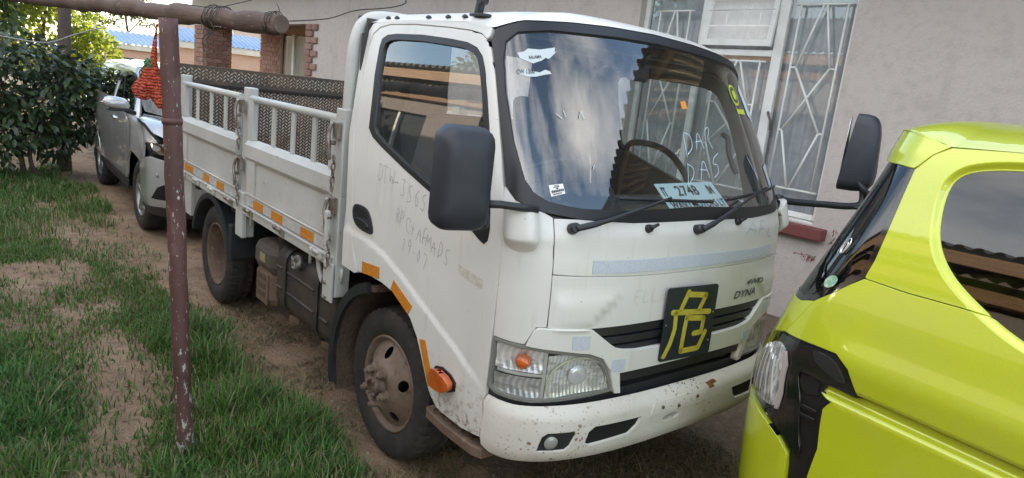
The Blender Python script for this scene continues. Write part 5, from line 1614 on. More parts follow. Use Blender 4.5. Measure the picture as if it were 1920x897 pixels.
def rim_front():
    """convex steel disc with five real vent holes, seen from -y"""
    holes = [[(.158*math.cos(R(a))+.023*math.cos(t), .158*math.sin(R(a))+.027*math.sin(t)) for t in np.linspace(0, 2*math.pi, 16, endpoint=False)] for a in (90, 18, -54, -126, 162)]
    outer = [(.206*math.cos(t), .206*math.sin(t)) for t in np.linspace(0, 2*math.pi, 72, endpoint=False)]
    inner = [(.060*math.cos(t), .060*math.sin(t)) for t in np.linspace(0, 2*math.pi, 28, endpoint=False)]
    uv, F = fill2d(outer, holes+[inner], .014)
    r_ = np.hypot(uv[:, 0], uv[:, 1])
    y = np.interp(r_, [.05, .098, .112, .130, .165, .190, .206], [-.060, -.060, -.056, -.036, -.014, .006, .012])
    return [(a, c, b_) for (a, b_), c in zip(uv, y)], [tuple(int(i) for i in f) for f in F]
RV, RF = rim_front()
def wheel(name, loc, sy, dual=False):
    g = group_part(name, truck, loc)
    sg = 1 if sy < 0 else -1              # parts are written for the near side, then turned round
    if sy > 0: g.rotation_euler = (0, 0, math.pi)
    global TYRE_ME
    def tyre(y):
        global TYRE_ME
        if TYRE_ME is None:
            b = Build(); b.add(TV, TF, True); o = b.obj('tyre', RUBBER, g, auto=R(28)); TYRE_ME = o.data
        else:
            o = new_obj('tyre', TYRE_ME, None, g)
        o.location = (0, y, 0); o.rotation_euler = (0, random.random()*6, 0)
        return o
    tyre(.068)
    if dual: tyre(.068+.215)
    b = Build()
    if not dual:
        b.lathe([(.205, .012), (.214, -.006), (.224, -.014), (.231, -.012), (.233, .000), (.222, .008), (.212, .03), (.205, .12)], 56)
        b.obj('rim', RIM, g)
        b = Build(); b.add(RV, RF, True); b.obj('disc', RIM, g, fix=True)
        b = Build(); b.lathe([(.195, .055), (.0, .055)], 32); b.obj('brake_drum', BLACK_HOLE, g)
        b = Build(); b.lathe([(.062, -.058), (.060, -.072), (.048, -.078), (.046, -.098), (.036, -.104), (.030, -.096), (.0, -.096)], 24)
        b.obj('hub', M('greasy hub', (.085, .06, .045), .6, .3, var=(20, (.16, .12, .09), .4, .6), bump=(50, .6, .006)), g)
        for k in range(8):
            a = k*math.pi/4+.2
            b = Build(); b.obox((.040*math.cos(a), -.101, .040*math.sin(a)), (.014, .014, .014), .002); b.obj('hub_bolt', RIM, g)
        for a in (58, 130, 202, 274, 346):
            c, s_ = .083*math.cos(R(a)), .083*math.sin(R(a))
            b = Build(); b.lathe([(.026, -.058), (.026, -.066), (.021, -.069)], 16, (c, 0, s_)); b.lathe([(.020, -.066), (.0195, -.094), (.014, -.098)], 6, (c, 0, s_)); b.lathe([(.011, -.094), (.011, -.108), (0, -.110)], 10, (c, 0, s_))
            b.obj('wheel_nut', RIM, g, auto=R(40))
    else:
        b.lathe([(.212, .10), (.214, .01), (.222, -.012), (.231, -.012), (.233, .002), (.222, .006)], 56)
        b.lathe([(.214, .012), (.206, .022), (.196, .075), (.186, .120), (.165, .138), (.10, .150), (.085, .105), (.07, .100), (0, .098)], 56)
        b.obj('rim', DUSTY, g)
        for a in range(0, 360, 72):
            c, s_ = .112*math.cos(R(a+20)), .112*math.sin(R(a+20))
            b = Build(); b.lathe([(.018, .146), (.017, .115), (0, .113)], 6, (c, 0, s_)); b.obj('wheel_nut', DUSTY, g)
    return g
wheel('front_wheel', (0, -.750, .358), -1)
wheel('front_wheel', (0, .750, .358), 1)
wheel('rear_wheel', (-2.511, -.800, .358), -1, True)
wheel('rear_wheel', (-2.511, .800, .358), 1, True)

# number card lying on the dashboard
card = thing('number_card', 'pale blue card with black number lettering propped inside the truck windscreen', 'card', (.90, .14, 1.355))
card.location = (0, 0, 0)
K0, KU, KV = np.array([.955, -.075, 1.368]), np.array([-.004, .405, .012]), np.array([-.135, .022, .094])
KN = np.cross(KU/np.linalg.norm(KU), KV/np.linalg.norm(KV))
cp = lambda u, v, d=0: K0+KU*u+KV*v+KN*d
Build().add([cp(0, 0), cp(1, 0), cp(1, 1), cp(0, 1), cp(0, 0, -.003), cp(1, 0, -.003), cp(1, 1, -.003), cp(0, 1, -.003)], [(0, 1, 2, 3), (7, 6, 5, 4), (0, 4, 5, 1), (1, 5, 6, 2), (2, 6, 7, 3), (3, 7, 4, 0)]).obj('board', M('pale blue card', (.55, .72, .76), .6), card)
text_on('print', 'IT', INK, card, lambda u, v: cp(.04+u*.085, .56+v*.42, .0015), 1.0, 0, .04)
text_on('print', '2748', INK, card, lambda u, v: cp(.27+u*.19, .54+v*.50, .0015), 1.0, 0, .02)
text_on('print', 'IM', INK, card, lambda u, v: cp(.82+u*.10, .56+v*.42, .0015), 1.0, 0, .04)
text_on('print', 'WASU MOTORS LT', INK, card, lambda u, v: cp(.05+u*.108, .10+v*.36, .0015), 1.0, 0, .03)
# ---------------------------------------------------------------- lime green people carrier in front of the truck
def pearl(name, base, flake, rough=.30):
    m = bpy.data.materials.new(name); m.use_nodes = True
    n, l = nodes_of(m); p = n['Principled BSDF']
    co = coords(n, l)
    c = mixc(n, l, ramp(n, l, noise(n, l, co, 900, 1), .45, .62), base, flake)
    c = mixc(n, l, ramp(n, l, noise(n, l, co, 3.0, 6, .6), .48, .8, (0, 0, 0, 1), (.16, .16, .16, 1)), c, (.36, .33, .24))
    l.new(c, p.inputs['Base Color'])
    p.inputs['Roughness'].default_value = rough
    p.inputs['Metallic'].default_value = .15
    p.inputs['Coat Weight'].default_value = 1.0
    p.inputs['Coat Roughness'].default_value = .03
    p.inputs['Coat IOR'].default_value = 1.6
    return m
LIME_PAINT = pearl('lime pearl paint', (.48, .57, .010), (.57, .65, .024))
GLOSS_BLACK = M('gloss black trim', (.008, .008, .009), .08, coat=1.0)
PRIVACY = glass('dark privacy glass', (.10, .105, .11), 1.75)
lime = thing('lime_people_carrier', 'bright lime green people carrier with its tail close to the truck bumper', 'car')
CAR_IN = M('dark car interior', (.02, .02, .021), .9)
def lsides(fn):
    fn(lambda p: p); fn(mirror_poly)
REAR_EDGE = [(-.900, 1.196), (-.957, 1.218), (-.993, 1.254), (-1.030, 1.303), (-1.051, 1.331), (-1.046, 1.384), (-1.014, 1.538), (-.985, 1.676)]
_ie = min(range(len(LIME_WIN)), key=lambda i: math.hypot(LIME_WIN[i][0]+1.403, LIME_WIN[i][1]-1.326))
_is = max(range(len(LIME_WIN)), key=lambda i: -LIME_WIN[i][0]+.3*LIME_WIN[i][1])
_rot = LIME_WIN[_is:]+LIME_WIN[:_is]
_k = (_ie-_is) % len(LIME_WIN)
WIN_TOP, WIN_LOW = _rot[:_k+1], _rot[_k+1:]
LIP = [p for d_ in (.004, .008, .012, .016, .021) for p in dense(inset(LIME_WIN, -d_), .007)]
LIP = [p for p in LIP if p[0] > -2.2]
def lime_side(fl):
    # pillar and roof rail above the seam
    pil = REAR_EDGE[4:] + [(-.993, 1.686), (-1.016, 1.726), (-1.054, 1.752), (-1.5, 1.775), (-2.9, 1.775), (-3.25, 1.50), (-3.4, 1.22), (-3.10, 1.28)] + WIN_TOP + [(-1.386, 1.3265), (-1.335, 1.3255), (-1.19, 1.3225), (-1.058, 1.327)]
    panel(LIME, fl(pil), 'rear_pillar', LIME_PAINT, lime, step=.016, depth=.03, extra=fl(LIP))
    panel(LIME_PLAIN, fl(inset(LIME_WIN, -.012)), 'side_window', PRIVACY, lime, off=-.016, depth=0, step=.05)
    # quarter panel between seam and sliding-door rail, running forward as the upper door skin
    q = [(-.957, 1.212), (-.993, 1.248), (-1.030, 1.297), (-1.053, 1.322), (-1.19, 1.3165), (-1.335, 1.3195), (-1.386, 1.3205), (-1.404, 1.322)] + WIN_LOW + [(-3.10, 1.272), (-3.4, 1.21), (-4.3, 1.08), (-4.75, .99), (-4.75, .9665), (-1.248, .9665), (-1.21, 1.005), (-1.172, 1.045), (-1.112, 1.078), (-.991, 1.076), (-.906, 1.076), (-.925, 1.12), (-.938, 1.15)]
    panel(LIME, fl(q), 'quarter_panel', LIME_PAINT, lime, step=.016, depth=.03, extra=fl(LIP))
    # lower side under the rail
    lo = [(-1.118, .930), (-1.130, .962), (-4.75, .962), (-4.75, .30), (-4.45, .30)] + [(-4.05+.36*math.cos(t), .30+.36*math.sin(t)) for t in np.linspace(-.0, math.pi, 14)] + \
         [(-1.95, .30)] + [(-1.60+.35*math.cos(t), .30+.36*math.sin(t)) for t in np.linspace(math.pi, 0, 14)] + [(-1.20, .32), (-1.16, .50), (-1.152, .64), (-1.166, .744), (-1.154, .827), (-1.149, .879), (-1.168, .914)]
    panel(LIME, fl(lo), 'side_panel', LIME_PAINT, lime, off=0, step=.018, depth=.03, extra=fl([(s_, z_) for z_ in (.918, .924, .931, .938, .945, .951) for s_ in np.arange(-2.4, -1.13, .012)]))
    # tail lamp and black garnish
    tlg = group_part('tail_lamp', lime)
    lamp = [(-.78, .985), (-.83, 1.045), (-.906, 1.070), (-.991, 1.070), (-1.107, 1.072), (-1.169, 1.040), (-1.246, .970), (-1.168, .966), (-1.122, .966), (-1.045, .972), (-1.030, .954), (-1.063, .875), (-1.088, .759), (-1.104, .694), (-1.070, .688), (-1.026, .727), (-.966, .763), (-.889, .796), (-.80, .80), (-.765, .85), (-.76, .92)]
    lamp = spline(lamp, 3, True)
    panel(LIME_PLAIN, fl(lamp), 'lamp_body', GLOSS_BLACK, tlg, off=-.012, depth=.02, step=.02)
    panel(LIME_PLAIN, fl(inset(lamp, .003)), 'lamp_cover', glass('lamp cover', (.82, .83, .83), 1.6), tlg, off=.010, depth=0, step=.02)
    white = [(-.80, .955), (-.839, .995), (-.891, 1.035), (-.940, 1.022), (-.975, .975), (-.995, .865), (-.992, .820), (-.965, .812), (-.899, .818), (-.84, .828), (-.80, .87)]
    white = rounded(white, 2)
    panel(LIME_PLAIN, fl(white), 'reflector', M_LAMP, tlg, off=-.002, depth=.012, step=.012)
    for k_ in range(9):
        t_ = k_/8
        top = (-.835-.095*t_, .985+.030*math.sin(math.pi*min(t_*1.3, 1))); bot = (-.845-.130*t_, .838-.012*t_)
        b = Build(); b.tube([LIME_PLAIN.pts(fl([(top[0]+(bot[0]-top[0])*u_, 0)])[0][0], top[1]+(bot[1]-top[1])*u_, .001) for u_ in np.linspace(0, 1, 8)], .0035+.0015*(k_ % 2), 6); b.obj('lamp_prism', CHROME if k_ % 2 else M('clear lamp prism', (.85, .85, .84), .08, coat=1.0), tlg)
    panel(LIME_PLAIN, fl([(-.955, 1.015), (-.985, .972), (-1.004, .866), (-1.001, .812), (-.990, .812), (-.993, .866), (-.973, .970), (-.945, 1.012)]), 'light_guide', M('pale light guide', (.62, .55, .53), .25), tlg, off=.003, depth=.01, step=.015)
    panel(LIME_PLAIN, fl(rounded([(-1.03, 1.055), (-1.10, 1.055), (-1.155, 1.02), (-1.19, .985), (-1.12, 1.0), (-1.06, 1.02)], 2)), 'lamp_chamber', M('smoked lamp chamber', (.035, .037, .04), .1), tlg, off=-.006, depth=.01, step=.02)
    vent = [(-1.032, .952), (-1.047, .968), (-1.121, .966), (-1.116, .930), (-1.163, .913), (-1.143, .879), (-1.148, .827), (-1.160, .744), (-1.147, .60), (-1.13, .45), (-1.075, .45), (-1.073, .632), (-1.069, .682), (-1.106, .692), (-1.090, .759), (-1.066, .875)]
    vp_ = panel(LIME_PLAIN, fl(inset(vent, -.007)), 'black_garnish', M('satin black garnish', (.012, .012, .013), .35), lime, off=-.024, depth=.01, step=.02)
    panel(LIME_PLAIN, fl(rounded([(-1.035, .952), (-1.05, .962), (-1.112, .960), (-1.105, .928), (-1.125, .915), (-1.06, .90)], 1)), 'garnish_recess', BLACK_HOLE, vp_, off=-.017, depth=.005, step=.02)
    for z0 in (.858, .828):
        panel(LIME_PLAIN, fl([(-1.070, z0+.004), (-1.128, z0+.004), (-1.128, z0-.004), (-1.072, z0-.004)]), 'garnish_rib', M('satin black garnish', (.012, .012, .013)), vp_, off=-.012, depth=.008, step=.02)
def lamp_material():
    m = bpy.data.materials.new('cut lamp reflector'); m.use_nodes = True
    n, l = nodes_of(m); p = n['Principled BSDF']
    vo = n.new('ShaderNodeTexVoronoi'); vo.inputs['Scale'].default_value = 150
    l.new(coords(n, l, 'Object', (1, 1, .22)), vo.inputs['Vector'])
    c = mixc(n, l, ramp(n, l, vo.outputs['Color'], .3, .75), (.34, .34, .34), (.90, .90, .88))
    l.new(c, p.inputs['Base Color']); p.inputs['Metallic'].default_value = .1; p.inputs['Roughness'].default_value = .15
    b = n.new('ShaderNodeBump'); b.inputs['Strength'].default_value = .7; b.inputs['Distance'].default_value = .01
    l.new(vo.outputs['Distance'], b.inputs['Height']); l.new(b.outputs['Normal'], p.inputs['Normal'])
    return m
M_LAMP = lamp_material()
lsides(lime_side)
hatch_h = [(0, .80), (-.76, .80), (-.755, .92), (-.772, .992), (-.825, 1.052), (-.903, 1.078), (-.935, 1.15), (-.952, 1.208), (-.895, 1.190), (0, 1.16)]
panel(LIME, both(hatch_h), 'tailgate', LIME_PAINT, lime, step=.03, depth=.02)
panel(LIME, both([(0, 1.165)] + REAR_EDGE + [(-.90, 1.690), (0, 1.70)]), 'rear_window', PRIVACY, lime, off=-.006, depth=.0, step=.03)
panel(LIME, both([(0, 1.163), (-.893, 1.193), (-.955, 1.216), (-.991, 1.252), (-1.028, 1.302), (-1.049, 1.331), (-1.044, 1.384), (-1.012, 1.538), (-.983, 1.676), (-.966, 1.676), (-.994, 1.535), (-1.026, 1.384), (-1.030, 1.335), (-1.010, 1.308), (-.975, 1.262), (-.94, 1.232), (-.88, 1.212), (0, 1.185)]), 'window_seal', GLOSS_BLACK, lime, off=-.003, depth=.02, step=.02)
bh = [(0, .33), (-1.08, .33), (-1.072, .45), (-1.070, .632), (-1.066, .682), (-1.022, .720), (-.962, .756), (-.885, .788), (-.80, .794), (0, .794)]
panel(LIME, both(bh), 'rear_bumper', LIME_PAINT, lime, off=.004, step=.03, depth=.03)
# spoiler lip over the window, then the roof
sp = [(0, 1.695), (-.90, 1.686), (-.978, 1.680), (-.989, 1.690), (-1.012, 1.726), (-1.048, 1.755), (-.90, 1.79), (0, 1.80)]
panel(LIME, both(sp), 'roof_spoiler', LIME_PAINT, lime, off=lambda s, z: .003+.005*sstep(1.685, 1.72, z)*sstep(1.06, .85, np.abs(s)), step=.018, depth=.04)
def lime_roof():
    ss = np.concatenate([np.linspace(-3.3, -1.06, 40), np.linspace(-1.05, 1.05, 50), np.linspace(1.06, 3.3, 40)])
    loop = []
    for s in ss:
        loop.append(LIME.pts(s, np.interp(abs(s), [0, .9, 1.05, 1.5], [1.792, 1.785, 1.755, 1.772]), .002 if abs(s) > 1.06 else .002+.010*float(sstep(1.06, .85, abs(s)))))
    loop = np.array(loop)
    inv = lambda P: P
    ctr0 = lime_place(np.array([.55, 0., 0.])); ctr1 = lime_place(np.array([2.3, 0., 0.]))
    ax = (ctr1-ctr0)[:2]; L = np.linalg.norm(ax); ax /= L
    t = np.clip(((loop[:, :2]-ctr0[:2]) @ ax)/L, 0, 1)
    tgt = ctr0[:2]+np.outer(t, ax)*L
    n_ = len(loop); rings = []
    for k in (0, .02, .05, .09, .15, .25, .42, .65, .97):
        q = loop.copy(); q[:, :2] += (tgt-loop[:, :2])*k; q[:, 2] += (1.855-loop[:, 2])*(1-(1-k)**4.0); rings.append(q)
    v_ = np.concatenate(rings)
    f_ = [(j*n_+i, j*n_+(i+1) % n_, (j+1)*n_+(i+1) % n_, (j+1)*n_+i) for j in range(len(rings)-1) for i in range(n_)]
    b = Build(); b.add(v_, f_, True); return b.obj('roof', LIME_PAINT, lime)
lime_roof()
# front end and underside, out of the picture but closing the body
def lime_box(name, lo, hi, mat, bev=.03):
    b = Build(); b.box(lo, hi, bev)
    o = b.obj(name, mat, lime); o.location = (LIME_ORIGIN[0], LIME_ORIGIN[1], 0); o.rotation_euler = (0, 0, LIME_YAW)
    return o
lime_box('bonnet', (3.70, -.80, .35), (4.25, .80, 1.05), LIME_PAINT, .10)
lime_box('underbody', (.15, -.74, .22), (4.0, .74, .45), CAR_IN)
lime_box('cabin_floor', (.25, -.72, .45), (3.4, .72, .95), CAR_IN)
for x in (.80, 3.25):
    for y in (-.70, .70):
        o = new_obj('wheel', TYRE_ME, None, lime); o.scale = (.86, .9, .86); o.matrix_world
        c = lime_place(np.array([x, y, .31])); o.location = tuple(c); o.rotation_euler = (0, 0, LIME_YAW)
# stickers on the tail glass
panel(LIME, [(-.960+.022*math.cos(t), 1.285+.022*math.sin(t)) for t in np.linspace(0, 2*math.pi, 18, endpoint=False)], 'round_sticker', M('green round sticker', (.20, .42, .28), .5, var=(60, (.60, .66, .55), .45, .6)), lime, off=.000, depth=0, step=.02)
b = Build(); L = [LIME.pts(-.925+.012*math.cos(t), 1.405+.026*math.sin(t), .003) for t in np.linspace(0, 2*math.pi, 24, endpoint=False)]; b.tube(L, .002, 6, closed=True)
L = [LIME.pts(-.925+.006*math.cos(t), 1.400+.017*math.sin(t), .003) for t in np.linspace(0, 2*math.pi, 20, endpoint=False)]; b.tube(L, .0018, 6, closed=True); b.obj('chrome_badge', CHROME, lime)

# ---------------------------------------------------------------- crashed silver car behind the truck
SILVER = pearl('silver paint', (.42, .425, .43), (.52, .525, .53), .30)
SILVER.node_tree.nodes['Principled BSDF'].inputs['Metallic'].default_value = .3
suv = thing('silver_crashed_car', 'silver sport utility car with crumpled front wing beside the leafy shrub', 'car')
def wheel_hole(sc, zc, r_, lo=.27): return [(sc+r_*math.cos(t), zc+r_*math.sin(t)) for t in np.linspace(-.25, math.pi+.25, 18)]
def suv_side(fl):
    A = 1.83
    arch1 = [(-A+.40*math.cos(t), .36+.40*math.sin(t)) for t in np.linspace(0, math.pi, 16)]
    arch2 = [(-A-2.68+.39*math.cos(t), .36+.39*math.sin(t)) for t in np.linspace(0, math.pi, 16)]
    wing = [(-1.12, .925), (-1.24, .775), (-1.42, .72), (-1.435, .45)] + [p for p in arch1 if p[1] > .44] + [(-2.225, .60), (-2.235, .80), (-2.20, .93), (-2.02, 1.05), (-1.85, 1.09), (-1.1, 1.10), (-.98, 1.07), (-.93, .96), (-.92, .935)]
    crumple = lambda s, z: .022*np.sin(9*np.abs(s)+5*z)*sstep(1.0, 1.25, np.abs(s))*sstep(2.1, 1.8, np.abs(s)) - .035*np.exp(-((np.abs(s)-1.35)/.10)**2-((z-.90)/.10)**2) if fl([(1, 0)])[0][0] == 1 else 0.0
    panel(SUV, fl(wing), 'front_wing', SILVER, suv, off=crumple, step=.03, depth=.02)
    door = [(-2.245, .42), (-2.245, .80), (-2.21, .935), (-2.03, 1.06), (-2.03, 1.085), (-3.05, 1.10), (-3.10, .42)]
    dd = panel(SUV, fl(door), 'door', SILVER, suv, step=.05, depth=.02)
    panel(SUV, fl(rounded([(-2.76, 1.005), (-2.94, 1.005), (-2.94, .975), (-2.76, .975)], 2)), 'door_handle', CHROME, dd, off=.02, depth=.02, step=.03)
    door2 = [(-3.11, .42), (-3.06, 1.10), (-4.05, 1.11), (-4.05, .78)] + [p for p in arch2 if p[1] > .44 and p[0] > -4.52][::-1][:0] + [(-4.08, .62), (-4.10, .42)]
    panel(SUV, fl(door2), 'door', SILVER, suv, step=.05, depth=.02)
    rear = [(-4.06, .79), (-4.06, 1.11), (-5.25, 1.11), (-5.25, .45), (-4.92, .45)] + [p for p in arch2 if p[1] > .44] [::1]
    panel(SUV, fl(rear), 'rear_wing', SILVER, suv, step=.05, depth=.02)
    panel(SUV, fl([(-2.25, .40), (-4.10, .40), (-4.10, .28), (-2.25, .28)]), 'sill', M('grey plastic cladding', (.035, .035, .037), .6), suv, step=.06, depth=.02)
    # glasshouse
    win1 = [(-2.20, 1.185), (-2.02, 1.42), (-1.80, 1.480), (-1.50, 1.505), (-1.25, 1.510), (-1.10, 1.495), (-1.02, 1.45), (-1.00, 1.38), (-1.00, 1.25), (-1.03, 1.15), (-1.2, 1.135)]
    win2 = [(-2.26, 1.19), (-2.12, 1.42), (-2.06, 1.48), (-2.0, 1.50), (-2.9, 1.50), (-3.25, 1.40), (-3.30, 1.20)]
    gh = [(-.965, 1.06), (-.940, 1.16), (-.945, 1.36), (-.895, 1.52), (-.93, 1.565), (-1.3, 1.585), (-3.3, 1.585), (-3.8, 1.40), (-4.0, 1.07)]
    cab_ = panel(SUVC, fl(gh), 'cabin_frame', SILVER, suv, holes=[fl(win1), fl(win2)] if False else [fl(win1)], step=.04, depth=.03)
    panel(SUVC, fl(inset(win1, -.01)), 'window_glass', PRIVACY, suv, off=-.008, depth=0, step=.06)
    panel(SUVC, fl(win2), 'window_glass', PRIVACY, suv, off=.003, depth=0, step=.06)
    panel(SUVC, fl([(-1.76, 1.47), (-1.72, 1.48), (-1.50, 1.15), (-1.54, 1.15)]), 'window_pillar', SEAL, suv, off=.001, depth=0, step=.04)
    panel(SUVC, fl([(-2.03, 1.43), (-1.80, 1.49), (-1.50, 1.515), (-1.25, 1.520), (-1.08, 1.50), (-1.06, 1.47), (-1.25, 1.480), (-1.50, 1.47), (-1.78, 1.44), (-2.0, 1.39)]), 'rain_visor', GLOSS_BLACK, suv, off=.015, depth=.01, step=.04)
    # lamp
    hl = panel(SUV, fl([(-1.125, .912), (-.863, .930), (-.60, .925), (-.52, .870), (-.871, .833), (-1.006, .841), (-1.073, .877)]), 'headlamp', GLOSS_BLACK, suv, off=.006, depth=.02, step=.03)
    for s0 in (-.93, -.78):
        panel(SUV, fl([(s0+.05*math.cos(t), .885+.025*math.sin(t)) for t in np.linspace(0, 2*math.pi, 14, endpoint=False)]), 'lamp_lens', M('dim lamp lens', (.20, .21, .22), .1, .4), hl, off=.009, depth=.003, step=.02)
    panel(SUV, fl([(-1.01, .42), (-.93, .53), (-.86, .562), (-.60, .562), (-.58, .42)]), 'fog_recess', BLACK_HOLE, suv, off=.014, depth=.004, step=.04)
    o = Build(); c = SUV.pts(fl([(-.913, .644)])[0][0], .644, .014); o.lathe([(.022, 0), (.018, .006), (0, .007)], 10, tuple(c), 'x'); o.obj('parking_sensor', M('grey sensor', (.30, .30, .31), .4), suv)
suv_side(lambda p: p); suv_side(mirror_poly)
bumper = both([(0, .30), (-.86, .30), (-1.30, .30), (-1.40, .33), (-1.405, .45), (-1.405, .68), (-1.235, .765), (-1.01, .803), (-.85, .785), (-.50, .80), (0, .80)])
panel(SUV, bumper, 'front_bumper', SILVER, suv, off=.012, step=.035, depth=.03, holes=[])
panel(SUV, both([(0, .25), (-1.32, .25), (-1.40, .31), (-.9, .345), (0, .35)]), 'bumper_lip', M('grey plastic cladding', (.035, .035, .037)), suv, off=.018, step=.05, depth=.02)
panel(SUV, both([(0, .60), (-.48, .60), (-.50, .80), (-.46, .93), (0, .95)]), 'grille', BLACK_HOLE, suv, off=.016, step=.05, depth=.005)
panel(SUV, both([(0, .28), (-1.3, .28), (-1.3, 1.0), (0, 1.0)]), 'inner_shell', BLACK_HOLE, suv, off=-.04, depth=0, step=.08)
panel(SUVC, both([(0, 1.10), (-.60, 1.12), (-.86, 1.155), (-.905, 1.22), (-.90, 1.38), (-.85, 1.53), (-.6, 1.57), (0, 1.58)]), 'windscreen', glass('car windscreen', (.30, .33, .34), 1.8), suv, off=.002, depth=0, step=.05)
# bonnet, bent up at the near corner
def suv_bonnet():
    k = 25; v_ = []
    rows_ = 8
    for j in range(rows_):
        t = j/(rows_-1)
        for i in range(k):
            u = -1+2*i/(k-1)
            a = SUV.pts(u*1.25, .958+.125*float(sstep(.66, .95, abs(u))), .008); c = SUVC.pts(u*.88, 1.10+.03*abs(u), .0)
            p = a+(c-a)*t
            p = p+np.array([0, 0, .055*math.sin(math.pi*min(t*1.1, 1))*(1-u**4)])
            if u < -.3: p = p+np.array([0, 0, .05*math.exp(-((u+.72)/.2)**2)*math.exp(-((t-.25)/.3)**2)])
            v_.append(p)
    f_ = [(j*k+i, j*k+i+1, (j+1)*k+i+1, (j+1)*k+i) for j in range(rows_-1) for i in range(k-1)]
    b = Build(); b.add(v_, f_, True); b.obj('bonnet', SILVER, suv)
suv_bonnet()
b = Build()
for w_, pts in ((.03, [(-1.12, 1.09), (-1.02, 1.055), (-.93, .985), (-.88, .945)]),):
    add_stroke(b, SUV, pts, w_, .03)
b.obj('bonnet_gap', BLACK_HOLE, suv, fix=False)
def suv_roof():
    ss = np.concatenate([np.linspace(-3.4, -.95, 30), np.linspace(-.92, .92, 30), np.linspace(.95, 3.4, 30)])
    loop = np.array([SUVC.pts(s, 1.578, .002) for s in ss])
    n_ = len(loop); rings = []
    tgt = np.stack([np.clip(loop[:, 0], -8.0, -6.3), np.full(n_, SUV_Y)], 1)
    for k in (0, .03, .08, .16, .3, .55, .97):
        q = loop.copy(); q[:, :2] += (tgt-loop[:, :2])*k; q[:, 2] += (1.640-loop[:, 2])*(1-(1-k)**3); rings.append(q)
    f_ = [(j*n_+i, j*n_+(i+1) % n_, (j+1)*n_+(i+1) % n_, (j+1)*n_+i) for j in range(len(rings)-1) for i in range(n_)]
    b = Build(); b.add(np.concatenate(rings), f_, True); return b.obj('roof', SILVER, suv)
suv_roof()
b = Build(); b.box((-8.62, -.82, .40), (-8.40, .92, 1.10), .08); b.obj('tail', SILVER, suv)
b = Build(); b.prism([(-8.45, 1.10), (-8.15, 1.56), (-8.05, 1.56), (-8.3, 1.10)], -.58, .68, 'y', .02); b.obj('tailgate', PRIVACY, suv)
Build().box((-8.3, -.75, .26), (-4.4, .85, .42), .03).obj('underbody', CAR_IN, suv)
Build().box((-8.1, -.70, .45), (-5.4, .80, 1.0), .05).obj('cabin_floor', CAR_IN, suv)
# wheels
def car_wheel(x, y, sy):
    g = group_part('wheel', suv, (x, y, .352))
    if sy > 0: g.rotation_euler = (0, 0, math.pi)
    o = new_obj('tyre', TYRE_ME, None, g); o.scale = (.972, 1.15, .972); o.location = (0, .10, 0)
    b = Build(); b.lathe([(.222, .02), (.222, .005), (.214, .002), (.205, .02), (.20, .10)], 40); b.obj('rim', M('alloy wheel', (.36, .36, .36), .35, .7), g)
    for k in range(5):
        a = k*2*math.pi/5+.3
        b = Build(); b.obox((.12*math.cos(a), .022, .12*math.sin(a)), (.19, .02, .045), .006, Matrix.Rotation(-a, 3, 'Y')); b.obj('spoke', M('alloy wheel', (.36, .36, .36)), g)
    b = Build(); b.lathe([(.05, .02), (.045, .008), (0, .006)], 20); b.obj('hub', M('alloy wheel', (.36, .36, .36)), g)
    b = Build(); b.lathe([(.195, .06), (0, .06)], 24); b.obj('brake_disc', BLACK_HOLE, g)
car_wheel(-4.97, -.835, -1); car_wheel(-7.64, -.78, -1); car_wheel(-4.94, .93, 1); car_wheel(-7.58, 1.0, 1)
# door mirror
b = Build()
n1, n2 = 14, 10
v_ = []
for j in range(n2+1):
    t = -1+2*j/n2
    r_ = (1-abs(t)**3.2)**.5
    for i in range(n1):
        a = 2*math.pi*i/n1
        v_.append((-5.12+.085*r_*math.cos(a), -1.015+.125*t, 1.225+(.072 if math.sin(a) > 0 else .052)*r_*math.sin(a)-.012*t))
f_ = [(j*n1+i, j*n1+(i+1) % n1, (j+1)*n1+(i+1) % n1, (j+1)*n1+i) for j in range(n2) for i in range(n1)]
b.add(v_, f_, True); mo = b.obj('door_mirror', SILVER, suv)
b = Build(); b.obox((-5.12, -1.0, 1.170), (.12, .19, .02), .008); b.tube([(-5.12, -.93, 1.172), (-5.20, -.84, 1.14)], .025, 8); b.obj('mirror_foot', BLACK, mo)
# ---------------------------------------------------------------- poles, beam, bag, wires
POLE_PAINT = M('flaking maroon pipe paint', (.125, .062, .055), .6, var=(9, (.085, .042, .038), .35, .65), spots=[(75, (.33, .29, .26), .655, .68, 5), (16, (.19, .12, .105), .58, .75, 4)], bump=(40, .15, .003), stretch=(1, 1, .35))
def pole_paint():
    m = POLE_PAINT.copy(); n, l = nodes_of(m); p = n['Principled BSDF']
    old = p.inputs['Base Color'].links[0].from_socket
    co = coords(n, l, 'Object', (1, 1, .45))
    sep = n.new('ShaderNodeSeparateXYZ'); l.new(coords(n, l), sep.inputs[0])
    hgt = ramp(n, l, sep.outputs['Z'], .06, .62, (.095, .095, .095, 1), (0, 0, 0, 1))
    k = math_node(n, l, 'ADD', noise(n, l, co, 48, 7, .68), hgt)
    l.new(mixc(n, l, ramp(n, l, k, .63, .65), old, (.50, .47, .44)), p.inputs['Base Color'])
    return m
WIRE = M('thin dark wire', (.06, .055, .05), .5, .6)
frame = thing('pipe_frame', 'maroon painted pipe post with heavy crossbar standing in the grass', 'frame', (-.40, -1.545, 0))
frame.location = (0, 0, 0)
p0, p1 = Vector((-.400, -1.545, -.12)), Vector((-.462, -1.622, 1.90))
def wobbly(a, b_, r0, r1, n_=28, amp=.0025, seed=0):
    r_ = np.random.default_rng(seed)
    pts = [a.lerp(b_, i/(n_-1))+Vector(r_.normal(0, amp, 3)) for i in range(n_)]
    rad = [r0+(r1-r0)*i/(n_-1)+r_.normal(0, amp*.5) for i in range(n_)]
    return pts, rad
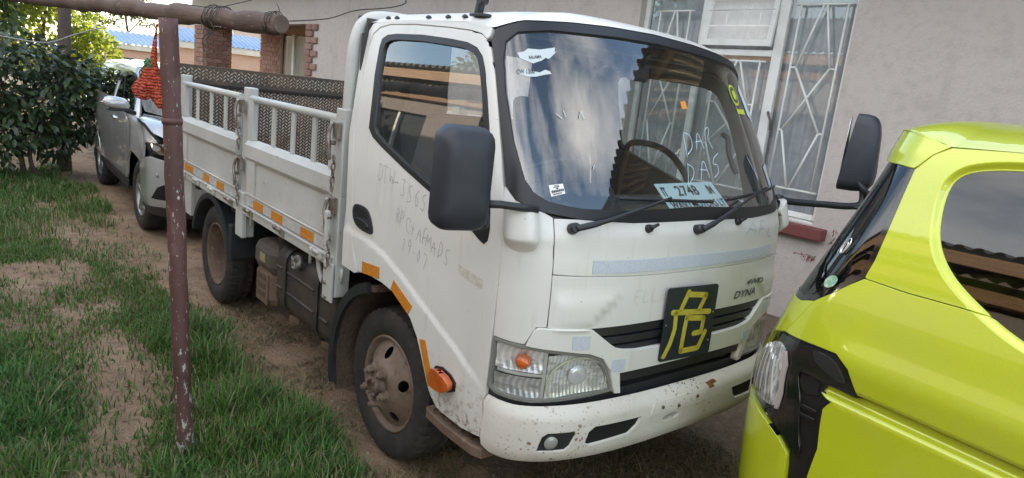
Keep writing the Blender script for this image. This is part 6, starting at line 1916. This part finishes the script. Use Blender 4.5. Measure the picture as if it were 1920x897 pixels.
pa, ra = wobbly(p0, p1, .0365, .0365, 40, .0012, 1)
b = Build(); b.tube(pa, ra, 24); b.obj('post', pole_paint(), frame)
b = Build(); c_ = p0.lerp(p1, .80); d_ = (p1-p0).normalized(); b.tube([c_-d_*.012, c_+d_*.012], [.040, .040], 20); b.obj('weld_collar', POLE_PAINT, frame)
BEAM = M('weathered brown pole', (.15, .105, .085), .85, var=(6, (.09, .06, .05), .35, .65), spots=[(30, (.24, .19, .16), .60, .72, 5)], bump=(28, .6, .008), stretch=(.6, 1.6, 2))
bl, br = Vector((-3.2, -1.93, 2.03)), Vector((.085, -1.372, 1.912))
pts, rad = wobbly(bl, br, .047, .036, 40, .004, 5)
rad = [r_+(.006*math.sin(i*.9) if i > 24 else 0) for i, r_ in enumerate(rad)]
b = Build(); b.tube(pts, rad, 18); beam = b.obj('crossbar', BEAM, frame)
b = Build(); kn = bl.lerp(br, .945); b.lathe([(.016, 0), (.013, .004), (0, .002)], 12, (0, 0, 0), 'z'); o = b.obj('knot_hole', BLACK_HOLE, frame)
nd = (Vector(cam.location)-kn).normalized(); o.matrix_local = Matrix.Translation(kn+nd*.0375+Vector((0, 0, .004))) @ nd.to_track_quat('Z', 'Y').to_matrix().to_4x4()
def winding(center, axis, rad_, turns, seed, spread):
    r_ = np.random.default_rng(seed)
    axis = axis.normalized(); u = axis.cross(Vector((0, 0, 1))).normalized(); w = axis.cross(u)
    return [center+axis*(spread*(t/turns-.5)+r_.normal(0, .004))+(u*math.cos(2*math.pi*t)+w*math.sin(2*math.pi*t))*(rad_+r_.normal(0, .002)) for t in np.linspace(0, turns, int(turns*14))]
bd_ = br-bl
for t_, rr, tn, sp_, sd in ((.862, .045, 5, .09, 1), (.985, .041, 4, .05, 2), (.845, .047, 3, .05, 3)):
    b = Build(); b.tube(winding(bl.lerp(br, t_), bd_, rr, tn, sd, sp_), .0016, 4); b.obj('binding_wire', WIRE, frame)
jj = bl.lerp(br, .862)
for k, pts in enumerate(([(-.30, -1.60, 1.955), (-.225, -1.52, 1.952), (-.19, -1.47, 1.97), (-.10, -1.36, 2.02), (.3, -.9, 2.25)], [(-.25, -1.56, 1.895), (-.22, -1.53, 1.86), (-.235, -1.54, 1.83), (-.215, -1.52, 1.81), (-.235, -1.545, 1.79), (-.24, -1.55, 1.84), (-.21, -1.52, 1.87), (-.225, -1.535, 1.905)], [(.06, -1.37, 1.955), (.055, -1.375, 1.975), (.05, -1.38, 1.985)])):
    b = Build(); b.tube(spline(pts, 8), .0016, 4); b.obj('loose_wire', WIRE, frame)
wr = Build(); wr.tube(spline([(.075, -1.36, 1.925), (.13, -1.22, 1.955), (.16, -1.12, 2.0), (.25, -.98, 2.04), (.40, -.78, 2.16), (.62, 1.5, 2.6), (.8, 3.62, 2.95)], 8), .0022, 5)
tag(wr.obj('stretched_wire', WIRE), 'thin dark wire running from the crossbar end towards the house wall', 'wire')
lw = Build(); lw.tube(spline([(-6.2, -3.0, 1.70), (-4.6, -2.1, 1.74), (-4.43, -1.97, 1.75), (-4.25, -1.76, 1.735), (-4.14, -1.63, 1.75), (-4.03, -1.46, 1.84), (-3.83, -1.21, 1.93), (-3.2, -.3, 2.1)], 8), .0045, 5)
tag(lw.obj('slack_wire', M('pale wire', (.34, .33, .33), .5, .5)), 'pale slack wire crossing in front of the leafy shrub', 'wire')
fp = Build(); pts, rad = wobbly(Vector((-8.70, -1.05, -.1)), Vector((-8.68, -1.00, 2.75)), .085, .075, 24, .006, 9); fp.tube(pts, rad, 14)
tag(fp.obj('timber_post', M('dark timber post', (.075, .055, .045), .9, var=(6, (.12, .09, .07), .4, .65), bump=(20, .5, .01), stretch=(1, 1, .3))), 'dark upright timber post standing inside the leafy shrub', 'post')

# orange-red net sack tied to the post
bag = thing('net_sack', 'red net sack with green tie hanging from the maroon post', 'sack', (-.50, -1.665, 1.56))
bag.location = (0, 0, 0)
def net_material():
    m = bpy.data.materials.new('red net'); m.use_nodes = True
    n, l = nodes_of(m); p = n['Principled BSDF']
    co = coords(n, l)
    w1 = n.new('ShaderNodeTexWave'); w1.bands_direction = 'Z'; w1.inputs['Scale'].default_value = 26; w1.inputs['Distortion'].default_value = 5; w1.inputs['Detail Scale'].default_value = 1.6; l.new(co, w1.inputs['Vector'])
    c = mixc(n, l, ramp(n, l, w1.outputs['Fac'], .25, .6), (.20, .018, .012), (.70, .10, .045))
    c = mixc(n, l, ramp(n, l, noise(n, l, co, 55, 4), .45, .65), c, (.72, .16, .085))
    l.new(c, p.inputs['Base Color']); p.inputs['Roughness'].default_value = .6
    p.inputs['Transmission Weight'].default_value = 0
    b_ = n.new('ShaderNodeBump'); b_.inputs['Strength'].default_value = .9; b_.inputs['Distance'].default_value = .006; l.new(w1.outputs['Fac'], b_.inputs['Height']); l.new(b_.outputs['Normal'], p.inputs['Normal'])
    tr = n.new('ShaderNodeBsdfTranslucent'); l.new(c, tr.inputs['Color'])
    tp_ = n.new('ShaderNodeBsdfTransparent')
    m1 = n.new('ShaderNodeMixShader'); m1.inputs[0].default_value = .3; l.new(p.outputs[0], m1.inputs[1]); l.new(tr.outputs[0], m1.inputs[2])
    m2 = n.new('ShaderNodeMixShader'); l.new(ramp(n, l, noise(n, l, co, 240, 1), .58, .62, (0, 0, 0, 1), (.7, .7, .7, 1)), m2.inputs[0]); l.new(m1.outputs[0], m2.inputs[1]); l.new(tp_.outputs[0], m2.inputs[2])
    l.new(m2.outputs[0], n['Material Output'].inputs['Surface'])
    return m
NET = net_material()
right = Vector(CAM_AXES[0][0:1]+CAM_AXES[1][0:1]+CAM_AXES[2][0:1])
def sack(name, spine, widths, thick, seed):
    """spine: points down the sack; widths across; wrinkled closed tube"""
    r_ = np.random.default_rng(seed)
    P = spline(spine, 7); Wd = [v[0] for v in spline([(w,) for w in widths], 7)]
    k = 40; v_ = []
    side_ = Vector((.625, .772, 0)).normalized(); fwd = Vector((.772, -.625, 0))
    ph = r_.uniform(0, 6, 6)
    for i, p in enumerate(P):
        for j in range(k):
            a = 2*math.pi*j/k
            fold = 1+.16*math.sin(5*a+ph[0]+i*.12)+.10*math.sin(9*a+ph[1]-i*.2)+.07*math.sin(17*a+ph[2]+i*.4)
            rr = Wd[i]*fold
            v_.append(Vector(p)+side_*math.cos(a)*rr+fwd*math.sin(a)*rr*thick)
    f_ = [(i*k+j, i*k+(j+1) % k, (i+1)*k+(j+1) % k, (i+1)*k+j) for i in range(len(P)-1) for j in range(k)]
    f_.append(tuple((len(P)-1)*k+j for j in range(k)))
    b = Build(); b.add(v_, f_, True); return b.obj(name, NET, bag)
sack('net_body', [(-.525, -1.662, 1.735), (-.522, -1.672, 1.71), (-.515, -1.678, 1.67), (-.512, -1.688, 1.63), (-.515, -1.700, 1.60), (-.512, -1.700, 1.578), (-.510, -1.699, 1.570)], [.010, .020, .033, .040, .036, .024, .006], .65, 1)
sack('net_tail', [(-.500, -1.655, 1.70), (-.490, -1.655, 1.66), (-.480, -1.655, 1.62), (-.468, -1.655, 1.585), (-.460, -1.653, 1.56), (-.456, -1.652, 1.542)], [.010, .024, .032, .027, .017, .005], .55, 2)
sack('net_neck', [(-.510, -1.652, 1.875), (-.513, -1.656, 1.83), (-.512, -1.660, 1.79), (-.512, -1.663, 1.75), (-.508, -1.663, 1.72), (-.500, -1.660, 1.69)], [.003, .005, .008, .011, .013, .014], .6, 3)
b = Build(); r_ = np.random.default_rng(5); pt = Vector((-.512, -1.682, 1.728)); pts = [pt]
for k in range(26):
    pts.append(pt+Vector((r_.normal(0, .010), r_.normal(0, .010), r_.normal(0, .012)-.0008*k)))
b.tube(spline(pts, 4), .0032, 5); b.tube(spline([(-.512, -1.685, 1.728), (-.52, -1.70, 1.70), (-.525, -1.712, 1.68), (-.52, -1.712, 1.66)], 5), .003, 5)
b.obj('green_tie', M('green twine', (.07, .20, .10), .7), bag)

# ---------------------------------------------------------------- trees and shrub
def leaf_mat(name, a, c, trans, rough=.45, spec=.5):
    m = bpy.data.materials.new(name); m.use_nodes = True
    n, l = nodes_of(m); p = n['Principled BSDF']
    at = n.new('ShaderNodeAttribute'); at.attribute_name = 'tone'
    oi = n.new('ShaderNodeObjectInfo')
    f = math_node(n, l, 'FRACT', math_node(n, l, 'ADD', at.outputs['Fac'], oi.outputs['Random']))
    col = mixc(n, l, f, a, c)
    l.new(col, p.inputs['Base Color']); p.inputs['Roughness'].default_value = rough; p.inputs['Specular IOR Level'].default_value = spec
    tr = n.new('ShaderNodeBsdfTranslucent'); l.new(mixc(n, l, .5, col, tuple(min(1, v*2.0) for v in c)), tr.inputs['Color'])
    mx = n.new('ShaderNodeMixShader'); mx.inputs[0].default_value = trans
    l.new(p.outputs[0], mx.inputs[1]); l.new(tr.outputs[0], mx.inputs[2]); l.new(mx.outputs[0], n['Material Output'].inputs['Surface'])
    return m
LEAF_V = np.array([(0, 0, 0), (.30, .22, .035), (.30, -.22, .035), (.68, .20, .02), (.68, -.20, .02), (1.0, 0, -.10), (.32, 0, -.02), (.68, 0, -.035)])
LEAF_F = [(0, 6, 1), (0, 2, 6), (6, 7, 3, 1), (6, 2, 4, 7), (7, 5, 3), (7, 4, 5)]
def leaf_frames(n_, pos, out, droop, r_):
    """rotation matrices for leaves pointing roughly outward and down"""
    d = out*.8+r_.normal(0, .55, (n_, 3)); d[:, 2] -= droop
    d /= np.linalg.norm(d, axis=1, keepdims=True)
    up = np.tile([0, 0, 1.0], (n_, 1))+r_.normal(0, .45, (n_, 3))
    y = np.cross(up, d); y /= np.maximum(np.linalg.norm(y, axis=1, keepdims=True), 1e-6)
    z = np.cross(d, y)
    return np.stack([d, y, z], -1)
def leaves_mesh(name, P, Rm, size, mat, parent, r_, kind=None):
    n_ = len(P)
    V = np.einsum('nij,kj->nki', Rm, LEAF_V)*size[:, None, None]+P[:, None, :]
    k = len(LEAF_V)
    faces = []
    for i in range(n_):
        o = i*k
        faces += [tuple(o+q for q in f) for f in LEAF_F]
    me = bpy.data.meshes.new(name)
    me.from_pydata(V.reshape(-1, 3).tolist(), [], faces)
    at = me.attributes.new('tone', 'FLOAT', 'POINT')
    at.data.foreach_set('value', np.repeat(r_.random(n_), k).astype(np.float32))
    me.polygons.foreach_set('use_smooth', [True]*len(me.polygons)); me.update()
    o = new_obj(name, me, mat, parent)
    if kind: o['kind'] = kind
    return o
def crown_points(n_, blobs, r_, shell=.55):
    """blobs: (cx, cy, cz, rx, ry, rz, weight)"""
    w = np.array([b_[6] for b_ in blobs], float); w /= w.sum()
    idx = r_.choice(len(blobs), n_, p=w)
    B = np.array([b_[:6] for b_ in blobs])[idx]
    d = r_.normal(0, 1, (n_, 3)); d /= np.linalg.norm(d, axis=1, keepdims=True)
    rad = (shell+(1-shell)*r_.random(n_))**.6
    P = B[:, :3]+d*B[:, 3:6]*rad[:, None]
    return P, d
def branchy(name, mat, parent, segs):
    b = Build()
    for pts, r0, r1 in segs:
        q = spline(pts, 5); m_ = len(q)
        b.tube(q, [r0+(r1-r0)*i/(m_-1) for i in range(m_)], 8)
    return b.obj(name, mat, parent)
BARK = M('grey brown bark', (.13, .10, .078), .95, var=(8, (.08, .06, .048), .35, .65), bump=(30, .6, .01))
LEAF_ME = bpy.data.meshes.new('leaf'); LEAF_ME.from_pydata(LEAF_V.tolist(), [], LEAF_F); LEAF_ME.polygons.foreach_set('use_smooth', [True]*len(LEAF_F))

shrub = thing('leafy_shrub', 'dense shrub with large dark glossy leaves at the left edge', 'shrub', (-8.2, -1.5, 0))
r_ = np.random.default_rng(21)
DARK_LEAF = leaf_mat('dark glossy leaf', (.024, .045, .020), (.068, .105, .040), .14, .34, .65)
LEAF_ME.materials.append(DARK_LEAF)
blobs = [(.0, .1, 1.15, .55, .75, .55, 3), (.1, -.7, 1.1, .6, .75, .6, 3), (-.1, .45, .95, .45, .50, .55, 2), (.2, -.2, 1.55, .45, .65, .30, 1.6), (.1, -.9, 1.5, .5, .6, .35, 1.2), (.25, -.3, .72, .45, .7, .35, 1.6), (.15, .55, 1.25, .35, .40, .35, 1.2), (.1, -1.4, 1.0, .6, .6, .65, 2), (.25, -.75, .42, .45, .75, .34, 1.5), (.2, -1.5, .45, .5, .6, .4, 1.2), (-.1, .25, .50, .35, .35, .28, .7)]
P, out = crown_points(5600, blobs, r_)
ok = P[:, 2] > .10
P, out = P[ok], out[ok]
out[:, 0] += .5; Rm = leaf_frames(len(P), P, out, .55, r_); size = r_.uniform(.085, .145, len(P))
toward = P[:, 0]*.95+P[:, 1]*-.05+size*2
order = np.argsort(-toward)
near, rest = order[:300], order[300:]
for i in near:
    o = bpy.data.objects.new('leaf', LEAF_ME); m4 = Matrix(Rm[i].tolist()).to_4x4(); o.matrix_local = Matrix.Translation(P[i].tolist()) @ m4 @ Matrix.Scale(float(size[i]), 4)
    link(o, shrub)
leaves_mesh('crown', P[rest], Rm[rest], size[rest], DARK_LEAF, shrub, r_, 'stuff')
branchy('stem', BARK, shrub, [([(.05, -.05, -.05), (.0, -.1, .4), (-.1, -.2, .9), (-.05, -.3, 1.5)], .035, .012)])
branchy('stem', BARK, shrub, [([(.15, .10, -.05), (.20, .0, .3), (.1, .15, .7), (.1, .35, 1.3)], .03, .010)])
branchy('stem', BARK, shrub, [([(.10, -.5, -.05), (.2, -.6, .4), (.15, -.8, .9), (.2, -.9, 1.5)], .032, .010)])
branchy('stem', BARK, shrub, [([(.05, -.05, .30), (.3, -.25, .55), (.4, -.35, .9)], .02, .008)])

def tree(name, label, loc, blobs, n_, size, mat, seed, trunk, droop=.4, group=None):
    t = thing(name, label, 'tree', loc, group=group)
    rr = np.random.default_rng(seed)
    P, out = crown_points(n_, blobs, rr, .35)
    leaves_mesh('crown', P, leaf_frames(n_, P, out, droop, rr), rr.uniform(size*.7, size*1.3, n_), mat, t, rr, 'stuff')
    branchy('trunk', BARK, t, trunk)
    return t
SUNLEAF = leaf_mat('sunlit yellow green leaf', (.12, .165, .022), (.24, .28, .04), .5, .5, .4)
tree('sunlit_tree', 'sunlit yellow green tree directly behind the dark shrub', (-22, -.1, 0),
     [(0, 0, 2.1, 1.4, 1.8, 1.2, 3), (.3, 1.2, 1.4, 1.1, .85, .9, 2.2), (0, -1.3, 2.7, 1.5, 1.6, 1.3, 2.5), (0, .2, 3.3, 1.4, 1.4, 1.0, 2), (.2, 1.4, .8, .8, .6, .5, 1), (0, -2.8, 2.3, 1.5, 1.6, 1.7, 2.5)], 8500, .19, SUNLEAF, 31,
     [([(0, 0, -.1), (.05, .05, .8), (-.05, .1, 1.8), (0, .2, 2.8)], .11, .03), ([(0, .05, .9), (.1, .5, 1.4), (.2, .9, 1.9)], .05, .015), ([(0, 0, 1.1), (0, -.6, 1.8), (0, -1.2, 2.6)], .05, .015)])
MIDLEAF = leaf_mat('mid green leaf', (.035, .065, .018), (.075, .115, .03), .35, .5, .4)
tree('shade_tree', 'tall mid green tree rising over the shrub in the top left corner', (-12.5, -3.2, 0),
     [(0, 0, 2.6, 1.2, 1.2, 1.0, 2), (.2, .9, 2.7, 1.0, 1.0, .9, 2), (0, -1.0, 2.4, 1.2, 1.2, 1.2, 2), (0, .4, 3.5, 1.2, 1.4, .8, 2), (.2, 1.3, 2.2, .7, .7, .6, 1)], 5200, .16, MIDLEAF, 32,
     [([(0, 0, -.1), (.1, .0, 1.0), (0, .1, 2.0), (0, .1, 3.2)], .14, .04), ([(0, 0, 1.4), (.1, .6, 2.0), (.2, 1.1, 2.6)], .06, .02)])
FARLEAF = leaf_mat('pale feathery leaf', (.085, .11, .04), (.14, .17, .06), .4, .6, .3)
tree('feathery_tree', 'pale feathery tree with thin bare trunk above the blue roof', (-66, 10.2, 0),
     [(0, 0, 5.2, 2.0, 3.0, .8, 2), (0, 1.8, 4.4, 1.5, 1.6, .6, 1), (0, -1.6, 4.3, 1.5, 1.6, .7, 1.2), (0, .5, 6.5, 2, 2.4, .7, 1), (0, -2.8, 3.6, 1.4, 1.2, .6, .8)], 2600, .26, FARLEAF, 33,
     [([(0, 0, -.1), (0, .1, 2.5), (0, -.1, 4.5), (0, .2, 6.5)], .16, .05), ([(0, 0, 3.0), (0, 1.0, 4.2), (0, 2.0, 4.8)], .06, .02), ([(0, 0, 2.8), (0, -1.0, 3.8), (0, -2.2, 4.3)], .06, .02)], .2)
for k, (x, y, z, sc, sd) in enumerate(((-75, -2, 0, 1.5, 41), (-58, -12, 0, 1.3, 42), (-80, 22, 0, 1.6, 43))):
    tree('distant_tree', ('broad distant tree left of the feathery one', 'distant tree beyond the dark shrub', 'distant tree behind the tan roof')[k], (x, y, z),
         [(0, 0, 2.6*sc, 1.6*sc, 1.8*sc, .9*sc, 2), (0, 1.3*sc, 2.2*sc, 1.2*sc, 1.1*sc, .7*sc, 1), (0, -1.3*sc, 2.2*sc, 1.2*sc, 1.1*sc, .7*sc, 1)], 2200, .34, FARLEAF if k == 0 else MIDLEAF, sd, [([(0, 0, -.1), (0, .1, 1.5*sc), (0, 0, 2.8*sc)], .2, .05)], .2)
# tree behind the building across the yard, caught in the door glass
tree('yard_tree', 'thorn tree behind the building across the yard', (-13.5, -11.5, 0), [(0, 0, 5.6, 1.6, 1.8, .7, 2), (.6, 1.0, 5.2, 1.2, 1.2, .5, 1), (-1.2, -.8, 5.3, 1.3, 1.2, .5, 1)], 1800, .20, MIDLEAF, 51, [([(0, 0, -.1), (.1, .1, 2.5), (0, 0, 5.5)], .16, .05)], .2)

# ---------------------------------------------------------------- grass, weeds, litter
def density(x, y):
    """how lush the grass is, 0..1, and its height"""
    n1 = value_noise(x, y, 1.15, 11)*.6+value_noise(x, y, 2.7, 12)*.4
    n2 = value_noise(x, y, 5.5, 13)
    d = np.clip((n1-.33)*4.4, 0, 1)*(.40+.60*n2)
    h = .028+.038*n1
    def blob(cx, cy, rx, ry, ang=0):
        c, s = math.cos(ang), math.sin(ang)
        u, v = (x-cx)*c+(y-cy)*s, -(x-cx)*s+(y-cy)*c
        return np.exp(-((u/rx)**2+(v/ry)**2)**1.6)
    lush = np.maximum.reduce([blob(-.62, -1.10, .62, .30, .15), blob(-.12, -1.22, .50, .36, .2), blob(-1.35, -1.10, .65, .22, .1), blob(-1.75, -1.22, .35, .22), blob(-.12, -1.62, .22, .18), blob(.35, -1.10, .40, .26)])
    left = np.maximum.reduce([blob(-1.25, -2.12, .50, .20), blob(-1.9, -2.30, .5, .26), blob(-1.0, -2.40, .5, .22), blob(-.50, -2.10, .25, .12)])
    bare = np.maximum.reduce([blob(-1.25, -1.64, .55, .25, -.05), blob(-.75, -1.74, .32, .17), blob(-1.80, -1.60, .40, .20), blob(-2.5, -1.75, .35, .12), blob(-3.0, -1.95, .35, .16), blob(-4.6, -1.4, 1.0, .30, .1), blob(-3.6, -1.55, .40, .10)])
    d = np.clip(d*(1-.97*bare)+lush*.90*(.5+.5*n2)+left*.55*(.4+.6*n2), 0, 1)
    h = h+lush*.098*(.3+1.0*n2)+left*.075*(.3+1.0*n2)
    return d, h
def under(x, y):
    """bare wheel lane beneath and beside the truck and the cars"""
    edge = -1.02+.34*(value_noise(x, y, 2.1, 21)-.5)+.20*(value_noise(x, y, 6.5, 22)-.5)
    return (y > edge+np.random.default_rng(5).normal(0, .05, np.shape(x))) & (x < 1.2)
def make_grass():
    rg = np.random.default_rng(77)
    regions = [(-2.3, .9, -2.6, -.75, 56000), (-4.6, -2.3, -2.9, -.9, 46000), (-9, -4.6, -4.5, -.9, 48000), (-2.3, 1.6, -4.6, -2.6, 14000), (-30, -9, -12, 2.5, 22000)]
    X, Yg, Hh, kind = [], [], [], []
    for x0, x1, y0, y1, n_ in regions:
        x, y = rg.uniform(x0, x1, n_), rg.uniform(y0, y1, n_)
        d, h = density(x, y)
        keep = (rg.random(n_) < d) & ~under(x, y)
        # thin runners on bare soil
        keep |= (rg.random(n_) < .035) & (y < -.9)
        x, y, h = x[keep], y[keep], h[keep]
        if x0 < -8: h = h*2.0
        X.append(x); Yg.append(y); Hh.append(h); kind.append(np.zeros(len(x)))
    # dry stubble in the lane by the wheels and in front of the truck
    n_ = 40000
    x, y = rg.uniform(-2.4, 1.5, n_), rg.uniform(-1.25, .9, n_)
    k = (value_noise(x, y, 3.0, 31)+.25*value_noise(x, y, 9.0, 32) > .46) & (rg.random(n_) < np.where(x > .1, .9, .6)) & ~((x < -.1) & (y > -.55)) & (np.hypot(x, y+.75) > .15)
    X.append(x[k]); Yg.append(y[k]); Hh.append(np.full(k.sum(), .045)); kind.append(np.ones(k.sum()))
    x, y, h, kd = map(np.concatenate, (X, Yg, Hh, kind))
    n_ = len(x)
    L = h*rg.uniform(.55, 1.25, n_)*np.where(rg.random(n_) < .03, 1.5, 1)
    wdt = np.where(kd > 0, .0022, .0034)*rg.uniform(.7, 1.4, n_)*(1+np.clip(-x-5, 0, 12)*.25)
    a = rg.uniform(0, 2*math.pi, n_)
    lean = rg.uniform(.15, .95, n_)+kd*.7
    dx, dy = np.cos(a), np.sin(a)
    z0 = ground_z(x, y)-.004
    sx, sy = -dy, dx
    V = np.zeros((n_, 7, 3))
    for k, (t, wk) in enumerate(((0, 1.0), (.38, .9), (.74, .6))):
        off = lean*L*t**1.7
        zz = L*t*np.sqrt(np.clip(1-(lean*.62*t)**2, .15, 1))
        for q, sg in enumerate((-1, 1)):
            V[:, k*2+q, 0] = x+dx*off+sx*wdt*wk*sg
            V[:, k*2+q, 1] = y+dy*off+sy*wdt*wk*sg
            V[:, k*2+q, 2] = z0+zz
    V[:, 6, 0] = x+dx*lean*L*1.05; V[:, 6, 1] = y+dy*lean*L*1.05; V[:, 6, 2] = z0+L*np.sqrt(np.clip(1-(lean*.66)**2, .12, 1))*.98
    base = np.arange(n_)[:, None]*7
    quads = np.concatenate([base+np.array([[0, 1, 3, 2]]), base+np.array([[2, 3, 5, 4]])])
    tris = base+np.array([[4, 5, 6]])
    me = bpy.data.meshes.new('grass')
    me.vertices.add(n_*7); me.vertices.foreach_set('co', V.ravel())
    loops = np.concatenate([quads.ravel(), tris.ravel()])
    me.loops.add(len(loops)); me.loops.foreach_set('vertex_index', loops)
    nq, nt = len(quads), len(tris)
    me.polygons.add(nq+nt)
    me.polygons.foreach_set('loop_start', np.concatenate([np.arange(nq)*4, nq*4+np.arange(nt)*3]))
    me.polygons.foreach_set('loop_total', np.concatenate([np.full(nq, 4), np.full(nt, 3)]))
    me.polygons.foreach_set('use_smooth', np.ones(nq+nt, bool))
    # blade colour: fresh greens, some straw
    g = rg.random(n_)
    g2 = value_noise(x, y, 2.2, 61)
    col = np.stack([.034+.070*g+.03*g2, .100+.140*g+.02*g2, .025+.026*g, np.ones(n_)], 1)
    straw = (rg.random(n_) < .15) | (kd > 0)
    col[straw] = np.stack([.20+.15*g[straw], .17+.12*g[straw], .10+.065*g[straw], np.ones(straw.sum())], 1)
    mixk = (kd > 0) & (rg.random(n_) < .35); col[mixk] = (.09, .10, .045, 1)
    at = me.color_attributes.new('blade', 'FLOAT_COLOR', 'POINT')
    at.data.foreach_set('color', np.repeat(col, 7, axis=0).ravel())
    me.update(); me.validate()
    m = bpy.data.materials.new('grass blade'); m.use_nodes = True
    n, l = nodes_of(m); p = n['Principled BSDF']
    va = n.new('ShaderNodeVertexColor'); va.layer_name = 'blade'
    l.new(va.outputs['Color'], p.inputs['Base Color']); p.inputs['Roughness'].default_value = .5; p.inputs['Specular IOR Level'].default_value = .35
    tr = n.new('ShaderNodeBsdfTranslucent'); l.new(va.outputs['Color'], tr.inputs['Color'])
    mx = n.new('ShaderNodeMixShader'); mx.inputs[0].default_value = .3
    l.new(p.outputs[0], mx.inputs[1]); l.new(tr.outputs[0], mx.inputs[2]); l.new(mx.outputs[0], n['Material Output'].inputs['Surface'])
    return tag(new_obj('grass', me, m), 'patchy green grass over the sandy yard', 'grass', kind='stuff')
make_grass()

# pebbles and dry leaves scattered over the soil
def litter():
    rg = np.random.default_rng(91)
    pv, pf, lv, lf = [], [], [], []
    for k in range(2600):
        x, y = rg.uniform(-6, 1.2), rg.uniform(-2.8, .8)
        s = rg.uniform(.004, .013) if rg.random() < .96 else rg.uniform(.015, .026)
        z = float(ground_z(x, y))
        b = len(pv)
        for (a, c, h) in ((1, 0, 0), (.2, .9, 0), (-.9, .4, 0), (-.6, -.8, 0), (.5, -.9, 0), (.3, .1, .8), (-.3, -.1, .75)):
            pv.append((x+s*(a+rg.normal(0, .15)), y+s*(c+rg.normal(0, .15)), z-.001+s*h*.8))
        pf += [tuple(b+i for i in q) for q in ((0, 1, 5), (1, 2, 6, 5), (2, 3, 6), (3, 4, 5, 6), (4, 0, 5))]
    o = mesh_obj('pebbles', pv, pf, M('pale pebbles', (.36, .28, .21), .9, var=(3, (.18, .13, .10), .35, .65)))
    tag(o, 'small pale pebbles scattered over the sandy yard', 'pebbles', kind='stuff')
    for k in range(2000):
        x, y = rg.uniform(-6.5, 1.3), rg.uniform(-2.8, 1.0)
        z = float(ground_z(x, y))+.003; s = rg.uniform(.008, .022); a = rg.uniform(0, 6.28)
        b = len(lv)
        for (u, v_, h) in ((-1, 0, 0), (0, .35, .15*rg.random()), (1, 0, .3*rg.random()), (0, -.35, .15*rg.random())):
            lv.append((x+s*(u*math.cos(a)-v_*math.sin(a)), y+s*(u*math.sin(a)+v_*math.cos(a)), z+s*h))
        lf.append((b, b+1, b+2, b+3))
    o = mesh_obj('leaf_litter', lv, lf, M('dry leaf litter', (.20, .14, .08), .9, var=(2, (.10, .065, .04), .35, .65)))
    tag(o, 'dry leaf litter scattered over the sandy yard', 'litter', kind='stuff')
litter()
